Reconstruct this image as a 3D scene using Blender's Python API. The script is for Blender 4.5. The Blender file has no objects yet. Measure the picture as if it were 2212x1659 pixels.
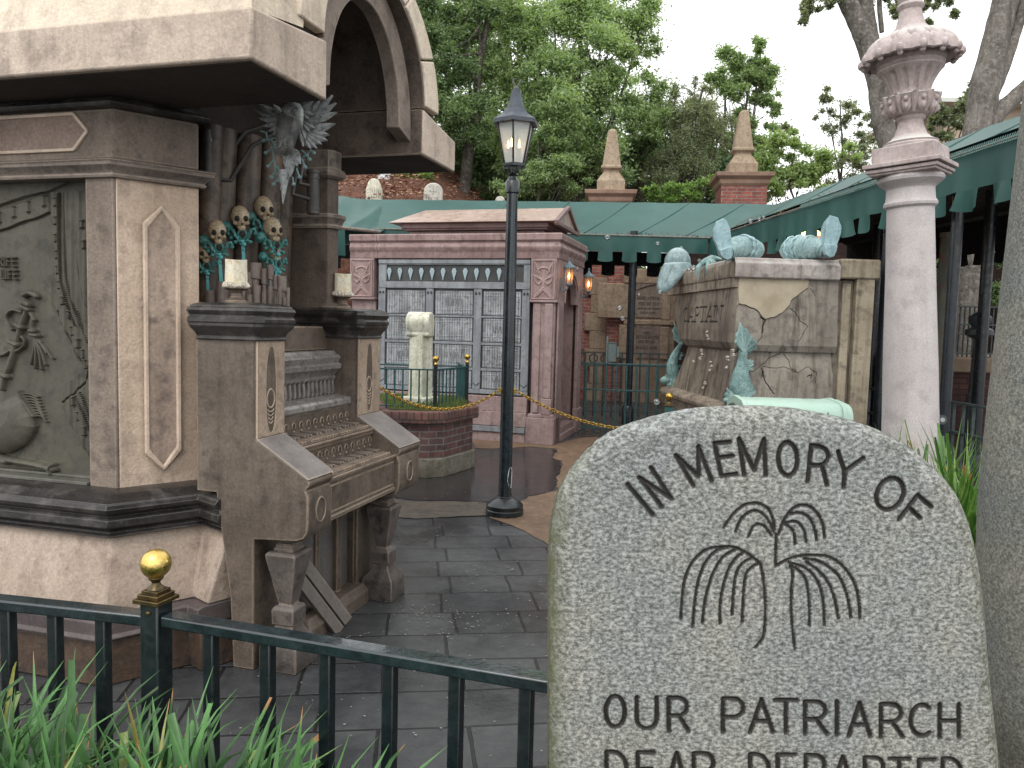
import bpy, bmesh, math, random
import numpy as np
from mathutils import Vector, Matrix
random.seed(7); RNG = np.random.default_rng(11)
S = bpy.context.scene
R = math.radians

# ---------------------------------------------------------------- camera
CF, CX, CY, CH = 1700.0, 1106.0, 829.5, 1.6          # focal length and centre in a 2212 x 1659 frame, eye height
PITCH = math.atan((CY-700.0)/CF); ROLL = 0.025
_c, _s = math.cos(ROLL), math.sin(ROLL)
FW = Vector((0, math.cos(PITCH), -math.sin(PITCH)))
_u = Vector((0, math.sin(PITCH), math.cos(PITCH))); _r = Vector((1, 0, 0))
RT = _r*_c+_u*_s; UP = -_r*_s+_u*_c
cam_data = bpy.data.cameras.new('camera'); cam = bpy.data.objects.new('camera', cam_data)
S.collection.objects.link(cam); S.camera = cam
cam_data.sensor_width = 36; cam_data.lens = 36*CF/2212; cam_data.clip_start = .05; cam_data.clip_end = 2000
_M = Matrix((RT, UP, -FW)).transposed().to_4x4(); _M.translation = Vector((0, 0, CH)); cam.matrix_world = _M

# ---------------------------------------------------------------- world, sun, exposure (overcast day)
W = bpy.data.worlds.new('World'); S.world = W; W.use_nodes = True
wn = W.node_tree; wn.nodes.clear()
sky = wn.nodes.new('ShaderNodeTexSky'); sky.sky_type = 'NISHITA'; sky.sun_disc = False
SUN_EL, SUN_AZ = 52, 200
sky.sun_elevation = R(SUN_EL); sky.sun_rotation = R(SUN_AZ); sky.air_density = 1.0; sky.dust_density = 2.0; sky.ozone_density = 1.0
hs = wn.nodes.new('ShaderNodeHueSaturation'); hs.inputs['Saturation'].default_value = .10
gm = wn.nodes.new('ShaderNodeGamma'); gm.inputs[1].default_value = .45      # cloud cover evens the dome out
bg = wn.nodes.new('ShaderNodeBackground'); bg.inputs[1].default_value = SKY_STRENGTH = .15
mu = wn.nodes.new('ShaderNodeVectorMath'); mu.operation = 'SCALE'; mu.inputs['Scale'].default_value = 3.6
wo = wn.nodes.new('ShaderNodeOutputWorld')
wn.links.new(sky.outputs[0], hs.inputs['Color']); wn.links.new(hs.outputs[0], gm.inputs[0])
wn.links.new(gm.outputs[0], mu.inputs[0]); ad = wn.nodes.new('ShaderNodeVectorMath'); ad.operation = 'ADD'; ad.inputs[1].default_value = (3.2, 3.25, 3.25)
wn.links.new(mu.outputs[0], ad.inputs[0]); wn.links.new(ad.outputs[0], bg.inputs[0]); wn.links.new(bg.outputs[0], wo.inputs[0])
sl = bpy.data.lights.new('sun', 'SUN'); sl.energy = .9; sl.angle = R(30); sl.color = (1, .97, .92)
so = bpy.data.objects.new('sun', sl); S.collection.objects.link(so)
_az = R(SUN_AZ); _el = R(SUN_EL)
_d = Vector((math.sin(_az)*math.cos(_el), math.cos(_az)*math.cos(_el), math.sin(_el)))
so.rotation_euler = _d.to_track_quat('Z', 'Y').to_euler()
S.view_settings.view_transform = 'Standard'; S.view_settings.look = 'None'
S.view_settings.exposure = 0.12; S.view_settings.gamma = 1.0
S.cycles.max_bounces = 6; S.cycles.transparent_max_bounces = 12

# ---------------------------------------------------------------- picture measurements -> real places
def ray(x, y):
    a = (x-CX)/CF; b = (CY-y)/CF
    return FW+RT*a+UP*b
def atY(x, y, Y):
    d = ray(x, y); t = Y/d.y; return Vector((d.x*t, Y, CH+d.z*t))
def atZ(x, y, z=0.0):
    d = ray(x, y); t = (z-CH)/d.z; return Vector((d.x*t, d.y*t, z))
class Fr:
    """a place's own axes: x to the right, y away from the viewer, z up"""
    def __init__(s, ox, oy, deg):
        a = R(deg); s.o = Vector((ox, oy, 0)); s.v = Vector((math.cos(a), -math.sin(a), 0)); s.u = Vector((math.sin(a), math.cos(a), 0)); s.rz = -a
    def w(s, v, u, z): p = s.o+s.v*v+s.u*u; return Vector((p.x, p.y, z))
    def l(s, P): d = Vector((P.x, P.y, 0))-s.o; return Vector((d.dot(s.v), d.dot(s.u), P.z))
    def onu(s, x, y, u=0.0):
        d = ray(x, y); t = (s.o.dot(s.u)+u)/d.dot(s.u); return s.l(Vector((d.x*t, d.y*t, CH+d.z*t)))
    def onv(s, x, y, v=0.0):
        d = ray(x, y); t = (s.o.dot(s.v)+v)/d.dot(s.v); return s.l(Vector((d.x*t, d.y*t, CH+d.z*t)))

# ---------------------------------------------------------------- mesh helpers
class MB:
    def __init__(s): s.v = []; s.f = []
    def add(s, vs, fs):
        o = len(s.v); s.v += [tuple(p) for p in vs]; s.f += [tuple(i+o for i in f) for f in fs]; return s
    def box(s, x0, y0, z0, x1, y1, z1):
        return s.add([(x0,y0,z0),(x1,y0,z0),(x1,y1,z0),(x0,y1,z0),(x0,y0,z1),(x1,y0,z1),(x1,y1,z1),(x0,y1,z1)],
                     [(0,3,2,1),(4,5,6,7),(0,1,5,4),(1,2,6,5),(2,3,7,6),(3,0,4,7)])
    def obox(s, c, sx, sy, sz, rot=None):
        m = rot or Matrix.Identity(3); c = Vector(c); P = []
        for z in (-1,1):
            for x, y in ((-1,-1),(1,-1),(1,1),(-1,1)): P.append(c+m@Vector((x*sx/2, y*sy/2, z*sz/2)))
        return s.add(P, [(0,3,2,1),(4,5,6,7),(0,1,5,4),(1,2,6,5),(2,3,7,6),(3,0,4,7)])
    def bar(s, a, b, w, h):
        a = Vector(a); b = Vector(b); d = b-a; q = d.to_track_quat('Y', 'Z').to_matrix()
        return s.obox((a+b)/2, w, d.length, h, q)
    def prism(s, pts, a0, a1, ax='z'):
        n = len(pts); f = {'z': lambda p,a:(p[0],p[1],a), 'y': lambda p,a:(p[0],a,p[1]), 'x': lambda p,a:(a,p[0],p[1])}[ax]
        vs = [f(p,a0) for p in pts]+[f(p,a1) for p in pts]
        return s.add(vs, [tuple(range(n)), tuple(range(2*n-1, n-1, -1))]+[(i,(i+1)%n,n+(i+1)%n,n+i) for i in range(n)])
    def lathe(s, prof, n=24, c=(0,0,0), ph=0.0, cap=True, rf=None):
        vs = []; fs = []
        for r, z in prof:
            for i in range(n):
                a = ph+2*math.pi*i/n; rr = r*(rf(a, z) if rf else 1)
                vs.append((c[0]+rr*math.cos(a), c[1]+rr*math.sin(a), c[2]+z))
        for k in range(len(prof)-1):
            for i in range(n): j = (i+1)%n; fs.append((k*n+i, k*n+j, (k+1)*n+j, (k+1)*n+i))
        if cap: fs.append(tuple(range(n-1,-1,-1))); fs.append(tuple(range((len(prof)-1)*n, len(prof)*n)))
        return s.add(vs, fs)
    def sq(s, prof, c=(0,0,0)):       # square section, half widths
        return s.lathe([(r*math.sqrt(2), z) for r, z in prof], 4, c, math.pi/4)
    def tube(s, pts, r, n=8, cap=True):
        pts = [Vector(p) for p in pts]; m = len(pts); rs = r if isinstance(r, (list, tuple)) else [r]*m
        vs = []; fs = []; t0 = (pts[1]-pts[0]).normalized(); ref = t0.orthogonal().normalized()
        for k, p in enumerate(pts):
            t = ((pts[min(k+1,m-1)]-pts[max(k-1,0)])).normalized()
            ref = (ref-t*ref.dot(t)); ref = ref.normalized() if ref.length > 1e-6 else t.orthogonal().normalized()
            b = t.cross(ref)
            for i in range(n):
                a = 2*math.pi*i/n; vs.append(p+(ref*math.cos(a)+b*math.sin(a))*rs[k])
        for k in range(m-1):
            for i in range(n): j = (i+1)%n; fs.append((k*n+i, k*n+j, (k+1)*n+j, (k+1)*n+i))
        if cap: fs.append(tuple(range(n-1,-1,-1))); fs.append(tuple(range((m-1)*n, m*n)))
        return s.add(vs, fs)
    def ball(s, c, rx, ry=None, rz=None, n=16, m=10, rot=None, fn=None):
        ry = ry or rx; rz = rz or rx; vs = []; fs = []; c = Vector(c)
        for k in range(m+1):
            t = math.pi*k/m
            for i in range(n):
                a = 2*math.pi*i/n; p = Vector((math.sin(t)*math.cos(a), math.sin(t)*math.sin(a), math.cos(t)))
                q = Vector((p.x*rx, p.y*ry, p.z*rz))
                if fn: q = Vector(fn(p, q))
                if rot: q = rot@q
                vs.append(c+q)
        for k in range(m):
            for i in range(n): j = (i+1)%n; fs.append((k*n+i, (k+1)*n+i, (k+1)*n+j, k*n+j))
        return s.add(vs, fs)
    def sweep(s, plan, prof, closed=False, endcaps=True):
        """mouldings: prof = [(outward offset, z)] carried along a plan line; outward is to the right of travel"""
        P = [Vector((p[0], p[1])) for p in plan]; n = len(P); m = len(prof); vs = []
        for i in range(n):
            if closed: a, b = P[i-1], P[(i+1)%n]
            else: a, b = (P[i-1] if i else None), (P[i+1] if i < n-1 else None)
            ns = []
            if a is not None: d = (P[i]-a).normalized(); ns.append(Vector((d.y, -d.x)))
            if b is not None: d = (b-P[i]).normalized(); ns.append(Vector((d.y, -d.x)))
            nn = sum(ns, Vector((0,0))).normalized(); k = 1/max(.3, nn.dot(ns[0]))
            for o, z in prof: q = P[i]+nn*(o*k); vs.append((q.x, q.y, z))
        fs = []
        for i in range(n if closed else n-1):
            j = (i+1)%n
            for t in range(m-1): fs.append((i*m+t, j*m+t, j*m+t+1, i*m+t+1))
        if not closed and endcaps: fs.append(tuple(range(m-1,-1,-1))); fs.append(tuple(range((n-1)*m, n*m)))
        return s.add(vs, fs)

def finish(me, mat, smooth=True, ang=35, recalc=True):
    if recalc:
        b = bmesh.new(); b.from_mesh(me); bmesh.ops.recalc_face_normals(b, faces=b.faces); b.to_mesh(me); b.free()
    if mat: me.materials.append(mat)
    if smooth:
        me.polygons.foreach_set('use_smooth', [True]*len(me.polygons)); me.set_sharp_from_angle(angle=R(ang))
def link(o, parent=None, label=None, cat=None, group=None, kind=None, loc=None, rz=None):
    S.collection.objects.link(o)
    if parent: o.parent = parent
    if label: o['label'] = label
    if cat: o['category'] = cat
    if group: o['group'] = group
    if kind: o['kind'] = kind
    if loc is not None: o.location = loc
    if rz is not None: o.rotation_euler = (0, 0, rz)
    return o
def build(mb, name, mat, parent=None, bevel=0, seg=2, smooth=True, ang=35, **k):
    me = bpy.data.meshes.new(name); me.from_pydata(mb.v, [], mb.f); finish(me, mat, smooth, ang)
    o = bpy.data.objects.new(name, me); link(o, parent, **k)
    if bevel:
        m = o.modifiers.new('bevel', 'BEVEL'); m.width = bevel; m.segments = seg; m.limit_method = 'ANGLE'; m.angle_limit = R(30); m.harden_normals = False
    return o
def empty(name, label, cat, loc=(0,0,0), rz=0, group=None, kind=None):
    return link(bpy.data.objects.new(name, None), None, label, cat, group, kind, loc, rz)
def npmesh(name, V, F, mat, parent=None, smooth=False, attrs=None, **k):
    """V (n,3), F (m,4) or (m,3) numpy arrays"""
    me = bpy.data.meshes.new(name); q = F.shape[1]
    me.vertices.add(len(V)); me.vertices.foreach_set('co', np.ascontiguousarray(V, dtype=np.float32).ravel())
    me.loops.add(F.size); me.loops.foreach_set('vertex_index', np.ascontiguousarray(F, dtype=np.int32).ravel())
    me.polygons.add(len(F)); me.polygons.foreach_set('loop_start', np.arange(0, F.size, q, dtype=np.int32))
    if smooth: me.polygons.foreach_set('use_smooth', np.ones(len(F), dtype=bool))
    me.update(calc_edges=True); me.validate()
    for an, av in (attrs or {}).items():
        a = me.attributes.new(an, 'FLOAT', 'POINT'); a.data.foreach_set('value', av.astype(np.float32).ravel())
    me.materials.append(mat); o = bpy.data.objects.new(name, me); return link(o, parent, **k)
def gridmesh(name, X, Y, Z, mat, parent=None, attrs=None, flip=False, **k):
    nz, nx = X.shape; V = np.stack([X, Y, Z], -1).reshape(-1, 3)
    i = np.arange(nz-1)[:, None]*nx+np.arange(nx-1)[None]; i = i.ravel()
    F = np.stack([i, i+1, i+nx+1, i+nx], -1)
    if flip: F = F[:, ::-1]
    return npmesh(name, V, F, mat, parent, True, attrs, **k)
def sdist(X, Z, polys, maxd):
    """distance from every grid point to the nearest of many polylines; polys: list of [(x,z),...] or ((..),w)"""
    D = np.full(X.shape, float(maxd))
    zr = Z.mean(axis=1); asc = zr[-1] > zr[0]
    for P in polys:
        for (ax, az), (bx, bz) in zip(P[:-1], P[1:]):
            lo, hi = min(az, bz)-maxd, max(az, bz)+maxd
            rows = np.nonzero((zr >= lo) & (zr <= hi))[0]
            if not len(rows): continue
            r0, r1 = rows[0], rows[-1]+1; x = X[r0:r1]; z = Z[r0:r1]
            xr = x.mean(axis=0); cols = np.nonzero((xr >= min(ax, bx)-maxd*3) & (xr <= max(ax, bx)+maxd*3))[0]
            if not len(cols): continue
            c0, c1 = max(0, cols[0]-20), cols[-1]+20; x = x[:, c0:c1]; z = z[:, c0:c1]
            dx, dz = bx-ax, bz-az; L = dx*dx+dz*dz+1e-12
            t = np.clip(((x-ax)*dx+(z-az)*dz)/L, 0, 1); d = np.hypot(x-ax-t*dx, z-az-t*dz)
            D[r0:r1, c0:c1] = np.minimum(D[r0:r1, c0:c1], d)
    return D
def inpoly(X, Z, P):
    ins = np.zeros(X.shape, bool); n = len(P)
    for i in range(n):
        x1, z1 = P[i]; x2, z2 = P[(i+1)%n]
        if z1 == z2: continue
        c = ((z1 > Z) != (z2 > Z)) & (X < (x2-x1)*(Z-z1)/(z2-z1)+x1); ins ^= c
    return ins
def arc(cx, cy, rx, ry, a0, a1, n=10): return [(cx+rx*math.cos(R(a0+(a1-a0)*i/n)), cy+ry*math.sin(R(a0+(a1-a0)*i/n))) for i in range(n+1)]
FONT = {
 'A': (.72, [[(0,0),(.36,1),(.72,0)], [(.13,.34),(.59,.34)]]),
 'B': (.6, [[(0,0),(0,1),(.3,1)]+arc(.3,.76,.25,.24,90,-90,8)+[(0,.52),(.3,.52)]+arc(.3,.26,.3,.26,90,-90,8)+[(0,0)]]),
 'C': (.7, [arc(.38,.5,.38,.5,52,308,18)]),
 'D': (.65, [[(0,0),(0,1),(.2,1)]+arc(.2,.5,.45,.5,90,-90,12)+[(0,0)]]),
 'E': (.55, [[(.55,1),(0,1),(0,0),(.55,0)], [(0,.52),(.48,.52)]]),
 'F': (.52, [[(.52,1),(0,1),(0,0)], [(0,.52),(.44,.52)]]),
 'G': (.72, [arc(.38,.5,.38,.5,50,330,16)+[(.7,.44),(.42,.44)]]),
 'H': (.62, [[(0,0),(0,1)], [(.62,0),(.62,1)], [(0,.5),(.62,.5)]]),
 'I': (0.02, [[(.01,0),(.01,1)]]),
 'L': (.5, [[(0,1),(0,0),(.5,0)]]),
 'M': (.75, [[(0,0),(0,1),(.375,.2),(.75,1),(.75,0)]]),
 'N': (.62, [[(0,0),(0,1),(.62,0),(.62,1)]]),
 'O': (.72, [arc(.36,.5,.36,.5,0,360,24)]),
 'P': (.55, [[(0,0),(0,1),(.28,1)]+arc(.28,.72,.27,.28,90,-90,10)+[(0,.44)]]),
 'R': (.6, [[(0,0),(0,1),(.28,1)]+arc(.28,.73,.27,.27,90,-90,10)+[(0,.46)], [(.3,.46),(.6,0)]]),
 'S': (.55, [arc(.28,.75,.25,.25,30,230,8)+arc(.27,.26,.27,.26,70,-150,10)]),
 'T': (.65, [[(0,1),(.65,1)], [(.325,1),(.325,0)]]),
 'U': (.62, [[(0,1),(0,.3)]+arc(.31,.31,.31,.31,180,360,10)+[(.62,1)]]),
 'W': (.95, [[(0,1),(.24,0),(.475,.9),(.71,0),(.95,1)]]),
 'Y': (.65, [[(0,1),(.325,.5),(.65,1)], [(.325,.5),(.325,0)]]),
 'V': (.65, [[(0,1),(.325,0),(.65,1)]]),
 "'": (.02, [[(.01,1),(.01,.8)]]), ' ': (.35, []),
}
def text_strokes(t, x, z, h, gap=.22, centre=False, curve=0.0, wid=1.0):
    w = sum(FONT[c][0]*wid for c in t)+gap*(len(t)-1); x0 = x-(w*h/2 if centre else 0); out = []; xm = x0+w*h/2
    for c in t:
        for P in FONT[c][1]:
            Q = []
            for a, b in P:
                xx = x0+a*h*wid; Q.append((xx, z+b*h-curve*(xx-xm)**2))
            out.append(Q)
        x0 += (FONT[c][0]*wid+gap)*h
    return out

# ---------------------------------------------------------------- materials
def newmat(name):
    m = bpy.data.materials.new(name); m.use_nodes = True; nt = m.node_tree; b = nt.nodes['Principled BSDF']; return m, nt, b
def nd(nt, t, **k):
    n = nt.nodes.new('ShaderNode'+t)
    for a, v in k.items():
        if a in n.inputs: n.inputs[a].default_value = v
        else: setattr(n, a, v)
    return n
def noise(nt, co, scale, detail=4, rough=.55, mapscale=None):
    if mapscale:
        mp = nd(nt, 'Mapping'); mp.inputs['Scale'].default_value = mapscale; nt.links.new(co, mp.inputs[0]); co = mp.outputs[0]
    n = nd(nt, 'TexNoise', Scale=scale, Detail=detail, Roughness=rough); nt.links.new(co, n.inputs['Vector']); return n.outputs['Fac']
def ramp(nt, fac, stops):
    r = nd(nt, 'ValToRGB'); e = r.color_ramp.elements
    while len(e) < len(stops): e.new(.5)
    for i, (p, c) in enumerate(stops): e[i].position = p; e[i].color = (*c, 1) if len(c) == 3 else c
    nt.links.new(fac, r.inputs[0]); return r.outputs[0]
def mix(nt, a, b, fac, mode='MIX'):
    m = nd(nt, 'Mix', data_type='RGBA', blend_type=mode)
    for s, v in ((0, fac), (6, a), (7, b)):
        if hasattr(v, 'is_linked') or isinstance(v, bpy.types.NodeSocket): nt.links.new(v, m.inputs[s])
        else: m.inputs[s].default_value = v if s == 0 else (*v, 1)
    return m.outputs[2]
def math_(nt, op, a, b=0.0):
    m = nd(nt, 'Math', operation=op)
    for i, v in ((0, a), (1, b)):
        if isinstance(v, bpy.types.NodeSocket): nt.links.new(v, m.inputs[i])
        else: m.inputs[i].default_value = v
    return m.outputs[0]
def bump(nt, b, hts, dist=.01, strength=.5):
    prev = None
    for h, st, ds in hts:
        n = nd(nt, 'Bump', Strength=st, Distance=ds); nt.links.new(h, n.inputs['Height'])
        if prev: nt.links.new(prev, n.inputs['Normal'])
        prev = n.outputs[0]
    nt.links.new(prev, b.inputs['Normal'])
_mc = {}
def stone(name, c1, c2, c3=None, sc=2.5, rough=.85, rough2=None, streak=0.0, grain=.25, bmp=.6, edge=None, dirt=None, top=None, spec=.4, fine=70):
    """painted, weathered stone; edge = worn arrises, dirt = colour lying in carved grooves, top = colour of upward faces"""
    if name in _mc: return _mc[name]
    m, nt, b = newmat(name); tc = nd(nt, 'TexCoord'); co = tc.outputs['Object']
    n1 = noise(nt, co, sc, 6, .6); n2 = noise(nt, co, sc*5, 5, .6); n3 = noise(nt, co, fine, 4, .6)
    col = ramp(nt, n1, [(.38, c1), (.62, c2)])
    if c3: col = mix(nt, col, c3, ramp(nt, n2, [(.5, (0,0,0)), (.68, (1,1,1))]))
    if streak:
        s1 = noise(nt, co, 1.0, 4, .6, (14, 14, .9)); col = mix(nt, col, (.25, .22, .19), ramp(nt, s1, [(.5, (0,0,0)), (.7, (streak,)*3)]), 'MULTIPLY')
    g = ramp(nt, n3, [(.3, (1-grain,)*3), (.7, (1+grain*.3,)*3)]); col = mix(nt, col, g, 1.0, 'MULTIPLY')
    if edge:
        bv = nd(nt, 'Bevel', Radius=.012, samples=3); ge = nd(nt, 'NewGeometry')
        dp = nd(nt, 'VectorMath', operation='DOT_PRODUCT'); nt.links.new(bv.outputs[0], dp.inputs[0]); nt.links.new(ge.outputs['Normal'], dp.inputs[1])
        e = ramp(nt, math_(nt, 'SUBTRACT', 1.0, dp.outputs['Value']), [(.015, (0,0,0)), (.12, (1,1,1))])
        e2 = mix(nt, e, ramp(nt, n2, [(.30, (0,0,0)), (.52, (1,1,1))]), 1.0, 'MULTIPLY')
        col = mix(nt, col, edge, e2)
    if dirt:
        at = nd(nt, 'Attribute', attribute_name='dirt'); col = mix(nt, col, dirt, at.outputs['Fac'])
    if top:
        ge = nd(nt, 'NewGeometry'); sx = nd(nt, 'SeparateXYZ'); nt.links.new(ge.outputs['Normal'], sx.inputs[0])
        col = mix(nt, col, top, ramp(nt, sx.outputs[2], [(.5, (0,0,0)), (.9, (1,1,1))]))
    nt.links.new(col, b.inputs['Base Color'])
    if rough2 is not None: nt.links.new(ramp(nt, n2, [(.35, (rough2,)*3), (.65, (rough,)*3)]), b.inputs['Roughness'])
    else: b.inputs['Roughness'].default_value = rough
    b.inputs['Specular IOR Level'].default_value = spec
    bump(nt, b, [(noise(nt, co, 9, 5, .6), bmp*.5, .02), (noise(nt, co, 38, 4, .65), bmp*.75, .006), (n3, bmp*.6, .003)])
    _mc[name] = m; return m
def paint(name, c, c2=None, rough=.4, metal=0.0, sc=12, bmp=.15, spec=.5, coat=0.0):
    if name in _mc: return _mc[name]
    m, nt, b = newmat(name); tc = nd(nt, 'TexCoord'); co = tc.outputs['Object']
    n = noise(nt, co, sc, 5, .6); nt.links.new(ramp(nt, n, [(.35, c), (.7, c2 or c)]), b.inputs['Base Color'])
    nt.links.new(ramp(nt, noise(nt, co, sc*2.3, 4, .6), [(.35, (rough*.65,)*3), (.65, (min(1, rough*1.25),)*3)]), b.inputs['Roughness'])
    b.inputs['Metallic'].default_value = metal; b.inputs['Specular IOR Level'].default_value = spec; b.inputs['Coat Weight'].default_value = coat
    bump(nt, b, [(noise(nt, co, 60, 3, .6), bmp, .002)]); _mc[name] = m; return m
def brickmat(name, c1, c2, mortar, bw=.21, bh=.072, ms=.008, rough=.8, wet=.0, kx=1.0, ky=1.0, sc=1.0):
    if name in _mc: return _mc[name]
    m, nt, b = newmat(name); tc = nd(nt, 'TexCoord'); sx = nd(nt, 'SeparateXYZ'); nt.links.new(tc.outputs['Object'], sx.inputs[0])
    h = math_(nt, 'ADD', math_(nt, 'MULTIPLY', sx.outputs[0], kx), math_(nt, 'MULTIPLY', sx.outputs[1], ky))
    cx = nd(nt, 'CombineXYZ'); nt.links.new(h, cx.inputs[0]); nt.links.new(sx.outputs[2], cx.inputs[1])
    br = nd(nt, 'TexBrick'); nt.links.new(cx.outputs[0], br.inputs['Vector'])
    br.inputs['Scale'].default_value = 1; br.inputs['Brick Width'].default_value = bw; br.inputs['Row Height'].default_value = bh; br.inputs['Mortar Size'].default_value = ms
    br.inputs['Mortar Smooth'].default_value = .2; br.inputs['Color1'].default_value = (*c1, 1); br.inputs['Color2'].default_value = (*c2, 1); br.inputs['Mortar'].default_value = (*mortar, 1)
    n = noise(nt, tc.outputs['Object'], 9, 5, .6); col = mix(nt, br.outputs['Color'], ramp(nt, n, [(.3, (.6,.6,.62)), (.7, (1.15,1.12,1.1))]), 1.0, 'MULTIPLY')
    nt.links.new(col, b.inputs['Base Color']); b.inputs['Roughness'].default_value = rough; b.inputs['Specular IOR Level'].default_value = .3+wet
    bump(nt, b, [(math_(nt, 'SUBTRACT', 1.0, br.outputs['Fac']), .8, .01), (noise(nt, tc.outputs['Object'], 60, 4, .6), .4, .004)]); _mc[name] = m; return m
def leafmat(name, dark, light, trans=.35, rough=.45):
    if name in _mc: return _mc[name]
    m, nt, b = newmat(name); ge = nd(nt, 'NewGeometry'); tc = nd(nt, 'TexCoord')
    n = noise(nt, tc.outputs['Object'], .9, 3, .5); f = math_(nt, 'ADD', math_(nt, 'MULTIPLY', ge.outputs['Random Per Island'], .55), math_(nt, 'MULTIPLY', n, .55))
    col = ramp(nt, f, [(.25, dark), (.8, light)]); nt.links.new(col, b.inputs['Base Color']); b.inputs['Roughness'].default_value = rough
    b.inputs['Specular IOR Level'].default_value = .35
    tr = nd(nt, 'BsdfTranslucent'); nt.links.new(mix(nt, col, (1.3, 1.35, .6), 1.0, 'MULTIPLY'), tr.inputs[0])
    ms = nd(nt, 'MixShader'); ms.inputs[0].default_value = trans
    nt.links.new(b.outputs[0], ms.inputs[1]); nt.links.new(tr.outputs[0], ms.inputs[2]); nt.links.new(ms.outputs[0], nt.nodes['Material Output'].inputs[0]); _mc[name] = m; return m
def glowmat(name, c, st):
    m, nt, b = newmat(name); b.inputs['Base Color'].default_value = (*c, 1); b.inputs['Emission Color'].default_value = (*c, 1); b.inputs['Emission Strength'].default_value = st; return m
def glassmat(name, c=(1,1,1), a=.25, rough=.15):
    m, nt, b = newmat(name); b.inputs['Base Color'].default_value = (*c, 1); b.inputs['Roughness'].default_value = rough
    t = nd(nt, 'BsdfTransparent'); ms = nd(nt, 'MixShader'); ms.inputs[0].default_value = a
    nt.links.new(t.outputs[0], ms.inputs[1]); nt.links.new(b.outputs[0], ms.inputs[2]); nt.links.new(ms.outputs[0], nt.nodes['Material Output'].inputs[0]); return m
IRON = paint('black_iron', (.006,.010,.012), (.014,.022,.024), .38, 0, 20, .25, .5, .3)
GOLD = paint('brass', (.55,.36,.08), (.42,.26,.06), .28, 1.0, 30, .1)
# ================================================================ GROUND
def pavemat():
    m, nt, b = newmat('wet_stamped_paving'); tc = nd(nt, 'TexCoord'); co = tc.outputs['Object']
    mp = nd(nt, 'Mapping'); mp.inputs['Rotation'].default_value = (0, 0, R(-7.2)); mp.inputs['Location'].default_value = (.1, .07, 0); nt.links.new(co, mp.inputs[0])
    wob = noise(nt, co, 2.2, 3, .6); wv = nd(nt, 'VectorMath', operation='MULTIPLY_ADD'); cw = nd(nt, 'CombineXYZ'); nt.links.new(wob, cw.inputs[0]); nt.links.new(wob, cw.inputs[1])
    nt.links.new(cw.outputs[0], wv.inputs[0]); wv.inputs[1].default_value = (.03, .03, 0); nt.links.new(mp.outputs[0], wv.inputs[2])
    br = nd(nt, 'TexBrick'); nt.links.new(wv.outputs[0], br.inputs['Vector']); br.offset = .45; br.squash = 1.5; br.squash_frequency = 2
    br.inputs['Scale'].default_value = 1; br.inputs['Brick Width'].default_value = .36; br.inputs['Row Height'].default_value = .31; br.inputs['Mortar Size'].default_value = .0085; br.inputs['Mortar Smooth'].default_value = .3
    br.inputs['Color1'].default_value = (.050,.053,.056,1); br.inputs['Color2'].default_value = (.064,.068,.072,1); br.inputs['Mortar'].default_value = (.016,.016,.017,1)
    n1 = noise(nt, co, 1.3, 5, .6); n2 = noise(nt, co, 14, 5, .65); n3 = noise(nt, co, 90, 3, .6)
    col = mix(nt, br.outputs['Color'], ramp(nt, n1, [(.35, (.62,.62,.64)), (.65, (1.25,1.22,1.18))]), 1.0, 'MULTIPLY')
    col = mix(nt, col, ramp(nt, n2, [(.35, (.8,.8,.82)), (.65, (1.15,1.14,1.12))]), 1.0, 'MULTIPLY')
    col = mix(nt, col, (.5,.5,.48), ramp(nt, noise(nt, co, 130, 2, .5), [(.755, (0,0,0)), (.78, (.8,.8,.8))]))
    nt.links.new(col, b.inputs['Base Color'])
    nt.links.new(ramp(nt, n1, [(.40, (.20,)*3), (.60, (.46,)*3)]), b.inputs['Roughness']); b.inputs['Specular IOR Level'].default_value = .45
    bump(nt, b, [(math_(nt, 'SUBTRACT', 1.0, br.outputs['Fac']), .6, .008), (n2, .25, .01), (n3, .22, .003)])
    return m
g = MB(); g.add([(-60,-20,0),(60,-20,0),(60,90,0),(-60,90,0)], [(0,1,2,3)])
build(g, 'pavement', pavemat(), kind='structure', label='dark wet stamped stone paving of the walkway')
def sheet(name, pts, z, mat, label):
    mb = MB(); P = [atZ(x, y, 0) for x, y in pts]; Q = []
    for i in range(len(P)):
        a, b_ = P[i], P[(i+1)%len(P)]
        n = max(1, int((b_-a).length/.09))
        for k in range(n):
            p = a.lerp(b_, k/n); j = .018 if (b_-a).length < 2 else 0; Q.append((p.x+random.uniform(-j,j), p.y+random.uniform(-j,j), z))
    mb.add(Q, [tuple(range(len(Q)))]); return build(mb, name, mat, kind='structure', label=label)
tan = stone('tan_concrete', (.21,.135,.085), (.15,.10,.066), (.25,.16,.10), 2.2, .75, .45, bmp=.25, grain=.3)
tan2 = stone('brown_grit', (.105,.086,.066), (.075,.064,.05), (.12,.1,.075), 3, .6, .35, bmp=.3, grain=.35)
wetm = paint('puddle', (.026,.024,.024), (.036,.033,.033), .20, 0, 2, .12, .32)
def pts8(L): return [((1450+x/2.212)*.5486, (1550+y/2.212)*.5486) for x, y in L]
sheet('tan_path', pts8([(905,395),(1150,408),(1380,425),(1600,450),(1840,385),(2120,380),(2260,300),(2400,400),(2300,700),(2100,1000),(2100,1650),(1900,1480),(1580,1325),(1430,1235),(1240,1150),(1060,1085),(1100,960),(1340,940),(1400,900),(1640,850),(1650,780),(1640,740),(1690,660),(1690,590),(1600,560),(1650,510),(1640,480),(1400,462),(1200,478),(1000,480),(930,478)]), .004, tan, 'tan concrete patch of ground curving round the lamp post')
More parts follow.
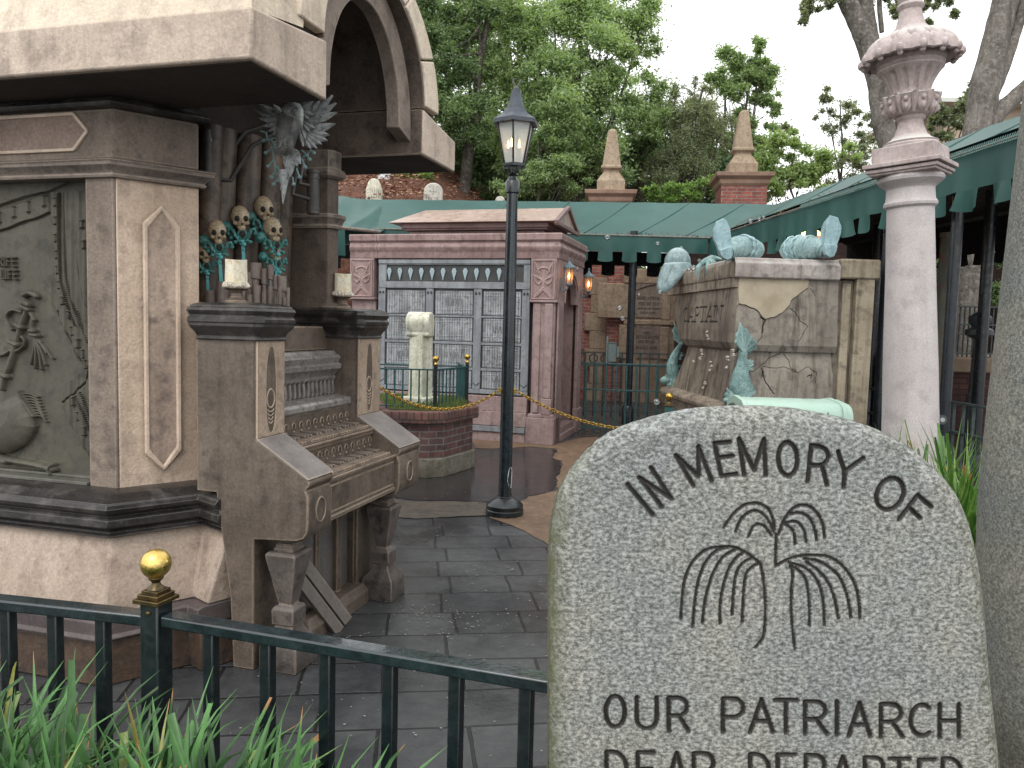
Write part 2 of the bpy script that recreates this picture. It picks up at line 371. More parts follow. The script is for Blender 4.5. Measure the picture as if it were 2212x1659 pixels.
sheet('grit_strip', pts8([(205,915),(330,940),(600,945),(860,950),(1130,958),(1340,940),(1300,1010),(1200,1100),(1020,1062),(900,1070),(620,1085),(420,1098),(240,1085),(60,1110),(0,1000),(120,930)]), .006, tan2, 'brown gritty strip of ground left of the lamp post')
sheet('puddle', pts8([(930,486),(1200,486),(1400,470),(1630,488),(1640,510),(1596,560),(1660,592),(1686,655),(1630,735),(1640,780),(1625,845),(1400,892),(1330,936),(1130,950),(600,935),(380,925),(215,905),(300,830),(470,745),(680,735),(930,640)]), .004, wetm, 'thin film of rain water between the brick planter and the lamp post')
# planting beds raised behind kerbs, outside the fence
soil = stone('soil', (.035,.025,.018), (.06,.042,.03), None, 8, .95, bmp=1.0, grain=.4)
b1 = MB(); b1.prism([(-3.2,.35),(.6,.35),(1.2,.4),(3.0,.5),(4.6,2.5),(5.6,5.4),(3.6,5.0),(1.6,4.4),(.9,3.0),(.62,1.56),(-.02,1.38),(-.82,1.60),(-3.2,1.95)], .0, .42)
build(b1, 'planting_bed', soil, kind='structure', label='raised bed of dark soil around the headstone and columns')

# ================================================================ FRONT FENCE
FA = Vector((-.7995, 1.752, 0)); FB = Vector((.088, 1.47, 0)); FL = Vector((-1.215, 1.832, 0))
fence = empty('iron_fence', 'low black painted iron fence with brass ball finial in front of the stone organ', 'fence', FA)
fd = (FB-FA).normalized(); fl = (FL-FA).normalized()
fend = fd*1.12; flend = fl*2.2
def P3(v, z): return (v.x, v.y, z)
wetiron = paint('wet_black_iron', (.008,.014,.017), (.022,.036,.042), .22, 0, 26, .5, .6, .5)
rl = MB(); rl.bar(P3(fd*.03, .912), P3(fend, .912), .044, .026); rl.bar(P3(fl*.0, .908), P3(flend, .908), .044, .026)
rl.bar(P3(fd*.03, .20), P3(fend, .20), .04, .02); rl.bar(P3(fl*.03, .20), P3(flend, .20), .04, .02)
build(rl, 'top_rail', wetiron, fence, bevel=.004)
def balusters(par, d, n, s0, sp, z0, z1, w, mat, first=None):
    me = None
    for i in range(n):
        p = d*(s0+i*sp)
        if first is None:
            q = MB(); q.obox((0,0,(z0+z1)/2), w, w, z1-z0, Matrix.Rotation(math.atan2(d.y, d.x), 3, 'Z')); o = build(q, 'baluster', mat, par, bevel=w*.12); first = o
        else: o = first.copy(); S.collection.objects.link(o); o.parent = par
        o.location = (p.x, p.y, 0)
    return first
balusters(fence, fd, 7, .150, .147, .2, .90, .027, IRON); balusters(fence, fl, 15, .138, .128, .2, .896, .027, IRON)
p = MB(); p.obox((0,0,.475), .050, .050, .95, Matrix.Rotation(math.atan2(fd.y, fd.x), 3, 'Z')); post = build(p, 'post', IRON, fence, bevel=.004)
rz = Matrix.Rotation(math.atan2(fd.y, fd.x), 3, 'Z')
oldbrass = paint('aged_brass', (.16,.11,.045), (.06,.05,.03), .35, .8, 30, .3)
wetbrass = paint('wet_brass', (.78,.58,.20), (.66,.46,.13), .36, 1.0, 60, .6)
c = MB(); c.obox((0,0,.955), .070, .070, .010, rz); c.obox((0,0,.965), .056, .056, .010, rz); c.obox((0,0,.974), .044, .044, .009, rz)
c.lathe([(.020,.978),(.018,.982),(.011,.988),(.009,.995),(.013,.999),(.017,1.003),(.017,1.007)], 20); build(c, 'finial_base', oldbrass, post, bevel=.0015)
c = MB(); c.ball((0,0,1.037), .0335, n=40, m=24); build(c, 'ball_finial', wetbrass, post)
c = MB(); c.lathe([(.005,0),(.005,.002),(.003,.003)], 12); scr = build(c, 'screw', oldbrass, post); scr.location = (-.006,-.0268,.93); scr.rotation_euler = (R(90),0,0)

# ================================================================ STRAP-LEAF PLANTS
def blades(name, spots, mat, label, cat='plant', zb=.42, L=(.3,.55), w=(.010,.017), lean=(.3,1.3), seg=8, **k):
    V = []; F = []; tipc = []
    for (x, y, n, r) in spots:
        for i in range(n):
            a = random.uniform(0, 6.283); rr = r*math.sqrt(random.random()); bx = x+rr*math.cos(a); by = y+rr*math.sin(a)
            l = random.uniform(*L); ww = random.uniform(*w); th0 = random.uniform(.02,.35); th1 = random.uniform(*lean); az = a+random.uniform(-.9,.9)
            px, py, pz = bx, by, zb; tw = random.uniform(-.5,.5); o = len(V); dx, dy = math.cos(az), math.sin(az)
            cut = random.random() < .12
            for s in range(seg+1):
                t = s/seg; th = th0+(th1-th0)*t*t*1.1
                wd = ww*(min(1, .55+t*2))*(1-t**3 if not cut else 1-.35*t**6); wd = max(wd, .0006)
                sx, sy = -dy*math.cos(tw)+0*dx, dx*math.cos(tw)
                nx, nz = dx*math.sin(th+1.57), math.cos(th+1.57)
                V += [(px-sx*wd/2, py-sy*wd/2, pz+math.sin(tw)*wd*.4), (px+dx*wd*.16, py+dy*wd*.16, pz-wd*.16), (px+sx*wd/2, py+sy*wd/2, pz-math.sin(tw)*wd*.4)]
                tipc += [t]*3
                st = l/seg; px += dx*math.sin(th)*st; py += dy*math.sin(th)*st; pz += math.cos(th)*st
            for s in range(seg):
                a0 = o+s*3; F += [(a0,a0+1,a0+4,a0+3), (a0+1,a0+2,a0+5,a0+4)]
    return npmesh(name, np.array(V), np.array(F), mat, None, True, {'tip': np.array(tipc)}, label=label, cat=cat, **k)
def blademat(name, dark, light):
    m, nt, b = newmat(name); ge = nd(nt, 'NewGeometry'); at = nd(nt, 'Attribute', attribute_name='tip'); tc = nd(nt, 'TexCoord')
    rnd = ge.outputs['Random Per Island']; col = ramp(nt, rnd, [(.0, dark), (.93, light), (.97, (.30,.34,.08)), (1.0, (.30,.20,.06))])
    col = mix(nt, dark, col, ramp(nt, at.outputs['Fac'], [(.0, (.35,.35,.35)), (.5, (1,1,1))]))
    tipf = math_(nt, 'MULTIPLY', ramp(nt, at.outputs['Fac'], [(.93, (0,0,0)), (.97, (1,1,1))]), ramp(nt, math_(nt, 'FRACT', math_(nt, 'MULTIPLY', rnd, 17.3)), [(.84, (0,0,0)), (.88, (1,1,1))]))
    col = mix(nt, col, (.48,.24,.10), tipf)
    col = mix(nt, col, ramp(nt, noise(nt, tc.outputs['Object'], 60, 3, .6, (1,1,.3)), [(.3, (.8,.8,.8)), (.7, (1.15,1.15,1.15))]), 1.0, 'MULTIPLY')
    nt.links.new(col, b.inputs['Base Color']); b.inputs['Roughness'].default_value = .32; b.inputs['Specular IOR Level'].default_value = .5
    tr = nd(nt, 'BsdfTranslucent'); nt.links.new(col, tr.inputs[0]); ms = nd(nt, 'MixShader'); ms.inputs[0].default_value = .3
    nt.links.new(b.outputs[0], ms.inputs[1]); nt.links.new(tr.outputs[0], ms.inputs[2]); nt.links.new(ms.outputs[0], nt.nodes['Material Output'].inputs[0]); return m
bl = blademat('strap_leaf', (.022,.07,.018), (.13,.31,.09))
sp = [(-1.15+.10*i+random.uniform(-.03,.03), 1.36-.02*i+random.uniform(-.05,.05), 120, .09) for i in range(9)]+[(-.30,1.22,40,.05),(-.62,1.40,60,.06),(-.50,1.36,60,.06)]
sp += [(-.95+.11*i, 1.10-.01*i, 80, .08) for i in range(5)]
sp += [(-1.2+.13*i, 1.55-.035*i+random.uniform(-.03,.03), 40, .06) for i in range(5)]
blades('liriope', sp, bl, 'clump of broad green strap leaves growing at the foot of the black fence', kind='stuff', zb=.42, L=(.22,.50), w=(.014,.025), lean=(.3,2.1))
blades('grass_tuft', [(.005,1.36,5,.03),(.03,1.34,4,.02),(-.2,1.38,3,.05),(-.13,1.41,2,.02)], bl, 'few short blades beside the granite headstone by the fence', kind='stuff', zb=.42, L=(.26,.36), lean=(.1,.35))
bl2 = blademat('strap_leaf_bright', (.04,.12,.02), (.22,.42,.09))
blades('lily_grass', [(1.52+.1*i, 2.75+.06*((i*7)%3), 120, .14) for i in range(4)]+[(1.55+.12*i,3.05,90,.16) for i in range(4)]+[(1.38,2.45,60,.1),(1.5,2.4,60,.1)], bl2, 'bright green strap-leaf plants between the pink column and the grey column', kind='stuff', zb=.42, L=(.50,.90), w=(.010,.018), lean=(.3,1.5))

# ================================================================ GRANITE HEADSTONE
def granite(name, cols, scale=170, moss=None):
    m, nt, b = newmat(name); tc = nd(nt, 'TexCoord'); co = tc.outputs['Object']
    n1 = noise(nt, co, scale, 3, .65, (.8, 1, 1.25)); n2 = noise(nt, co, scale*2.6, 2, .6); n3 = noise(nt, co, 3.2, 4, .6); n4 = noise(nt, co, scale*.38, 3, .6)
    f = math_(nt, 'ADD', math_(nt, 'MULTIPLY', n1, .62), math_(nt, 'ADD', math_(nt, 'MULTIPLY', n2, .22), math_(nt, 'MULTIPLY', n4, .16)))
    col = ramp(nt, f, [(.40, cols[0]), (.47, cols[1]), (.53, cols[2]), (.60, cols[3])])
    col = mix(nt, col, ramp(nt, n3, [(.35, (.84,.87,.89)), (.65, (1.10,1.05,.96))]), 1.0, 'MULTIPLY')
    if moss:
        at = nd(nt, 'Attribute', attribute_name='moss'); mf = math_(nt, 'MULTIPLY', at.outputs['Fac'], ramp(nt, noise(nt, co, 26, 5, .7), [(.3, (.45,)*3), (.6, (1,1,1))])); col = mix(nt, col, moss, mf)
    at = nd(nt, 'Attribute', attribute_name='dirt'); col = mix(nt, col, (.014,.012,.009), at.outputs['Fac'])
    nt.links.new(col, b.inputs['Base Color']); b.inputs['Roughness'].default_value = .62; b.inputs['Specular IOR Level'].default_value = .35
    bump(nt, b, [(n1, .35, .0015), (n2, .3, .001)]); return m
def CC(x0, y0, s): return lambda x, y: ((x0+x/s)*.5486, (y0+y/s)*.5486)
HY = 1.3
def hs(c, L): return [tuple(tuple(atY(*c(x, y), HY))[::2]) for x, y in L]
kA = CC(2400,1650,3.16); kB = CC(3050,1650,3.16); kT = CC(2650,1950,2.552); kL = CC(2300,2650,1.3825)
def smoothline(P, n=6):
    if len(P) < 3: return P
    out = []; Q = [P[0]]+list(P)+[P[-1]]
    for i in range(1, len(Q)-2):
        p0, p1, p2, p3 = [np.array(q) for q in Q[i-1:i+3]]
        for k in range(n):
            t = k/n; out.append(tuple(.5*((2*p1)+(-p0+p2)*t+(2*p0-5*p1+4*p2-p3)*t*t+(-p0+3*p1-3*p2+p3)*t**3)))
    out.append(tuple(P[-1])); return out
L1 = []; A_ = lambda *P: L1.append(hs(kA, P)); B_ = lambda *P: L1.append(hs(kB, P))
A_((225,815),(540,1190)); A_((655,1095),(370,730),(770,990),(520,610))
A_((1045,830),(828,455),(1110,715),(1110,345),(1275,775)); A_((1500,288),(1310,305),(1395,712),(1580,685)); A_((1370,482),(1535,462))
A_((1678,695),(1615,250),(1805,640),(1925,250),(1948,700))
def ell(c, cx, cy, rx, ry, tilt=0, n=28):
    t = R(tilt); return hs(c, [(cx+rx*math.cos(a)*math.cos(t)-ry*math.sin(a)*math.sin(t), cy+rx*math.cos(a)*math.sin(t)+ry*math.sin(a)*math.cos(t)) for a in [2*math.pi*i/n for i in range(n+1)]])
L1.append(ell(kB, 168, 500, 118, 210, -2)); L1.append(ell(kB, 1440, 935, 158, 205, 28))
B_((415,780),(460,330)); L1.append(hs(kB, smoothline([(460,330),(560,345),(640,385),(670,450),(655,520),(580,575),(440,575)]))); B_((598,590),(625,700),(655,825))
B_((795,410),(875,650),(865,850)); B_((880,650),(1110,490)); B_((1555,1250),(1785,950),(1955,1095)); B_((1690,1115),(1815,1235))
T1 = []
for P in [[(515,325),(600,200),(720,100),(850,85),(950,130),(1000,220),(1025,340)], [(630,370),(680,250),(780,165),(860,165),(930,210),(985,300),(1020,380)], [(760,415),(800,330),(850,295),(920,315),(990,400)],
          [(1525,425),(1510,300),(1450,180),(1370,115),(1290,100),(1210,135),(1150,200),(1100,290),(1060,400)], [(1445,455),(1425,340),(1370,230),(1280,180),(1170,190)], [(1343,475),(1325,370),(1280,300),(1220,265),(1120,285)], [(1228,490),(1222,400),(1190,335),(1130,300)],
          [(1040,400),(1035,560),(1032,715)], [(1032,715),(1140,655),(1260,615),(1400,605),(1560,620),(1680,690),(1770,790),(1840,920),(1870,1080),(1880,1240)], [(1790,1235),(1760,1040),(1690,850),(1590,740),(1450,660),(1320,640)],
          [(1665,1240),(1620,1020),(1550,860),(1450,750),(1340,670)], [(1525,1305),(1510,1050),(1450,860),(1340,740),(1170,680)], [(1375,1315),(1370,1080),(1340,860),(1270,760),(1180,710)], [(1180,710),(1205,800),(1190,1000),(1200,1300),(1228,1545)],
          [(80,1240),(95,1020),(125,830),(200,670),(320,560),(450,525),(600,525),(720,570),(820,640),(890,700)], [(200,1320),(220,1080),(260,850),(340,660),(440,560),(540,530)], [(297,1285),(330,1030),(400,800),(500,630),(620,555)], [(475,1290),(480,1050),(540,800),(620,650),(710,580)],
          [(595,1200),(610,980),(640,780),(710,680),(800,635)], [(697,1280),(710,1000),(735,800),(800,720),(860,690)], [(885,700),(915,880),(930,1100),(925,1300),(900,1440),(830,1530)]]:
    T1.append(hs(kT, smoothline(P)))
def boxletter(ch, x0, y0, x1, y1):
    w, P = FONT[ch]; out = []
    for Q in P: out.append(hs(kL, [(x0+(x1-x0)*(a/w if w > .1 else .5), y1+(y0-y1)*b_) for a, b_ in Q]))
    return out
for ch, x0, y0, x1, y1 in [('O',118,128,222,296),('U',287,135,396,305),('R',462,138,570,318),('P',757,142,868,322),('A',905,145,1030,325),('T',1040,150,1160,328),('R',1205,158,1325,335),('I',1372,155,1384,338),('A',1442,165,1560,345),('R',1618,172,1738,350),('C',1780,175,1895,345),('H',1938,172,2042,352),
                           ('D',122,432,232,620),('E',293,435,378,622),('A',450,437,560,624),('R',598,440,715,626),('D',905,445,1010,630),('E',1055,447,1150,632),('P',1208,450,1310,635),('A',1350,458,1470,638),('R',1530,463,1640,645),('T',1665,470,1770,650),('E',1825,475,1910,655),('D',1955,468,2060,655)]:
    L1 += boxletter(ch, x0, y0, x1, y1)
sil = [(1187,1659),(1188,1400),(1189,1191),(1201,1094),(1218,1046),(1243,1006),(1301,948),(1374,914),(1472,889),(1545,881),(1618,878.6),(1680,881),(1740,887),(1862,914),(1959,957),(2033,1016),(2062,1048),(2086,1084),(2115,1162),(2137,1289),(2154,1484),(2174,1659)]
SP = [tuple(tuple(atY(x, y, HY))[::2]) for x, y in sil]
SP = smoothline(SP, 8); zt = max(p[1] for p in SP); it = [i for i, p in enumerate(SP) if p[1] == zt][0]
left = SP[:it+1]; right = SP[it:][::-1]
left = [(left[0][0]+.004, .30)]+left; right = [(right[0][0]+.06, .30)]+right
lx = np.array(left); rx = np.array(right)
def side(arr, z): o = np.argsort(arr[:, 1]); return np.interp(z, arr[o, 1], arr[o, 0])
def headstone_mesh():
    zs = np.concatenate([np.linspace(.30, .80, 20)[:-1], np.linspace(.80, zt-.05, 330)[:-1], zt-.05*(1-np.sin(np.linspace(0, 1, 70)*np.pi/2))])
    nx = 420; s = np.linspace(0, 1, nx); s = .5-.5*np.cos(np.pi*s)*.35-.5*(1-2*s)*.65
    XL = side(lx, zs)[:, None]; XR = side(rx, zs)[:, None]; X = XL+(XR-XL)*s[None]; Z = np.repeat(zs[:, None], nx, 1)
    rim = [(p[0], p[1]) for p in left[::3]]+[(p[0], p[1]) for p in right[::-3]]
    D = sdist(X, Z, [rim], .06); r = .034; d = np.clip(D, 0, r); Y = .75*(r-np.sqrt(np.clip(r*r-(r-d)**2, 0, None)))
    e1 = sdist(X, Z, L1, .02); e2 = sdist(X, Z, T1, .02)
    j = .0006*np.sin(X*2100+Z*900)*np.sin(Z*1700-X*400)
    g1 = np.clip(1-(e1+j)/.0052, 0, 1); g2 = np.clip(1-(e2+j)/.0036, 0, 1); g_ = np.maximum(g1*.0055, g2*.004); Y += g_
    dirt = np.clip(np.maximum(g1, g2)*3.2, 0, 1)*.97
    lft = (X < (XL+XR)/2); moss = np.clip(1-D/.045, 0, 1)*np.where(lft, 1.0, .75)*np.clip((zt+.03-Z)/.25, 0, 1)
    moss = np.maximum(moss, .30*np.clip(1-D/.14, 0, 1)); moss = np.maximum(moss, .10+.10*np.sin(X*9+np.sin(Z*7)*2)*np.sin(Z*8+X*3))
    return X, Y, Z, dirt, moss
hst = empty('granite_headstone', 'big speckled grey granite headstone with engraved willow, closest to the viewer', 'headstone', (0, HY, 0))
gcol = [(.078,.083,.084), (.19,.197,.198), (.325,.334,.330), (.50,.51,.50)]
GR = granite('speckled_granite', gcol, 150, (.10,.105,.05))
X, Y, Z, dirt, moss = headstone_mesh()
gridmesh('carved_face', X, Y, Z, GR, hst, {'dirt': dirt, 'moss': moss})
bd = MB(); out = [(p[0], p[1]) for p in left[::2]]+[(p[0], p[1]) for p in right[::-2]]; n = len(out); y0 = .0255; th = .085
vs = [(x, y0, z) for x, z in out]+[(.46+(x-.46)*(.975 if x > .46 else 1.0), th, z-.018 if z > .5 else z) for x, z in out]
bd.add(vs, [tuple(range(2*n-1, n-1, -1))]+[(i,(i+1)%n,n+(i+1)%n,n+i) for i in range(n)])
mossy = granite('mossy_granite', [(.05,.05,.035),(.11,.115,.07),(.16,.165,.10),(.26,.26,.19)], 150)
build(bd, 'slab_body', mossy, hst)

# ================================================================ GREY COLUMN AT THE RIGHT EDGE
gc = empty('grey_column', 'tapering grey granite column standing at the right edge, nearest column', 'column', (1.495, 1.9, 0))
GC = granite('grey_granite', [(.10,.105,.095),(.17,.175,.16),(.235,.24,.22),(.34,.345,.32)], 130, None)
m = MB(); m.lathe([(.235,.0),(.235,.56),(.262,.60),(.275,.70),(.292,.90),(.301,1.17),(.295,1.4),(.28,1.79),(.272,2.0),(.264,2.21),(.260,2.39)], 64); build(m, 'shaft', GC, gc)
m = MB(); m.lathe([(.25,2.375),(.268,2.385),(.274,2.40),(.272,2.425),(.258,2.44),(.258,2.46),(.32,2.52),(.33,2.56),(.30,2.62),(.2,2.68),(.05,2.7)], 48); build(m, 'capital', stone('dark_capital', (.06,.07,.07), (.11,.12,.115), None, 4, .7), gc)

# ================================================================ PINK COLUMN WITH URN
_pa, _pb = atY(1966, 950, 4.2), atY(1967, 100, 4.2); _pt = math.atan2(_pb.x-_pa.x, _pb.z-_pa.z)
pc = empty('pink_column', 'pale pink stone column topped by a fluted urn with drooping leaves', 'column', (_pa.x-math.tan(_pt)*_pa.z, 4.2, 0)); pc.rotation_euler = (0, _pt, 0); pc.scale = (.89, .89, 1)
PK = stone('pale_pink_stone', (.52,.475,.465), (.585,.54,.53), (.46,.415,.41), 2, .75, None, .12, .30, .25, fine=190)
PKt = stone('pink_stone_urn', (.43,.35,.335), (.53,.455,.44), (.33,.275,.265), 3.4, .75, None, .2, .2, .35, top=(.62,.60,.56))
m = MB(); m.lathe([(.21,0),(.21,.35),(.185,.42),(.163,.60),(.162,.85),(.158,1.05),(.150,1.45),(.136,1.9),(.128,2.26)], 56); build(m, 'shaft', PK, pc)
m = MB(); m.lathe([(.128,2.26),(.144,2.272),(.147,2.285),(.138,2.30),(.134,2.305),(.130,2.36),(.136,2.37),(.15,2.378),(.178,2.40),(.182,2.415),(.17,2.43)], 56); build(m, 'capital_ring', PK, pc)
rz_ = Matrix.Rotation(R(-42), 3, 'Z')
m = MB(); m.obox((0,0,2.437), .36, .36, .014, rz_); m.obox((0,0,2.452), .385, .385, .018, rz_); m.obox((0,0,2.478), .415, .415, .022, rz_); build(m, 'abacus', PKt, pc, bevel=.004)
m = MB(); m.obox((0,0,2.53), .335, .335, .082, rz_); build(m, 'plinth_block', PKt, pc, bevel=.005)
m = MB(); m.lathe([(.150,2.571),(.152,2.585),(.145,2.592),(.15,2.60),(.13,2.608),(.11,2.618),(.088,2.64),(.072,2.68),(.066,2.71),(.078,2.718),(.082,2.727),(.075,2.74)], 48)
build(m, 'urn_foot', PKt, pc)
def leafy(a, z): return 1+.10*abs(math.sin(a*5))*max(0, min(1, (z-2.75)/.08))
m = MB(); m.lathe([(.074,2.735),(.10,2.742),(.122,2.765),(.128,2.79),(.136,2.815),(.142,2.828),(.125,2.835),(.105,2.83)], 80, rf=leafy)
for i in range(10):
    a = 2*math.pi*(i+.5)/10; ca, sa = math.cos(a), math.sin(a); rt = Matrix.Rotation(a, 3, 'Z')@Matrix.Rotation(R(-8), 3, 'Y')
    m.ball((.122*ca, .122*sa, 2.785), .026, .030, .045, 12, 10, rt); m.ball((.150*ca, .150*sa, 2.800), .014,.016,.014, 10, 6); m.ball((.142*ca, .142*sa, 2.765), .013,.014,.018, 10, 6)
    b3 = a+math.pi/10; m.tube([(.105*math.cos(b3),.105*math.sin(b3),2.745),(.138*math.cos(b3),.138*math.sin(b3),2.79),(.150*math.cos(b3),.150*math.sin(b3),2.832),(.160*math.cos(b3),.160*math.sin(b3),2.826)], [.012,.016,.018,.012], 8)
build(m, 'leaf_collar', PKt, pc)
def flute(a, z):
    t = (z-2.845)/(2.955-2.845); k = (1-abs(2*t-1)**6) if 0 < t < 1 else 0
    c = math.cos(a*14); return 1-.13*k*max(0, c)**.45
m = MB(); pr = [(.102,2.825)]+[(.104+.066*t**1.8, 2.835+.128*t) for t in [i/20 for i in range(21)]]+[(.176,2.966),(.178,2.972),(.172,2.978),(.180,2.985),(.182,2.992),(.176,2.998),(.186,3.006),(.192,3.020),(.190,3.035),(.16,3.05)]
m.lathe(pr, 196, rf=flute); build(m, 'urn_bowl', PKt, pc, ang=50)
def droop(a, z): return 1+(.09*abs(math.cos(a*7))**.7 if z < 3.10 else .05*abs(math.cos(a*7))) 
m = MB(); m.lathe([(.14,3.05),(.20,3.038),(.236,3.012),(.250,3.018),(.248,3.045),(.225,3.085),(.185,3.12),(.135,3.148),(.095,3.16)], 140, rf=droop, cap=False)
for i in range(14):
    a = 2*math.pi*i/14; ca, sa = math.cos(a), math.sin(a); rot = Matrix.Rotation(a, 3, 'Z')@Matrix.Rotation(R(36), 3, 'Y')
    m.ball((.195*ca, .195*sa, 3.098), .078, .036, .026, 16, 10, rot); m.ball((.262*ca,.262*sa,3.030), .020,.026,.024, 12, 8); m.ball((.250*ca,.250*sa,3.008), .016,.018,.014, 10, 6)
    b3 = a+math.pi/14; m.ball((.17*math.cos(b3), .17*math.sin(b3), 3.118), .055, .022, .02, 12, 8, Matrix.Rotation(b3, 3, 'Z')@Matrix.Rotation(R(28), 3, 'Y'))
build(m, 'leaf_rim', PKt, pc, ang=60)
m = MB(); m.lathe([(.13,3.14),(.105,3.165),(.08,3.19),(.066,3.235),(.058,3.27),(.07,3.28),(.075,3.29),(.068,3.30),(.06,3.305),(.07,3.33),(.10,3.38),(.12,3.44),(.10,3.5),(.03,3.56)], 40); build(m, 'urn_finial', PKt, pc)
# ================================================================ STONE CRYPT (building on the left) and STONE ORGAN
BF = Fr(-1.1265, 3.4657, 15.7); BO = (BF.o.x, BF.o.y, 0)
ORG = stone('organ_stone', (.112,.086,.067), (.182,.145,.115), (.082,.064,.052), 2.2, .62, .42, .35, .28, .5, edge=(.50,.38,.28), spec=.35)
ORGL = stone('organ_stone_light', (.36,.27,.20), (.44,.34,.26), (.25,.20,.16), 3.2, .7, None, .3, .25, .5, edge=(.5,.4,.3))
LITE = stone('crypt_plaster', (.55,.42,.315), (.70,.55,.43), (.45,.345,.27), 1.8, .85, None, .25, .22, .8, edge=(.72,.60,.50), fine=85)
ROOFS = stone('crypt_roof_plaster', (.64,.54,.42), (.76,.645,.51), (.52,.435,.35), 1.5, .85, None, .3, .18, .8, edge=(.78,.68,.58), fine=85)
SLABS = stone('roof_slab_plaster', (.50,.405,.325), (.62,.51,.42), (.40,.325,.27), 1.5, .85, None, .3, .22, .8, edge=(.70,.60,.50), fine=85)
SOFF = stone('shaded_soffit', (.035,.028,.024), (.055,.043,.036), None, 2, .8, None, .2, .3, .6)  # dark tone, mostly the shade under the slab and in the vault
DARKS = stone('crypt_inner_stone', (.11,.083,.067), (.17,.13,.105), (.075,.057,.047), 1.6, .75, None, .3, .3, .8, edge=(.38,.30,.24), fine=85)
PURP = stone('crypt_jamb_stone', (.19,.152,.125), (.26,.207,.165), (.15,.12,.10), 2.6, .8, None, .2, .3, .7, edge=(.5,.4,.33), fine=85)
MOLD = stone('dark_moulding', (.016,.0145,.014), (.045,.040,.037), (.085,.076,.07), 2.4, .42, .26, .3, .3, .45, spec=.5)
MID = stone('crypt_mid_moulding', (.14,.115,.10), (.26,.215,.18), (.08,.065,.06), 2.6, .75, None, .3, .3, .5, edge=(.42,.34,.28))
crypt = empty('stone_crypt', 'tall tan plaster crypt with heavy roof slab and arched gable, at the left', 'crypt', BO, BF.rz)
K = lambda mb, n, m, bv=.008, **k: build(mb, n, m, crypt, bevel=bv, **k)
WU = -.12                                    # front wall plane; wall corner then canted face
plan = [(-2.9, WU), (-.645, WU), (-.438, .190)]
# plinth, flared base
plan0 = [(-2.9, WU), (-.645, WU), (-.400, .248), (-.13, .1225)]
m = MB(); m.sweep(plan0, [(-.12,0),(.235,0),(.235,.20),(.20,.205),(-.12,.205)]); K(m, 'plinth', stone('plinth_brown', (.09,.06,.042), (.15,.10,.07), (.055,.045,.04), 3, .55, .3, .4, .3, .6))
m = MB(); m.sweep(plan0, [(-.12,.207),(.262,.207),(.262,.222),(.25,.226),(.25,.288),(.215,.30),(-.12,.30)]); K(m, 'plinth_band', stone('plinth_band_grey', (.085,.068,.066), (.13,.105,.10), None, 3, .6, .4, .2, .3, .3))
m = MB(); m.sweep(plan0, [(-.12,.302),(.20,.302),(.195,.34),(.165,.42),(.13,.52),(.095,.625),(-.12,.625)]); K(m, 'flared_base', stone('flared_base_plaster', (.37,.285,.22), (.51,.41,.335), (.28,.21,.17), 1.8, .85, None, .25, .25, .9, edge=(.68,.56,.48), fine=85))
m = MB(); m.sweep(plan0, [(-.12,.618),(.125,.618),(.14,.628),(.118,.636),(.118,.648),(.15,.668),(.148,.70),(.128,.715),(.135,.722),(.160,.735),(.168,.752),(.150,.768),(.150,.774),(.118,.792),(.10,.806),(.04,.812),(-.12,.812)]); K(m, 'base_moulding', MOLD, .003)
# wall: jambs beside the relief, canted face
PL, PR = -2.9, -.80                          # relief opening
m = MB(); m.prism([(PR, WU), (-.645, WU), (-.645, .2), (PR, .2)], .80, 2.215); K(m, 'jamb', PURP)
m = MB(); m.prism([(-.643, WU+.006), (-.585, -.016), (-.441, .193), (-.48, .215), (-.60, .30), (-.643, .30)], .80, 2.215); cw = K(m, 'canted_wall', LITE)
m = MB(); m.prism([(PL, WU+.09), (-.64, WU+.09), (-.64, .6), (PL, .6)], .3, 2.5); K(m, 'core_wall', DARKS, 0)
# elongated hexagon moulding on canted face
a0 = Vector((-.645, WU)); a1 = Vector((-.438, .190)); cd = (a1-a0).normalized(); cn = Vector((cd.y, -cd.x)); cl = (a1-a0).length
def hexmould(par, mat, origin, d, nrm, w, z0, z1, pt, t=.024, h=.012, horiz=False):
    def P(s, z, o): q = origin+d*s+nrm*o; return (q.x, q.y, z)
    out = [(0,z0+pt),(w/2,z0),(w,z0+pt),(w,z1-pt),(w/2,z1),(0,z1-pt)] if not horiz else [(0,z0),(w,z0),(w+pt,(z0+z1)/2),(w,z1),(0,z1)]
    cx_ = sum(p[0] for p in out)/len(out); cz_ = sum(p[1] for p in out)/len(out)
    def ins(k): return [(p[0]+(cx_-p[0])*k*2/ w, p[1]+(1 if p[1] < cz_ else -1)*k*(1.15 if abs(p[1]-cz_) > .01 else 0)) for p in out]
    rings = [(out, .0005), (ins(.004), h), (ins(t*.7), h), (ins(t), -.006)]
    mb = MB(); n = len(out); vs = []
    for ring, o in rings: vs += [P(s, z, o) for s, z in ring]
    fs = []
    for r_ in range(3):
        for i in range(n):
            j = (i+1)%n; fs.append((r_*n+i, r_*n+j, (r_+1)*n+j, (r_+1)*n+i))
    mb.add(vs, fs); return build(mb, 'panel_moulding', mat, par, bevel=.003)
hexmould(cw, LITE, a0+cd*.115+cn*.012, cd, cn, .165, .875, 2.10, .085, .026)
# inner recessed field of that panel: darker stain
fb = MB(); fo = a0+cd*.137+cn*.0125
def q2(s, z, o=0): q = fo+cd*s+cn*o; return (q.x, q.y, z)
fw = .121
fb.add([q2(0,.96),(q2(fw/2,.905)),q2(fw,.96),q2(fw,2.015),q2(fw/2,2.07),q2(0,2.015)], [(0,1,2,3,4,5)]); build(fb, 'panel_field', stone('panel_field', (.36,.27,.215), (.50,.39,.31), (.26,.20,.17), 2.6, .85, None, .25, .25, .7), cw)
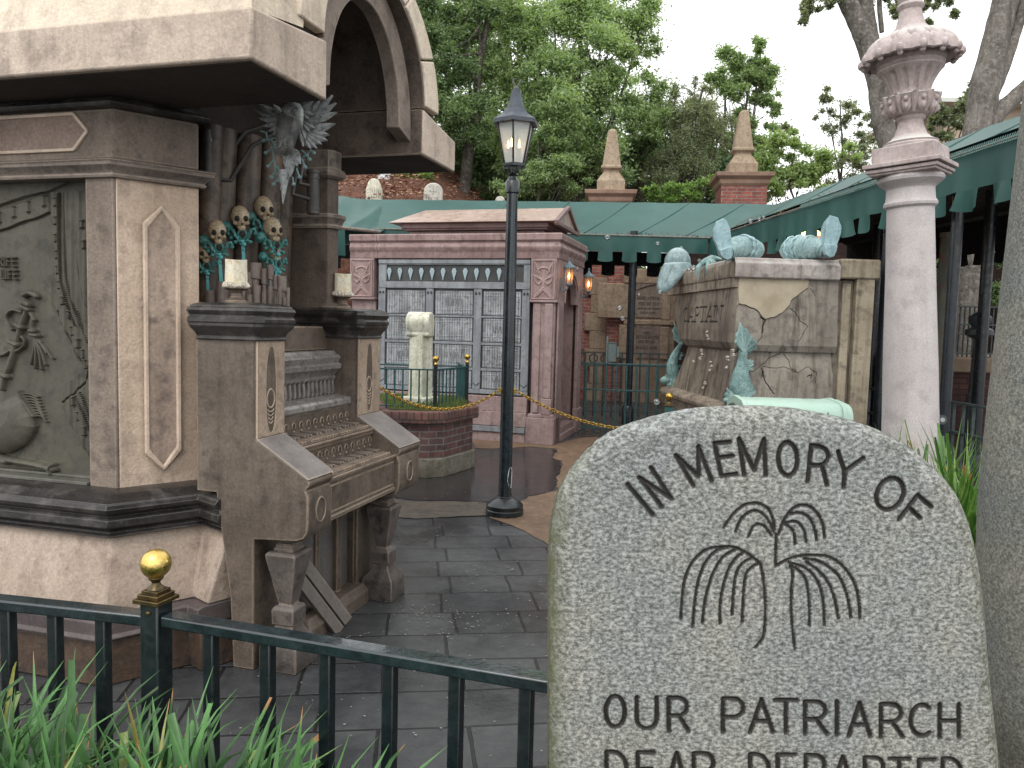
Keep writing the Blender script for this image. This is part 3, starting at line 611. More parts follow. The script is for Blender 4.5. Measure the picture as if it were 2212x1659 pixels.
# mid cornice, frieze, top band
m = MB(); m.sweep(plan+[(-.56,.26)], [(-.25,2.20),(.02,2.20),(.025,2.212),(.018,2.216),(.03,2.236),(.05,2.25),(.05,2.262),(.058,2.27),(.045,2.276),(.0,2.284),(-.25,2.284)]); K(m, 'mid_cornice', MID, .002)
m = MB(); m.sweep(plan+[(-.56,.26)], [(-.25,2.284),(.0,2.284),(.0,2.50),(-.25,2.50)]); fr_ = K(m, 'frieze', PURP)
m = MB(); m.prism([(-2.0,2.330),(-.855,2.330),(-.785,2.405),(-.855,2.478),(-2.0,2.478)], WU-.003, WU+.01, 'y'); build(m, 'frieze_field', stone('frieze_field', (.25,.185,.15), (.34,.255,.21), None, 3, .8, None, .2, .3, .5), fr_)
m = MB()
for a, b_ in (((-2.9,2.326),(-.85,2.326)), ((-.85,2.326),(-.775,2.405)), ((-.775,2.405),(-.85,2.482)), ((-.85,2.482),(-2.9,2.482))):
    m.bar((a[0],WU-.006,a[1]), (b_[0],WU-.006,b_[1]), .014, .014)
build(m, 'frieze_moulding', LITE, fr_, bevel=.003)
m = MB(); m.sweep(plan+[(-.56,.26)], [(-.25,2.50),(.0,2.50),(.03,2.505),(.038,2.52),(.03,2.535),(.01,2.54),(.01,2.58),(-.25,2.58)]); K(m, 'top_band', MOLD, .003)
# recess behind the organ: side wall, apse wall
U0, U1 = .30, 1.06
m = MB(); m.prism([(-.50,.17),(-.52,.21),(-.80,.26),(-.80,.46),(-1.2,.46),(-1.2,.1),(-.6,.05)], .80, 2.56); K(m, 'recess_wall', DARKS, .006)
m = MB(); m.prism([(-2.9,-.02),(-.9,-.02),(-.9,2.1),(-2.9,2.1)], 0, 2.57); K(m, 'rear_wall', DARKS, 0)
# far pier (on the far side of the pipes)
m = MB(); m.prism([(-.92,1.06),(-.245,1.06),(-.225,1.09),(-.225,1.15),(-.40,1.22),(-.92,1.40)], 1.60, 2.56); fp = K(m, 'far_pier', DARKS, .006)
m = MB(); m.sweep([(-.92,1.06),(-.245,1.06),(-.225,1.09),(-.225,1.16)], [(-.02,2.12),(.02,2.12),(.025,2.135),(.018,2.14),(.03,2.165),(.045,2.18),(.042,2.20),(-.02,2.205)]); build(m, 'pier_band', MID, fp, bevel=.002)
m = MB(); m.sweep([(-.92,1.06),(-.245,1.06),(-.225,1.09),(-.225,1.16)], [(-.02,2.40),(.015,2.40),(.035,2.415),(.04,2.435),(.03,2.455),(.01,2.46),(.01,2.56),(-.02,2.56)]); build(m, 'pier_capital', MID, fp, bevel=.002)
m = MB(); m.ball((-.26,1.13,1.672), .085,.085,.035); build(m, 'pier_foot', DARKS, fp)
# roof slab: two front lengths and the side along the front wall, underside plate dark, mostly shade put into its colour
ZB, ZT = 2.550, 2.735
VS = .270; US, UE = -.44, 1.745; G0, G1 = .115, 1.215
def slab(name, pts, zb, zt, mat):
    mb = MB(); n = len(pts); vs = [(a, b_, zb) for a, b_, *_ in pts]+[(p[0], p[1], p[2] if len(p) > 2 else zt) for p in pts]
    mb.add(vs, [tuple(range(n-1,-1,-1)), tuple(range(n, 2*n))]+[(i,(i+1)%n,n+(i+1)%n,n+i) for i in range(n)]); return mb
m = slab('', [(-3.0,US),(VS,US),(VS,G0,2.80),(-.62,G0,2.80),(-3.0,G0,2.8)], ZB, ZT, None); s1 = K(m, 'roof_slab', SLABS, .010)
m = slab('', [(-3.0,G1,2.80),(VS,G1,2.80),(VS,UE),(-3.0,UE)], ZB, ZT, None); K(m, 'roof_slab', SLABS, .010)
m = MB(); m.box(-2.98,US+.03,ZB-.004,-.62,UE-.03,ZB+.002); m.box(-.62,US+.03,ZB-.004,VS-.025,G0-.01,ZB+.002); m.box(-.62,G1+.01,ZB-.004,VS-.025,UE-.03,ZB+.002); K(m, 'soffit_shade_plate', SOFF, 0)
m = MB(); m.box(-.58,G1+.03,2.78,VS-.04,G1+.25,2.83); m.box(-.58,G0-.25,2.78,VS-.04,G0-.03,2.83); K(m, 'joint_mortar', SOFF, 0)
m = MB(); m.box(-2.95, G0-.15, 2.58, -.595, G1+.15, 3.6); K(m, 'vault_back', SOFF, 0)  # vault's inner shade put into the dark colour
# barrel vault: outer ring of stones, inner rib
UC = (G0+G1)/2; RI = (G1-G0)/2
def ringpts(a, b_, z0, t0, t1, n): return [(UC+a*math.cos(R(t0+(t1-t0)*i/n)), z0+b_*math.sin(R(t0+(t1-t0)*i/n))) for i in range(n+1)]
def voussoir(mb, ai, bi, ao, bo, z0, t0, t1, v0, v1, n=8):
    I = ringpts(ai, bi, z0, t0, t1, n); O = ringpts(ao, bo, z0, t0, t1, n); P = I+O[::-1]; mb.prism([(p[0], p[1]) for p in P], v0, v1, 'x')
ring = [(1.2,28),(29.2,61),(62.2,90),(91.2,118),(119.2,150.5),(151.8,178.8)]
for t0, t1 in ring:
    m = MB(); voussoir(m, .575, .51, .775, .62, 2.812, t0, t1, -.60, VS+.004, 10); K(m, 'arch_stone', ROOFS, .008)
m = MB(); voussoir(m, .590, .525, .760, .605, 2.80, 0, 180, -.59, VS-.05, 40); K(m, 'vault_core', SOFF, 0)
m = MB(); voussoir(m, .5605, .4955, .5735, .5085, 2.812, 0, 180, -.59, VS-.006, 40); K(m, 'vault_shade_lining', DARKS, 0)  # thin dark ring inside the arch, mostly shade put into its colour
m = MB(); m.box(-.6, G1-.006, ZB+.003, VS-.008, G1-.001, 2.80); K(m, 'recess_shade_lining', DARKS, 0); m = MB(); m.box(-.6, G0+.001, ZB+.003, VS-.008, G0+.006, 2.80); K(m, 'recess_shade_lining', DARKS, 0)  # dark plates over the slab ends, mostly shade painted in
m = MB()
Ii = ringpts(.385,.49,2.69,0,180,40); Oo = ringpts(.545,.625,2.69,0,180,40); Pp = [(.385+UC,2.665)]+Ii+[(UC-.385,2.665)]+[(UC-.545,2.62)]+Oo[::-1]+[(UC+.545,2.62)]
m.prism([(p[0],p[1]) for p in Pp], .115, .195, 'x'); K(m, 'arch_rib', stone('rib_stone', (.22,.175,.145), (.32,.26,.215), (.17,.135,.115), 2.4, .8, None, .3, .25, .5, edge=(.5,.41,.33)), .006)
# sloping roof behind the fascia
m = MB(); e = 2.728; k = .42
m.add([(-3.0,US+.004,e),(VS-.004,US+.004,e),(VS-.004,UC-.74,e+.06),(VS-.01-.2,US+.01+k,4.2),(-3.0,US+.01+k,4.2),(-.35,UC,4.2),(VS-.21,UC-.3,4.2)], [(0,1,3,4),(1,2,3),(2,6,3),(3,6,5,4)]); K(m, 'roof', ROOFS, 0)

# ---- relief panel (bronze-green) in the front wall: carved height field
def reliefmat():
    m = stone('green_bronze_relief', (.075,.070,.053), (.105,.098,.072), (.055,.053,.043), 3, .6, None, .2, .15, .18, dirt=(.02,.018,.013), spec=.4); return m
x0, x1, z0, z1 = -1.75, PR, .835, 2.215; nx, nz = 640, 900
RX, RZ = np.meshgrid(np.linspace(x0, x1, nx), np.linspace(z0, z1, nz)); RY0 = WU+.085
def RP(L, c): return [tuple(BF.onu(*c(x, y), RY0))[::2] for x, y in L]
r1 = CC(0,700,2.764); r2 = CC(0,1200,2.212)
H = np.zeros(RX.shape); DT = np.zeros(RX.shape)
def tubeadd(L, r, h, c=None, soft=1.0):
    P = [RP(smoothline(l), c) if c else l for l in L]; d = sdist(RX, RZ, P, r*1.3); t = np.clip(1-(d/r)**2, 0, 1)**.5
    global H; H = np.maximum(H, t*h)
def groove(L, r, h, c):
    global H, DT; d = sdist(RX, RZ, [RP(smoothline(l), c) for l in L], r*2); g_ = np.clip(1-d/r, 0, 1); H -= g_*h; DT = np.maximum(DT, g_*.9)
# curtain at the right: raised folds
cp = RP([(575,380),(600,1000),(560,1300),(640,1480),(720,1659)], r1)+RP([(620,330),(730,520),(740,560),(690,620),(560,690),(545,860),(650,1060),(720,1180),(810,1360),(830,1400),(850,700),(850,0)], r2)+RP([(1000,150),(575,160)], r1)
ins_ = inpoly(RX, RZ, cp); H = np.where(ins_, .010+.004*np.sin(RX*95+RZ*6)+.0015*np.sin(RX*260+3), H)
groove([[(545,870),(650,1060),(720,1180),(820,1370)]], .004, .004, r2); groove([[(560,850),(690,750),(780,640),(795,540)], [(520,60),(580,220),(650,350),(740,530)]], .006, .008, r2)
groove([[(835,680),(850,850),(880,1100),(930,1300),(985,1430)], [(675,170),(680,600),(700,1100),(740,1300),(810,1480),(870,1640)], [(725,170),(735,600),(755,1100),(800,1300),(870,1480),(930,1640)]], .003, .004, r1)
for Ls, cc in (([(665,180),(668,600),(685,1000),(715,1200),(770,1400),(850,1600)], r1), ([(735,180),(742,600),(750,1000),(780,1200),(835,1400),(905,1600)], r1), ([(690,60),(735,180),(790,320)], r2), ([(690,790),(740,920),(800,1080)], r2), ([(725,760),(780,900),(815,1010)], r2)):
    P = RP(smoothline(Ls), cc); P = np.array(P); s = np.concatenate([[0], np.cumsum(np.hypot(*np.diff(P, axis=0).T))]); n = int(s[-1]/.009)
    for t in np.linspace(0, s[-1], n):
        x = np.interp(t, s, P[:,0]); z = np.interp(t, s, P[:,1]); tubeadd([[(x-.003,z-.002),(x+.003,z+.002)]], .0042, .018)
def tassel(x, y, c, w=.016, h=.034, tilt=0):
    p = RP([(x, y)], c)[0]; a, b_ = p; tubeadd([[(a-w*.3,b_),(a+w*.3,b_)]], .007, .021); tubeadd([[(a,b_-.008),(a-tilt,b_-h)]], w*.55, .018)
    global H, DT; d = sdist(RX, RZ, [[(a-w*.6-tilt,b_-h-.003),(a+w*.5-tilt,b_-h-.001)]], .008); g_ = np.clip(1-d/.0035, 0, 1); H -= g_*.008; DT = np.maximum(DT, g_*.8)
for x, y in [(640,250),(640,450),(640,640),(650,820),(655,985),(670,1150),(715,1320),(780,1470)]: tassel(x, y-20, r1)
for x, y in [(650,190),(700,300),(750,390),(770,480),(660,800),(700,930),(760,1060)]: tassel(x, y, r2, .018, .04)
for x, y in [(925,470),(945,690)]: tassel(x, y, r1)
# swag at top with drops
sp_ = RP([(-300,440),(0,305),(300,205),(560,150),(1000,-60),(-400,-60)], r1); H = np.where(inpoly(RX, RZ, sp_), np.maximum(H, .013), H)
groove([[(-200,400),(0,320),(200,250),(500,165)], [(-200,440),(0,365),(220,290),(530,180)]], .004, .006, r1)
sw = RP([(-300,430),(0,350),(220,280),(530,170),(560,380),(450,430),(270,500),(100,560),(0,585),(-300,660)], r1); H = np.where(inpoly(RX, RZ, sw), np.maximum(H, .010), H)
groove([[(-300,680),(0,590),(120,555),(270,490),(420,450),(560,385)]], .007, .012, r1)
for x, y in [(25,380),(185,320),(340,265),(510,200),(-130,430)]: tassel(x, y, r1, .022, .048)
# lettering
for t, x, y, h in (("RIFE", 182, 965, .041), ("LIFE", 200, 1105, .041)):
    p = RP([(x, y)], r1)[0]; w = sum(FONT[c][0] for c in t)+.30*(len(t)-1)
    L = text_strokes(t, p[0]-w*.82*h, p[1], h, .30*.82/.82, wid=.82); tubeadd(L, .0052, .014)
# horn, bagpipe, staff, plume
tubeadd([[(240,880),(215,900),(190,1100),(195,1300)]], .001, .0, r1)
tubeadd([[(255,60),(205,200),(150,390),(95,560),(60,620)]], .016, .020, r2); tubeadd([[(60,630),(40,730)]], .012, .018, r2)
tubeadd([[(25,590),(95,625)], [(225,20),(285,45)], [(180,175),(225,200)], [(120,320),(185,350)], [(235,-15),(290,5)]], .014, .026, r2)
tubeadd([[(290,1275),(355,1255),(430,1290)]], .016, .02, r1); tubeadd([[(300,1340),(365,1380)], [(285,1395),(350,1430)]], .012, .026, r1)
tubeadd([[(270,45),(300,90),(320,130)], [(310,110),(300,200),(315,240)]], .012, .017, r2); tubeadd([[(300,225),(335,230)], [(310,260),(360,270)]], .012, .026, r2)
tubeadd([[(215,65),(140,45),(90,80),(85,140),(130,215)], [(190,390),(230,360),(240,310),(215,280)], [(0,440),(60,430),(110,400)], [(120,400),(160,405),(195,390)]], .009, .017, r2)
for a in [(480,465),(430,420),(405,380),(420,520),(385,560),(330,550),(295,515),(385,330)]: tubeadd([[(325,290),((325+a[0])/2+10,(290+a[1])/2-10),a]], .007, .016, r2)
bag = RP([(-400,760),(-100,860),(0,900),(60,830),(200,765),(270,820),(330,960),(340,1060),(310,1140),(250,1220),(120,1290),(0,1290),(-400,1290)], r2)
bi = inpoly(RX, RZ, bag); dbag = sdist(RX, RZ, [bag+[bag[0]]], .14); H = np.where(bi, np.maximum(H, .008+.042*np.sqrt(np.clip(1-(1-np.clip(dbag/.14,0,1))**2, 0, 1))), H)
tubeadd([[(215,755),(280,860),(350,965)]], .009, .032, r2)
for k_ in range(9): yy = 770+k_*24; tubeadd([[(240+k_*13,yy),(300+k_*12,yy+8),(355+k_*9,yy+30+k_*3)]], .006, .016, r2)
tubeadd([[(0,1310),(100,1345),(300,1380),(470,1420)]], .017, .026, r2); tubeadd([[(460,1415),(500,1425)]], .021, .03, r2); tubeadd([[(505,1385),(485,1430),(495,1465)]], .012, .036, r2); tubeadd([[(0,1300),(60,1345),(90,1360)]], .018, .031, r2)
tubeadd([[(-60,940),(0,950),(50,1010),(40,1080)]], .03, .05, r2)
H *= 1.5
gridmesh('relief_panel', RX, RY0-H, RZ, reliefmat(), crypt, {'dirt': np.clip(DT, 0, .85)})
m = MB(); m.box(-2.9,WU-.012,.812,PR-.004,WU+.10,.828); m.box(-2.9,WU+.05,.828,PR,WU+.10,.840); m.box(PR-.008,WU+.03,.828,PR+.004,WU+.1,2.2); K(m, 'relief_frame', stone('relief_frame', (.09,.088,.075), (.15,.145,.125), None, 4, .5, None, .2, .2, .2), .003)

# ================================================================ STONE ORGAN
organ = empty('stone_organ', 'grey-brown stone pipe organ with two stepped keyboards against the crypt', 'organ', BO, BF.rz)
Q = lambda mb, n, m=None, bv=.006, par=None, **k: build(mb, n, m or ORG, par or organ, bevel=bv, **k)
UN = .215; UF0, UF1 = .975, 1.275
CKF = [(.20,.618),(.235,.632),(.252,.66),(.256,.70),(.256,.82),(.247,.838),(.240,.846),(.250,.856),(.262,.872),(.262,.885),(.252,.899),(.0,1.052)]
piers = []
for u0, u1, vb in ((0, UN, -.315), (UF0, UF1-.012, -.55)):
    m = MB(); m.prism([(-.125,0),(-.018,0),(-.018,.606)]+CKF+[(0,1.50),(vb,1.50),(vb,.805),(-.212,.805),(-.14,.33)], u0, u1-.002, 'y'); ck = Q(m, 'pier', bv=.005); piers.append(ck)
    m = MB(); m.prism([(.262,.897),(.245,.913),(.003,1.064),(-.0,1.053),(.25,.897)], u0-.006, u1+.006, 'y'); Q(m, 'cheek_top', stone('worn_grey_stone', (.17,.15,.14), (.24,.215,.20), None, 5, .55, .4, .2, .2, .25, edge=(.42,.35,.28)), .003, ck)
    m = MB(); uc = (u0+u1)/2; e1 = [(uc+.048*math.cos(a), .745+.062*math.sin(a)) for a in [2*math.pi*i/28 for i in range(28)]]; e2 = [(uc+.040*math.cos(a), .745+.054*math.sin(a)) for a in [2*math.pi*i/28 for i in range(28)]]
    n = 28; m.add([(.2563,a,b_) for a,b_ in e1]+[(.2615,a*.9+uc*.1,b_*.9+.0745) for a,b_ in e1]+[(.2615,a,b_) for a,b_ in e2]+[(.2565,a*.97+uc*.03,b_*.97+.02235) for a,b_ in e2], [((r_*n+i),(r_*n+(i+1)%n),((r_+1)*n+(i+1)%n),((r_+1)*n+i)) for r_ in range(3) for i in range(n)]); Q(m, 'oval_moulding', None, 0, ck)
near_pier, far_pier = piers
# pier front carvings (height field on each narrow face)
def pierface(u0, u1, par):
    nx, nz = 110, 420; A_, B2 = np.meshgrid(np.linspace(u0+.004, u1-.004, nx), np.linspace(1.066, 1.497, nz)); um = (u0+u1)/2; zc = 1.275
    hw = .040*np.sqrt(np.clip(1-((B2-zc)/.195)**2, 0, 1))**.8; D = np.where(np.abs(A_-um) < hw, -.014, 0.0)
    Hh = np.zeros(A_.shape)
    for P, r_, h_ in ([arc(um,1.235,.030,.042,0,360,24)], .007, .013), ([[(um-.006,1.26),(um-.004,1.30)], [(um+.008,1.255),(um+.006,1.30)], [(um,1.225),(um,1.228)]], .006, .010), ([arc(um,1.19-.018*i,.026-.004*i,.016,200,340,8) for i in range(4)], .006, .012), ([[(um,1.30),(um-.002,1.40)], [(um-.016,1.30),(um-.008,1.38)], [(um+.016,1.30),(um+.008,1.38)], arc(um,1.405,.016,.02,0,360,12), [(um-.02,1.385),(um+.02,1.43)], [(um+.02,1.385),(um-.016,1.425)], arc(um,1.435,.01,.012,0,360,8)], .005, .010), ([[(um-.016,1.125),(um,1.09),(um+.016,1.125)], [(um,1.135),(um,1.095)]], .006, .010):
        d = sdist(A_, B2, P, .02); Hh = np.maximum(Hh, np.clip(1-(d/r_)**2, 0, 1)**.5*h_)
    D = D+np.where(D < 0, Hh, 0)
    gridmesh('carved_front', .004+D, A_, B2, ORGL, par)
    mb = MB(); mb.box(-.02,u0,1.062,.0035,u0+.0045,1.499); mb.box(-.02,u1-.0045,1.062,.0035,u1,1.499); Q(mb, 'front_edge', ORGL, .001, par)
pierface(0, UN, near_pier); pierface(UF0, UF1-.03, far_pier)
# pier caps
capprof = [(-.12,1.497),(.012,1.497),(.016,1.503),(.012,1.510),(.012,1.516),(.02,1.530),(.038,1.548),(.046,1.560),(.046,1.572),(.052,1.578),(.052,1.592),(.044,1.602),(.044,1.608),(.050,1.618),(.054,1.628),(.048,1.640),(.040,1.644),(.036,1.652),(.0,1.664),(-.12,1.664)]
for u0, u1, par in ((0, UN, near_pier), (UF0, UF1-.03, far_pier)):
    vb = -.302 if u0 == 0 else -.5; m = MB(); m.sweep([(vb,u1),(-.008,u1),(.0,u1-.008),(0,u0+.006),(-.006,u0),(vb+.008,u0),(vb,u0+.008)][::-1], [(max(o,-.05), z) for o, z in capprof], closed=True); m.prism([(vb+.02,u0+.02),(-.03,u0+.02),(-.03,u1-.02),(vb+.02,u1-.02)], 1.50, 1.6635); Q(m, 'cap', MOLD, 0, par, ang=28)
# keyboards
KU0, KU1 = UN, UF0
m = MB(); m.prism([(-.02,.655),(.232,.655),(.232,.672),(.226,.676),(.226,.842),(.24,.848),(.24,.862),(.0,.870),(-.02,.870)], KU0, KU1, 'y'); kb1 = Q(m, 'lower_case', bv=.003)
m = MB(); m.box(.2265,KU0+.02,.69,.2295,KU1-.02,.70); m.box(.2265,KU0+.02,.815,.2295,KU1-.02,.825); Q(m, 'case_bead', None, .001, kb1)
m = MB(); m.prism([(-.02,.87),(.088,.87),(.088,.965),(.100,.972),(.100,.985),(.106,.99),(.106,1.002),(-.02,1.010)], KU0, KU1, 'y'); kb2 = Q(m, 'upper_case', bv=.003)
m = MB(); m.prism([(-.30,1.0),(-.055,1.0),(-.055,1.125),(-.30,1.125)], KU0, KU1, 'y'); kb3 = Q(m, 'stop_board', bv=.003)
wet = stone('wet_worn_stone', (.20,.185,.175), (.30,.28,.265), (.10,.09,.085), 7, .34, .2, .2, .2, .25, spec=.6)
m = MB(); m.prism([(-.30,1.125),(-.048,1.125),(-.040,1.135),(-.040,1.158),(-.052,1.172),(-.12,1.182),(-.30,1.185)], KU0, KU1, 'y'); Q(m, 'ledge', wet, .003)
m = MB(); m.prism([(-.45,1.18),(-.155,1.18),(-.155,1.28),(-.45,1.28)], KU0, KU1, 'y'); dk = Q(m, 'desk', bv=.003)
m = MB(); m.prism([(-.45,1.272),(-.135,1.272),(-.13,1.282),(-.138,1.288),(-.118,1.318),(-.098,1.330),(-.094,1.352),(-.112,1.362),(-.104,1.378),(-.100,1.392),(-.112,1.404),(-.128,1.410),(-.14,1.426),(-.45,1.436)], KU0, KU1-.02, 'y'); Q(m, 'desk_cornice', wet, 0, dk, ang=45)
m = MB(); m.box(-.46,KU0,1.43,-.20,KU1,1.56); Q(m, 'desk_top', None)
m = MB()
for i in range(17): u = KU0+.02+i*(KU1-KU0-.05)/16; m.prism([(-.156,1.185),(-.142,1.185),(-.137,1.20),(-.141,1.26),(-.128,1.276),(-.156,1.276)], u-.010, u+.010, 'y')
Q(m, 'desk_fluting', wet, .002, dk)
def keys(name, vf, vb, z, par):
    m = MB(); n = 24; w = (KU1-KU0-.05)/n
    for i in range(n): u = KU0+.02+i*w; m.prism([(vb,z-.01),(vf,z-.01),(vf,z+.006),(vb,z+.008)], u+.0016, u+w-.0016, 'y')
    Q(m, 'white_keys', None, .0015, par); m = MB()
    for i in range(n):
        if i%7 in (2,6): continue
        u = KU0+.02+(i+1)*w; m.prism([(vb,z),(vf-.05,z),(vf-.055,z+.020),(vb,z+.021)], u-.0062, u+.0062, 'y')
    Q(m, 'black_keys', stone('key_stone', (.11,.088,.074), (.15,.125,.11), None, 3, .5, .4, .2, .2, .3, edge=(.3,.25,.2)), .0015, par)
keys('k', .218, .088, .872, kb1); keys('k', .088, -.055, 1.014, kb2)
def knobs(v, z, par, n=11):
    first = None
    for i in range(n):
        u = KU0+.035+i*(KU1-KU0-.07)/(n-1)
        if first is None:
            m = MB()
            for k_ in range(10):
                a0_, a1_ = R(-30+k_*24), R(-30+(k_+1)*24); m.tube([(.003,.017*math.cos(a0_),.018*math.sin(a0_)),(.003,.017*math.cos(a1_),.018*math.sin(a1_))], .0030, 6)
            m.ball((.003,.003,-.026), .005, n=8, m=6); first = Q(m, 'stop_knob', None, 0, par); o = first
        else: o = first.copy(); S.collection.objects.link(o); o.parent = par
        o.location = (v, u, z)
knobs(.088, .935, kb2); knobs(-.055, 1.068, kb3)
# kick board and lower wall
m = MB(); m.box(-.30,UN,.0,-.06,.98,.66); kick = Q(m, 'kick_board', stone('kick_stone', (.115,.105,.098), (.19,.175,.165), None, 2.4, .6, .4, .3, .3, .4))
m = MB(); m.box(-.062,UN+.06,.10,-.045,UN+.10,.62); m.box(-.062,.60,.10,-.045,.64,.62); m.box(-.062,.80,.06,-.03,.85,.65); m.box(-.062,.55,.0,-.0,.97,.10)
for k_ in range(9):
    a_ = R(180+k_*10); m.obox((-.054,.36+.22*math.cos(a_),.62+.40*math.sin(a_)), .014, .07, .012, Matrix.Rotation(R(90)+a_*.6, 3, 'X'))
Q(m, 'kick_panel', None, .003, kick)
m = MB(); m.box(-.06,.98,.0,.0,1.24,.66); Q(m, 'side_panel', None)
m = MB(); m.sweep([(-.04,.36),(.05,.36),(.05,.97)], [(-.05,0),(.03,0),(.03,.07),(0,.11),(-.05,.11)]); Q(m, 'plinth_step')
# turned legs
def leg(v, u):
    m = MB(); m.sq([(.092,0),(.095,.012),(.095,.105),(.088,.125),(.070,.145),(.050,.175),(.044,.20)], (v,u,0)); 
    m.sq([(.044,.198),(.055,.205),(.056,.275),(.048,.285),(.033,.292),(.032,.305)], (v,u,0))
    m.sq([(.034,.300),(.076,.520),(.076,.535),(.066,.545),(.03,.547)], (v,u,0))
    m.sq([(.048,.546),(.050,.560),(.040,.566),(.044,.574),(.036,.580)], (v,u,0)); m.lathe([(.035,.578),(.055,.588),(.062,.602),(.055,.616),(.038,.622),(.04,.64),(.06,.66)], 24, (v,u,0))
    Q(m, 'leg', stone('leg_stone', (.10,.085,.076), (.17,.145,.13), (.06,.052,.048), 3, .55, .4, .3, .3, .5, edge=(.40,.31,.25)), .004, ang=30)
leg(.098, .105); leg(.115, 1.09)
# pedal board
pl_, ph_ = Vector((.13,.57,.015)), Vector((-.03,.36,.40))
d = (ph_-pl_); ln = d.length; dn = d.normalized(); sdv = Vector((.4,.9,0)); sdv = (sdv-dn*sdv.dot(dn)).normalized(); nn = dn.cross(sdv)
rm = Matrix((sdv, dn, nn)).transposed()
for s_ in (-.034, .034):
    m = MB(); m.obox(pl_+d*.5+sdv*s_, .058, ln, .035, rm); Q(m, 'pedal', stone('pedal_stone', (.19,.165,.15), (.25,.22,.20), None, 5, .6, .45, .2, .2, .3, edge=(.4,.34,.28)), .004)
# large pipes in the recess
PIPE = stone('pipe_stone', (.10,.078,.064), (.19,.14,.105), (.06,.047,.04), 4, .5, .38, .5, .25, .3)
PIPD = paint('pipe_iron', (.045,.042,.040), (.075,.068,.062), .5, 0, 14, .3)
pipes = []
for i, (x, Z, r_, zt_) in enumerate([(445,4.02,.052,2.55),(472,4.10,.062,2.55),(524,4.22,.066,2.55),(572,4.36,.066,2.55),(600,4.55,.06,2.55),(612,4.72,.055,2.5),(622,4.88,.05,2.4)]):
    P = BF.l(atY(x, 560, Z)); m = MB(); tp = BF.l(atY(x+(14 if i < 5 else 4), 300, Z))
    m.tube([(P.x,P.y,1.2),(P.x,P.y,1.6),(tp.x,tp.y,zt_)], r_, 28); o = Q(m, 'organ_pipe', PIPE, 0); pipes.append((o, P))
def brackets():
    m = MB()
    for L in ([(455,345),(478,349),(530,285),(600,262)], [(455,384),(498,390),(545,315),(600,285)]):
        pts = [BF.l(atY(x, y, 4.0+.06*i)) for i, (x, y) in enumerate(L)]; pts = [pts[0]]+[pts[0].lerp(pts[1],.6)]+pts[1:]; m.tube(pts, .011, 10)
    P = BF.l(atY(449, 330, 3.98)); m.tube([(P.x,P.y,2.24),(P.x,P.y,2.52)], .022, 14); m.tube([(P.x,P.y,2.28),(P.x,P.y,2.30)], .027, 14); m.tube([(P.x,P.y,2.46),(P.x,P.y,2.48)], .027, 14)
    Q(m, 'bracket_pipe', PIPD, 0)
    m = MB(); c_ = CC(950,350,3.687); at = lambda x, y, Z=4.35: BF.l(atY(*c_(x, y), Z))
    a, b_ = at(1045,1180), at(1045,1640); b2 = at(1045,1815); m.tube([a, b2], .033, 18); m.tube([at(1045,1200), at(1045,1230)], .038, 18); m.tube([at(1045,1290), at(1045,1310)], .038, 18); m.tube([at(1045,1740), at(1045,1760)], .038, 18)
    m.tube([at(1000,1410,4.33), at(850,1370,4.30), at(880,1180,4.30), at(895,1020,4.32)], .012, 10); m.tube([at(1000,1600,4.33), at(750,1530,4.30), at(790,1280,4.30), at(830,1050,4.32)], .012, 10)
    Q(m, 'bracket_pipe', PIPD, 0)
brackets()
# rank of small pipes above the desk
SPM = stone('small_pipe_stone', (.15,.115,.10), (.24,.19,.165), None, 6, .55, .4, .3, .2, .3)
sp2 = CC(780,800,2.765)
for xa, xb, yt, ym in [(570,688,650,830),(690,755,715,890),(760,826,670,840),(822,870,785,950),(872,962,795,960),(530,606,750,930),(606,682,895,2000),(694,750,955,2000),(762,812,905,2000),(868,920,910,2000),(962,1000,920,2000),(926,966,1025,2000),(214,336,855,2000),(76,194,950,2000),(480,516,900,2000),(830,862,1010,2000),(535,600,995,2000)]:
    Z = 3.93 if ym > 1500 else 3.99; a = BF.l(atY(*sp2(xa, yt), Z)); b_ = BF.l(atY(*sp2(xb, yt), Z)); r_ = (b_-a).length/2; c_ = (a+b_)/2; zb = 1.55; m = MB()
    if ym < 1500:
        zm = BF.l(atY(*sp2(xa, ym), Z)).z; n = 20; zt_ = c_.z
        lo = [(c_.x+r_*math.cos(t), c_.y+r_*math.sin(t), zm-.006*math.sin(t)) for t in [2*math.pi*i/n for i in range(n)]]; hi = [(p[0], p[1], zt_) for p in lo]
        m.add(lo+hi, [(i,(i+1)%n,n+(i+1)%n,n+i) for i in range(n)]+[tuple(range(n-1,-1,-1))]); m.lathe([(r_*.8,0),(r_*.8,.001)], n, (c_.x,c_.y,zt_-.004)); m.lathe([(r_*.62,zb),(r_*.62,zm+.002)], n, (c_.x,c_.y,0)); 
    else: m.lathe([(r_,zb),(r_,c_.z),(r_*.78,c_.z),(r_*.78,c_.z-.03),(.001,c_.z-.03)], 22, (c_.x,c_.y,0), cap=False)
    Q(m, 'small_pipe', SPM, 0)
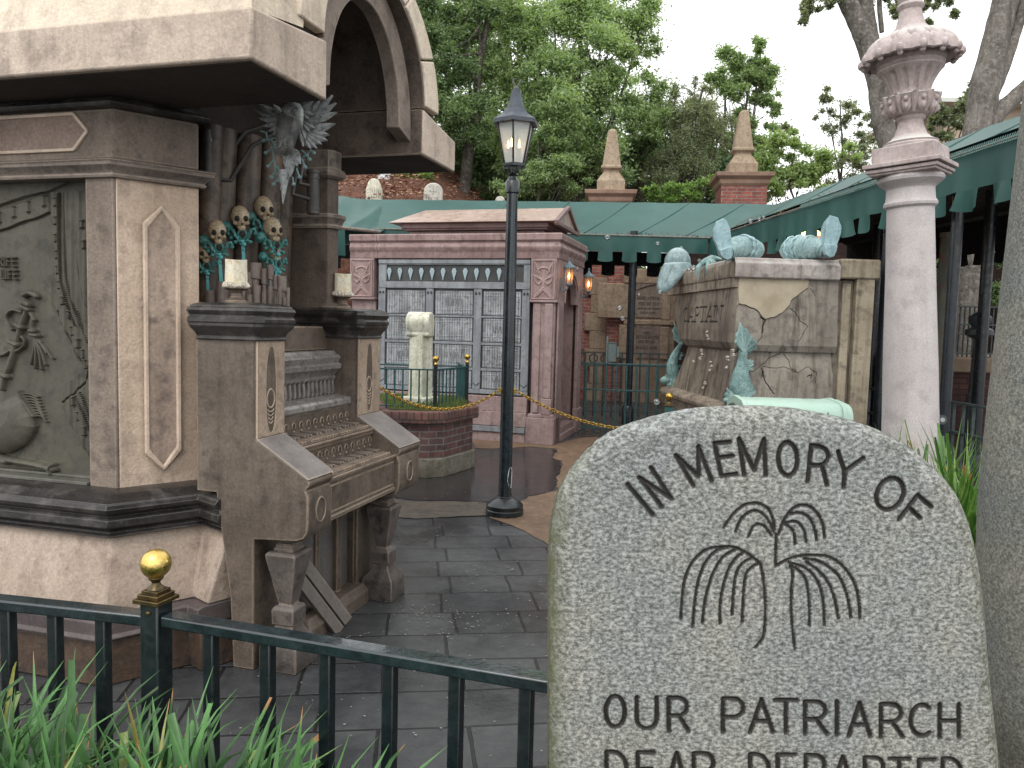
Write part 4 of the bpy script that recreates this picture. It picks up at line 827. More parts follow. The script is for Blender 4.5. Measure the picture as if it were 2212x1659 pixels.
# skull ornaments
BONE = stone('carved_bone', (.37,.285,.18), (.50,.41,.28), (.17,.12,.075), 22, .5, None, .0, .2, .2)
VERD = stone('verdigris', (.03,.115,.095), (.055,.19,.17), (.10,.36,.38), 14, .5, .35, .0, .2, .2)
SOCK = paint('socket_dark', (.012,.008,.006), None, .8)
VBL = paint('bright_verdigris', (.08,.34,.34), (.14,.47,.50), .5, 0, 10)
def skull(x, y, Z, turn, sc=1.0, group='skull ornaments on the organ pipes'):
    P = BF.l(atY(x, y, Z)); r0 = bpy.data.objects.new('skull_ornament', None); link(r0, organ, loc=P); r0.rotation_euler = (R(4), R(-4), turn+.62); r0.scale = (sc,)*3
    def cran(p, q):
        z = q.z; k = 1.0
        if p.z < 0: k = 1-.42*min(1, -p.z*1.1)
        yy = q.y*(1 if p.y > 0 else .86); return (q.x*k, yy, q.z*(1.12 if p.z < 0 else 1.05))
    m = MB(); m.ball((0,0,0), .046, .052, .058, 32, 24, Matrix.Rotation(R(-14), 3, 'X'), cran)
    m.ball((0,-.040,-.022), .011,.012,.010, 12, 8)
    for s_ in (-1,1): m.ball((s_*.026,-.026,-.027), .014,.013,.012, 12, 8)
    m.ball((0,-.030,-.052), .020,.016,.016, 14, 10)
    build(m, 'skull', BONE, r0)
    m = MB()
    for s_ in (-1,1): m.ball((s_*.0195,-.0385,-.006), .0140,.010,.0145, 16, 10, Matrix.Rotation(s_*R(14), 3, 'Y'))
    m.ball((-.003,-.0505,-.033), .0028,.003,.005, 8, 6); m.ball((.003,-.0505,-.033), .0028,.003,.005, 8, 6); build(m, 'eye_sockets', SOCK, r0)
    m = MB()
    # open mouth ring, curling fronds, berries
    for k_ in range(14):
        a0_, a1_ = 2*math.pi*k_/14, 2*math.pi*(k_+1)/14; m.tube([(.020*math.cos(a0_),-.034,-.083+.022*math.sin(a0_)),(.020*math.cos(a1_),-.034,-.083+.022*math.sin(a1_))], .0055, 6)
    m.ball((0,-.018,-.083), .022,.012,.024)
    for s_ in (-1,1):
        m.tube([(s_*.012,-.026,-.118),(s_*.030,-.030,-.095),(s_*.044,-.028,-.062),(s_*.060,-.022,-.056),(s_*.068,-.022,-.075)], [.006,.009,.010,.010,.007], 10); m.ball((s_*.066,-.022,-.080), .011, n=10, m=8)
        m.tube([(s_*.006,-.030,-.122),(s_*.022,-.040,-.112),(s_*.034,-.040,-.120)], [.006,.007,.006], 8); m.ball((s_*.037,-.040,-.122), .010, n=10, m=8)
    m.ball((-.068,.004,-.048), .030,.028,.030, 14, 10); m.ball((-.052,-.012,-.098), .014, n=10, m=8)
    build(m, 'curled_leaves', VERD, r0)
    m = MB(); m.ball((.004,-.043,-.132), .0115, n=12, m=8); m.ball((.002,-.034,-.158), .007, n=10, m=8); m.ball((0,-.026,-.120), .02,.010,.018, 12, 8); m.prism([(-.010,-.26),(.010,-.26),(.007,-.135),(-.007,-.135)], -.03, -.022, 'y'); build(m, 'stem', VBL, r0, bevel=.001)
    m = MB(); m.ball((0,-.0385,-.084), .0125,.004,.0155, 12, 8); build(m, 'mouth', SOCK, r0)
for x, y, Z, t, s_ in [(469,500,3.96,.15,.96),(519,470,4.08,.12,1.02),(570,450,4.20,.35,1.06),(589,494,4.16,.55,1.0),(592,537,4.18,.6,.92),(592,577,4.20,.6,.88),(443,545,3.96,.1,.8)]: skull(x, y, Z, t, s_)
# ================================================================ CANDLES
WAX = stone('wax', (.88,.80,.60), (.93,.89,.76), (.72,.56,.30), 12, .45, None, .35, .08, .15); WAXW = stone('wax_drips', (.55,.50,.40), (.80,.74,.62), (.25,.2,.15), 30, .5, None, 0, .2, .6)
for x, y, Z, sc, lb in [(510,645,3.70,1.0,'fat cream candle on a stone holder on the near organ pier'), (740,658,4.60,1.0,'fat cream candle on a stone holder on the far organ pier')]:
    P = atY(x, y, Z); zc = 1.664
    c = empty('candle', lb, 'candle', (P.x, P.y, zc), random.random(), group='candles on the organ piers'); c.scale = (sc,)*3
    m = MB(); m.lathe([(.052,0),(.05,.012),(.036,.022),(.026,.03),(.022,.045),(.03,.058),(.045,.064),(.055,.07),(.055,.076)], 28); build(m, 'holder', ORG, c)
    m = MB(); m.lathe([(.057,.074),(.060,.079),(.058,.088),(.052,.095),(.049,.10)], 60, rf=lambda a, z: 1+.10*math.sin(a*7+z*90)*math.sin(a*13+1)); build(m, 'wax_pool', WAXW, c)
    m = MB(); m.lathe([(.049,.09),(.0495,.12),(.0475,.18),(.0485,.202),(.042,.198),(.02,.19),(.004,.188)], 48, rf=lambda a, z: 1+.022*math.sin(a*5+1)+.015*math.sin(a*11)); o = build(m, 'wax', WAX, c)
    for v in o.data.vertices:
        if v.co.z > .19 and math.hypot(v.co.x, v.co.y) > .035: v.co.z += .0025*math.sin(math.atan2(v.co.y, v.co.x)*2+1)
# ================================================================ RAVEN
RAV = stone('raven_stone', (.30,.32,.32), (.45,.47,.46), (.18,.195,.20), 12, .5, None, .1, .25, .3); RAVD = stone('raven_body', (.11,.112,.11), (.22,.22,.215), None, 14, .4, .3, 0, .3, .4)
rk = CC(950,350,3.687); RZp = 3.80; ROP = atY(*rk(780,600), RZp); raven = empty('raven_sculpture', 'grey carved raven with spread wings perched on a spire under the arch', 'sculpture', ROP, R(-14))
def rp(x, y, o=0.0): p = atY(*rk(x, y), RZp); return Vector(((p.x-ROP.x)/math.cos(R(14)), o, p.z-ROP.z))
def feather(mb, bx, by, tx, ty, w, o0, o1, bend=0.0, n=8):
    b_ = rp(bx, by, o0); t = rp(tx, ty, o1); d = t-b_; L = d.length; dn = d.normalized(); sd = Vector((dn.z,0,-dn.x)); prof = [0,.55,.85,1,.98,.9,.72,.42,0.02]
    T = []; B = []
    for i in range(n+1):
        s = i/n; c_ = b_+d*s+sd*(math.sin(s*math.pi)*bend*L); ww = w*prof[i]/2
        T += [c_-sd*ww+Vector((0,.004,0)), c_+Vector((0,-.006,0)), c_+sd*ww+Vector((0,.004,0))]; B += [c_+Vector((0,.012,0))]
    o = len(mb.v); fs = []
    for i in range(n):
        a = i*3; fs += [(a,a+3,a+4,a+1),(a+1,a+4,a+5,a+2)]; bb = 3*(n+1)+i; fs += [(a,bb,bb+1,a+3),(a+2,a+5,bb+1,bb)]
    mb.add(T+B, fs)
wg = MB()
for (tx, ty) in [(200,170),(135,255),(205,385),(275,505),(355,590),(430,640),(290,215)]: feather(wg, 620, 380, tx, ty, .040, .012, .0, -.06)
for (tx, ty) in [(360,265),(400,395),(450,500),(495,590),(510,650),(470,215),(520,800)]: feather(wg, 640, 390, tx, ty, .034, .0, -.014, -.07)
for (tx, ty) in [(490,370),(505,440),(530,510),(560,580),(545,640),(560,300)]: feather(wg, 660, 390, tx, ty, .028, -.012, -.024, -.07)
build(wg, 'wing', RAV, raven)
wg = MB()
for (tx, ty) in [(1355,130),(1410,245),(1420,380),(1395,540),(1305,695),(1275,775),(1185,825),(1110,880),(1015,880)]: feather(wg, 880, 430 if ty < 500 else 560, tx, ty, .044, .012, 0, .06)
for (tx, ty) in [(1190,180),(1215,330),(1200,430),(1160,510),(1100,600),(1020,640),(960,740),(925,850)]: feather(wg, 870, 430, tx, ty, .036, 0, -.012, .06)
for (tx, ty) in [(1090,200),(1060,330),(1090,415),(1020,470)]: feather(wg, 860, 300, tx, ty, .040, -.014, -.02, .05)
build(wg, 'wing', RAV, raven)
m = MB(); m.tube([rp(720,400,-.02), rp(760,460,-.045), rp(765,600,-.055), rp(720,760,-.05), rp(690,900,-.035), rp(660,960,-.02)], [.028,.048,.055,.048,.036,.014], 20)
for i in range(26):
    a = rp(660+(i%4)*50+random.uniform(-8,8), 500+(i//4)*62, -.098+abs((i%4)-1.5)*.016); m.ball(a, .011,.006,.021, 8, 6)
m.tube([rp(590,920,-.05), rp(680,960,-.075), rp(800,890,-.09), rp(850,900,-.07)], [.012,.016,.019,.012], 12)
m.tube([rp(830,820,-.06), rp(840,900,-.09), rp(850,960,-.07)], [.014,.020,.012], 12); build(m, 'body', RAVD, raven)
m = MB(); m.tube([rp(680,380,-.02), rp(760,360,-.05), rp(860,370,-.075), rp(950,400,-.09), rp(1010,440,-.095)], [.022,.032,.036,.034,.024], 18)
m.tube([rp(985,400,-.09), rp(1030,480,-.11), rp(1055,580,-.115), rp(1050,670,-.10)], [.022,.020,.013,.002], 14); m.tube([rp(930,440,-.085), rp(970,530,-.10), rp(1035,650,-.10)], [.014,.010,.002], 12)
build(m, 'head', RAV, raven)
m = MB(); m.ball(rp(968,430,-.122), .009,.006,.009, 12, 8)
for r_ in (.013, .019):
    for k_ in range(16):
        a0_, a1_ = 2*math.pi*k_/16, 2*math.pi*(k_+1)/16; c_ = rp(968,430,-.118); m.tube([c_+Vector((r_*math.cos(a0_),0,r_*math.sin(a0_))), c_+Vector((r_*math.cos(a1_),0,r_*math.sin(a1_)))], .0018, 5)
build(m, 'eye', RAVD, raven)
m = MB()
for (tx, ty) in [(460,900),(620,1130),(665,1260),(700,1270),(745,1140),(805,1120),(860,1095)]: feather(m, 690, 850, tx, ty, .055, .01, 0)
build(m, 'tail', RAV, raven)
m = MB(); m.tube([rp(600,1180,.01), rp(608,1400,.0), rp(590,1660,.0)], [.030,.016,.003], 8)
for k_ in range(5): m.ball(rp(572,1340+k_*28,0), .010,.008,.005, 8, 6)
build(m, 'spire', RAV, raven)
TW = [[(470,670),(360,690),(245,705)],[(475,770),(380,830),(280,885)],[(200,560),(290,590),(310,690),(380,780),(400,900),(410,1000),(440,1110)],[(410,1000),(320,1085)],[(470,1100),(375,1250)],[(430,1155),(490,1230),(495,1310)],[(380,700),(430,800),(460,880)],[(480,1100),(520,1230),(410,1355)],[(850,880),(930,950),(975,1020)],[(870,980),(930,955)],[(850,1000),(905,1130)],[(770,1140),(818,1270)],[(710,1260),(726,1370)],[(640,160),(720,240),(730,350)],[(740,240),(790,240),(820,330)],[(840,200),(800,280),(760,250)],[(955,930),(1000,890),(1040,930)]]
PV = paint('pale_verdigris', (.13,.22,.22), (.22,.36,.37), .6)
for L in TW: m = MB(); m.tube([rp(x, y, .02) for x, y in L], .0042, 6); m.ball(rp(L[-1][0], L[-1][1], .02), .0095, n=10, m=8); build(m, 'thorny_tendril', PV, raven)
# ================================================================ STREET LAMP
lamp = empty('street_lamp', 'black gas lamp post with six-sided glass lantern beside the tan path', 'street lamp', (-.036, 6.53, 0), 0)
m = MB(); m.lathe([(.157,0),(.16,.012),(.16,.045),(.152,.052),(.156,.058),(.156,.085),(.145,.098),(.085,.138),(.066,.145),(.066,.152),(.06,.156),(.058,.18)], 32); build(m, 'base', IRON, lamp, ang=40)
m = MB(); m.lathe([(.055,.15),(.0525,1.3),(.048,2.2),(.045,2.70)], 28); build(m, 'pole', paint('post_paint', (.007,.012,.016), (.02,.03,.036), .3, 0, 9, .2, .5, .3), lamp)
m = MB(); m.lathe([(.049,2.68),(.058,2.69),(.059,2.80),(.050,2.815),(.035,2.84),(.030,2.86)], 24); m.tube([(0,0,2.85),(0,0,2.93)], .014, 10); m.lathe([(.018,2.855),(.045,2.87),(.02,2.885),(.012,2.9)], 12)
for i in range(4):
    a = i*math.pi/2+.4; c_, s_ = math.cos(a), math.sin(a); m.tube([(.02*c_,.02*s_,2.86),(.07*c_,.07*s_,2.89),(.085*c_,.085*s_,2.93),(.06*c_,.06*s_,2.955),(.09*c_,.09*s_,2.965)], .006, 6)
build(m, 'collar', IRON, lamp)
lan = bpy.data.objects.new('lantern', None); link(lan, lamp, loc=(.012,0,0))
PH = R(-97)
m = MB(); m.lathe([(.093,2.945),(.098,2.95),(.098,2.972),(.088,2.975)], 6, ph=PH)
for i in range(6):
    a = PH+i*math.pi/3; c_, s_ = math.cos(a), math.sin(a); m.tube([(.088*c_,.088*s_,2.965),(.158*c_,.158*s_,3.275)], .0085, 6)
m.lathe([(.150,3.262),(.164,3.262),(.164,3.285),(.150,3.285)], 6, ph=PH); build(m, 'frame', IRON, lan, bevel=.002)
m = MB(); m.lathe([(.172,3.262),(.196,3.262),(.198,3.29),(.192,3.300),(.155,3.325),(.118,3.365),(.088,3.42),(.066,3.48),(.050,3.55),(.042,3.62),(.040,3.635),(.0,3.64)], 6, ph=PH)
build(m, 'roof', paint('lantern_roof', (.035,.045,.06), (.07,.085,.105), .42, 0, 14, .3), lan, smooth=False)
m = MB(); m.lathe([(.028,3.63),(.030,3.645),(.018,3.66),(.014,3.675)], 14)
m.tube([(.0,0,3.67),(.016,0,3.69),(.028,0,3.715),(.026,0,3.745),(.0,0,3.757),(-.026,0,3.745),(-.028,0,3.715),(-.016,0,3.69),(0,0,3.67)], .008, 8, cap=False); build(m, 'finial', paint('grey_iron', (.07,.07,.06), (.12,.12,.11), .5), lan)
m = MB()
for i in range(6):
    a, b_ = PH+i*math.pi/3, PH+(i+1)*math.pi/3; m.add([(.086*math.cos(a),.086*math.sin(a),2.974),(.086*math.cos(b_),.086*math.sin(b_),2.974),(.155*math.cos(b_),.155*math.sin(b_),3.27),(.155*math.cos(a),.155*math.sin(a),3.27)], [(0,1,2,3)])
build(m, 'glass', glassmat('frosted_glass', (.78,.80,.76), .62, .4), lan, smooth=False)
m = MB()
for x, y in ((-.03,-.02),(.035,.02),(-.055,.04)): m.lathe([(.013,2.975),(.013,3.09),(.009,3.095)], 12, (x,y,0))
build(m, 'candle_tubes', paint('tube_grey', (.10,.10,.10), None, .6), lan)
for x, y, st in ((-.03,-.02,26.0),(.035,.02,7.0),(-.055,.04,5)):
    m = MB(); m.lathe([(.002,3.092),(.010,3.105),(.011,3.12),(.006,3.145),(.001,3.165)], 12, (x,y,0)); build(m, 'flame', glowmat('flame_glow', (1,.58,.22), st), lan)
m = MB(); m.lathe([(.0533,.40),(.0533,.53)], 28, cap=False)
def remap(o, a, b_):
    if o.type == 'MESH':
        for v in o.data.vertices: v.co.z = float(np.interp(v.co.z, a, b_))
    for ch in o.children: remap(ch, a, b_)
remap(lan, [2.8,2.945,3.285,3.64,3.757], [2.725,2.87,3.235,3.49,3.58])
for o in lamp.children:
    if o.name.startswith('collar'): remap(o, [2.68,2.82,2.98], [2.66,2.77,2.90])
# white paint scrape on the post
pts = [(1097,1025),(1100,1012),(1105,1010),(1108,1020),(1107,1040),(1104,1056),(1099,1050),(1096,1040)]
sc = MB(); vs = []
for x, y in pts:
    P = atY(x, y, 6.48); a = math.asin(max(-.98, min(.98, (P.x+.036)/.056))); vs.append((.0562*math.sin(a), -.0562*math.cos(a), P.z))
sc.add(vs, [tuple(range(len(vs)))]); build(sc, 'paint_scrape', paint('white_scrape', (.75,.76,.76), None, .6), lamp, smooth=False)
m = MB(); m.box(-.067,-.02,1.02,-.05,.02,1.07); m.box(.05,-.02,1.02,.067,.02,1.07); build(m, 'chain_bracket', GOLD, lamp, bevel=.002)
# ================================================================ CHAINS
def chain(label, a, b_, sag, name='chain'):
    a = Vector(a); b_ = Vector(b_); n = 200; P = [a.lerp(b_, t/n)+Vector((0,0,-4*sag*(t/n)*(1-t/n))) for t in range(n+1)]
    s = [0]
    for i in range(n): s.append(s[-1]+(P[i+1]-P[i]).length)
    m = MB(); pitch = .034; k = int(s[-1]/pitch); ss = np.array(s); arrp = np.array([tuple(p) for p in P]); org = a
    def at(x): return Vector((np.interp(x, ss, arrp[:,0]), np.interp(x, ss, arrp[:,1]), np.interp(x, ss, arrp[:,2])))
    for i in range(k):
        c_ = at((i+.5)*pitch); t = (at((i+.5)*pitch+.01)-at((i+.5)*pitch-.01)).normalized(); up = Vector((0,0,1)); w = t.cross(up).normalized(); up = w.cross(t)
        q = (w if i % 2 else up)*.75+(up if i % 2 else w)*(.66 if i % 2 else -.66); q.normalize(); pts = []
        for j in range(12):
            an = 2*math.pi*j/12; pts.append(c_-org+t*(.0225*math.cos(an))+q*(.0125*math.sin(an)))
        m.tube(pts+[pts[0]], .0040, 5, cap=False)
    return build(m, name, GOLD, None, label=label, cat='chain', loc=org, group='gold chains hung from the lamp post')
chain('gold chain sagging from the lamp post left to the stone organ', (-.103,6.53,1.05), tuple(atY(760,790,5.15)), .22)
chain('gold chain sagging from the lamp post right behind the granite headstone', (.031,6.53,1.05), tuple(atY(1545,905,6.3)), .19)

# ================================================================ PINK MAUSOLEUM
MA = Fr(.5543, 10.431, 16); MO = (MA.o.x, MA.o.y, 0)
maus = empty('pink_mausoleum', 'square pink stone mausoleum with grey metal screen wall, behind the lamp', 'mausoleum', MO, MA.rz)
PS = stone('pink_mausoleum_stone', (.27,.175,.165), (.37,.26,.245), (.20,.135,.13), 2.2, .62, .42, .45, .25, .35, edge=(.58,.42,.40), fine=60)
PSD = stone('pink_stone_plain', (.285,.20,.19), (.375,.275,.262), (.225,.16,.155), 3, .7, None, .3, .25, .3, fine=60)
PGR = stone('roof_pink_brown', (.33,.23,.185), (.41,.30,.245), (.46,.36,.30), 1.6, .4, .25, 0, .12, .12, fine=90)
PDK = stone('dark_pink_stone', (.17,.11,.105), (.24,.16,.15), None, 2.6, .6, .4, .3, .25, .3)
GM = stone('grey_screen_metal', (.19,.205,.225), (.28,.30,.32), (.20,.195,.19), 3.5, .45, .3, .4, .2, .2, spec=.5)
GMD = stone('dark_screen_metal', (.035,.036,.037), (.07,.072,.074), None, 4, .5, .35, .3, .2, .2)
X_ = lambda mb, n, m_=None, bv=.01, par=None, **k: build(mb, n, m_ or PS, par or maus, bevel=bv, **k)
MW, MD = -2.99, 1.72
m = MB(); m.box(MW+.06,.20,0,-.36,MD-.1,2.47); m.box(-.36,1.42,0,-.06,MD-.1,2.47); X_(m, 'wall', PSD)
m = MB(); m.box(-.40,.20,0,-.06,MD-.1,2.4)
cp_ = [(0,2.472),(.045,2.472),(.05,2.485),(.045,2.55),(.050,2.565),(.072,2.60),(.075,2.63),(.060,2.655),(.052,2.68),(.064,2.70),(.085,2.715),(.088,2.79),(.075,2.802),(-.3,2.802)]
for a, b_ in (((MW-.01,0),(-2.585,0)), ((-2.578,0),(-.365,0))):
    m = MB(); m.sweep([a, b_], [(o-.03, z) for o, z in cp_]+[(-.33,2.472)]); X_(m, 'cornice', None, .003, ang=45)
m = MB(); m.sweep([(-.358,0),(.0,0),(.0,MD)], [(o-.03+.012, z) for o, z in cp_]+[(-.33,2.472)]); X_(m, 'cornice', None, .003, ang=45)
# roof ridge block
m = MB(); m.box(-2.30,.45,2.80,-.30,1.5,2.90); m.box(-2.37,.38,2.90,-.24,1.56,2.925); m.box(-2.40,.36,2.925,-.22,1.58,3.0); X_(m, 'roof_base', PDK)
rx0, rx1 = -2.56, -.09; m = MB(); z0_, z1_ = 3.0, 3.27; yv0, yv1, ym = .25, 1.65, .95
m.add([(rx0,yv0,z0_),(rx1,yv0,z0_),(rx1,yv1,z0_),(rx0,yv1,z0_),(rx0+.30,ym,z1_),(rx1,ym,z1_)], [(0,1,5,4),(2,3,4,5),(0,4,3),(1,2,5),(0,3,2,1)]); X_(m, 'roof', PGR, .01)
m = MB()
for a, b_ in (((yv0-.02,z0_-.02),(ym,z1_+.0)), ((ym,z1_+.0),(yv1+.02,z0_-.02)), ((yv0,z0_-.03),(yv1,z0_-.03))): m.bar((rx1+.01,a[0],a[1]), (rx1+.01,b_[0],b_[1]), .06, .05)
X_(m, 'gable_trim', PDK, .005)
# corner mask blocks (height field) and pilasters
def mask(u0, v0, v1, par, zlo=1.93, zhi=2.455, side=False, y=-.035):
    nx, nz = 150, 240; XX, ZZ = np.meshgrid(np.linspace(0,1,nx), np.linspace(0,1,nz)); a = XX; b_ = ZZ
    w = v1-v0; h = zhi-zlo; k = w
    Pp = lambda L: [(p[0], p[1]) for p in L]
    strokes = [[(.12,.93),(.22,.80),(.30,.66)], [(.88,.93),(.78,.80),(.70,.66)], [(.12,.93),(.14,.72),(.10,.60)], [(.88,.93),(.86,.72),(.90,.60)], arc(.5,.70,.24,.10,180,0,12),
               [(.14,.55),(.18,.44),(.32,.38),(.42,.44),(.42,.50),(.28,.54),(.14,.60),(.14,.55)], [(.86,.55),(.82,.44),(.68,.38),(.58,.44),(.58,.50),(.72,.54),(.86,.60),(.86,.55)], [(.14,.06),(.5,.30),(.86,.06)], [(.18,.04),(.5,.25),(.82,.04)],
               [(.04,.02),(.96,.02),(.96,.98),(.04,.98),(.04,.02)]]
    P = [[(x*w, z*h) for x, z in s_] for s_ in strokes]; d = sdist(XX*w, ZZ*h, P, .02); hh = np.clip(1-(d/.013)**2, 0, 1)**.5*.016
    hh += .010*np.exp(-(((XX-.5)/.08)**2))*np.clip((.6-ZZ)/.3, 0, 1)*np.clip((ZZ-.25)/.1, 0, 1)
    if side: gridmesh('mask_panel', -y+hh, v0+XX*w, zlo+ZZ*h, PS, par)
    else: gridmesh('mask_panel', v0+XX*w, y-hh, zlo+ZZ*h, PS, par)
for v0, v1 in ((MW-.005,-2.625),(-.345,.005)):
    m = MB(); m.box(v0,-.033,1.90,v1,.3,2.47); m.box(v0-.004,-.05,1.895,v1+.02,.3,1.925); bk = X_(m, 'corner_block', PSD, .006); mask(0, v0+.01, v1-.012, bk)
# right pier (pilasters with clustered shafts)
m = MB(); m.box(-.31,-.01,.40,-.01,.30,1.90); m.box(-.285,-.03,.42,-.20,.0,1.88); m.box(-.14,-.045,.62,-.03,.0,1.88); m.box(-.155,-.05,.40,-.02,.0,.62); X_(m, 'pilaster', PSD, .012)
m = MB(); m.box(-.36,-.055,.0,.03,.30,.36); m.prism([(-.35,.36),(.02,.36),(-.0,.41),(-.33,.41)], -.045, .3, 'y'); X_(m, 'pilaster_base', PSD, .01)
m = MB(); m.box(MW,.03,.4,-2.62,.30,1.90); m.box(MW-.02,-.03,.0,-2.6,.30,.4); X_(m, 'pilaster', PSD, .012)
# arcaded side
m = MB(); m.box(-.3,.301,0,-.0,.36,1.9); m.box(.0,.05,0,.03,.36,1.9); m.box(-.02,1.38,.0,.035,1.66,1.90); m.box(-.02,1.36,.0,.06,1.70,.36); X_(m, 'side_pilaster', PSD, .012)
A2 = [(.30+0,1.90),(.30,1.905)]; cA = [(.875+.42*math.cos(R(180-t)), 1.90+.38*math.sin(R(t))) for t in range(0,181,10)]
m = MB(); m.prism([(.02,2.47),(.02,1.90)]+[(.455-.0,1.90)]+[(.875-.42*math.cos(R(t)), 1.90+.38*math.sin(R(t))) for t in range(0,181,9)]+[(1.70,1.90),(1.70,2.47)], -.08, .02, 'x'); X_(m, 'arch_wall', PSD, .006)
m = MB()
for L in ([(.875-.47*math.cos(R(t)), 1.90+.43*math.sin(R(t))) for t in range(0,181,10)], arc(.55,2.38,.06,.06,180,20,8), arc(1.2,2.38,.06,.06,160,0,8), arc(.875,2.42,.05,.04,180,360,8)): m.tube([(.025,p[0],p[1]) for p in L], .018, 6)
X_(m, 'arch_moulding', PS, 0)
m = MB(); m.box(-.34,.30,0,-.28,1.44,2.4); X_(m, 'niche_wall', stone('niche_red', (.19,.10,.095), (.27,.15,.14), None, 3, .7, None, .3, .2, .3), 0)
m = MB(); m.box(-.12,.35,.0,.04,1.42,.09); m.box(-.16,.36,.09,.0,1.40,.18); X_(m, 'niche_step', PSD, .006)
# base
m = MB(); m.box(-2.6,-.03,.215,-.365,.3,.41); m.prism([(-2.6,.41),(-.365,.41),(-.365,.62),(-2.6,.62)], .0, .3, 'y'); m.box(-2.6,-.015,.0,-.37,.3,.13); X_(m, 'base_course', PSD, .008)
m = MB(); m.box(-2.6,-.042,.135,-.375,.3,.21); X_(m, 'base_strip', GM, .004)
# metal screen
sc_ = MB(); sx0, sx1 = -2.565, -.362
sc_.box(sx0,.03,.64,sx1,.10,2.45); screen = X_(sc_, 'metal_screen', GMD, 0)
m = MB(); m.box(sx0,-.012,2.40,sx1,.10,2.455); m.box(sx0,.0,2.385,sx1,.10,2.40); m.box(sx0,.0,2.155,sx0+.12,.10,2.385); m.box(sx1-.09,.0,2.155,sx1,.10,2.385); m.box(sx0,.0,2.08,sx1,.10,2.155); m.box(sx0,-.01,2.065,sx1,.10,2.08)
cols = [sx0, sx0+.105, sx0+.72, sx0+.83, sx0+1.42, sx0+1.53, sx0+2.10, sx1]
for i in range(0, 8, 2): m.box(cols[i],.0,.70,cols[i+1],.10,2.065)
m.box(sx0,.004,.64,sx1,.10,.70)
rows = [2.045, 1.70, 1.68, 1.34, 1.31, .99, .96, .70]
for i in (1, 3, 5):
    for j in (1, 3, 5): m.box(cols[j],.006,rows[i+1]-.006,cols[j+1],.10,rows[i]-.0)
X_(m, 'screen_frame', GM, .004, screen)
GLS = stone('streaked_grey_plate', (.26,.275,.285), (.38,.40,.415), (.17,.175,.18), 5, .4, .3, .6, .15, .2, dirt=(.03,.03,.03))
for j in (1, 3, 5):
    for i in range(4):
        xa, xb, zb_, zt_ = cols[j]+.02, cols[j+1]-.02, rows[[1,3,5,7][i]]+.012, rows[[0,2,4,6][i]]-.012; nx, nz = 240, 110
        XX, ZZ = np.meshgrid(np.linspace(xa, xb, nx), np.linspace(zb_, zt_, nz)); ph_ = (XX-xa)/(xb-xa)*15; fr2 = np.abs((ph_ % 1)-.5)*2
        hh = .010*(1-np.clip((fr2-.72)/.28, 0, 1)); zz = (ZZ-zb_)/(zt_-zb_); dt = np.clip((fr2-.75)/.2, 0, 1)*.38
        for q in (.06,.20,.80,.94): g_ = np.exp(-((zz-q)/.012)**2); hh += .004*g_
        if (i, j) in ((0,3),(1,1),(1,5),(2,1),(2,3),(3,5),(2,5)):
            xc = (xa+xb)/2; rr = np.random.RandomState(i*7+j); L = []
            for t_ in range(-3, 4): L.append([(xc+t_*.038+rr.uniform(-.006,.006), zb_+(zt_-zb_)*.36), (xc+t_*.038+rr.uniform(-.01,.01), zb_+(zt_-zb_)*.64)]); 
            for t_ in range(-3, 3, 2): L.append([(xc+t_*.038, zb_+(zt_-zb_)*.5), (xc+t_*.038+.025, zb_+(zt_-zb_)*(.4+.2*rr.rand()))])
            d = sdist(XX, ZZ, L, .02); g_ = np.clip(1-d/.007, 0, 1); dt = np.maximum(dt, g_*.95); hh -= g_*.004
        gridmesh('screen_plate', XX, .029-hh, ZZ, GLS, screen, {'dirt': dt})
ORN = stone('blue_grey_ornament', (.30,.36,.38), (.42,.50,.53), (.20,.42,.50), 16, .45, .3, 0, .2, .2)
first = None
for i in range(12):
    x = sx0+.155+i*.161
    if first is None:
        m = MB(); prof = [(0,0),(.007,.004),(.006,.02),(.030,.10),(.034,.125),(.022,.150),(.014,.168),(.0,.155),(-.014,.168),(-.022,.150),(-.034,.125),(-.030,.10),(-.006,.02),(-.007,.004)]
        m.prism(prof, -.006, .004, 'y'); m.ball((0,-.006,.118), .016,.006,.022, 10, 6); first = X_(m, 'pointed_ornament', ORN, .003, screen); o = first
        k = MB(); k.ball((0,-.0125,.125), .006, n=8, m=6); X_(k, 'bead', SOCK, 0, o)
    else:
        o = first.copy(); S.collection.objects.link(o); o.parent = screen
        for ch in first.children: c_ = ch.copy(); S.collection.objects.link(c_); c_.parent = o
    o.location = (x,.018,2.180)
m = MB()
for j in (0, 2, 4, 6):
    xc = (cols[j]+cols[j+1])/2
    for s_ in (-1, 1): m.tube([(xc+s_*.012,-.004,2.0),(xc+s_*.03,-.006,1.985),(xc+s_*.034,-.006,2.01),(xc+s_*.018,-.006,2.02),(xc+s_*.016,-.006,2.0)], .006, 6)
    m.tube([(xc-.045,-.004,.79),(xc,-.004,.75),(xc+.045,-.004,.79)], .005, 6)
X_(m, 'screen_scrolls', GMD, 0, screen)
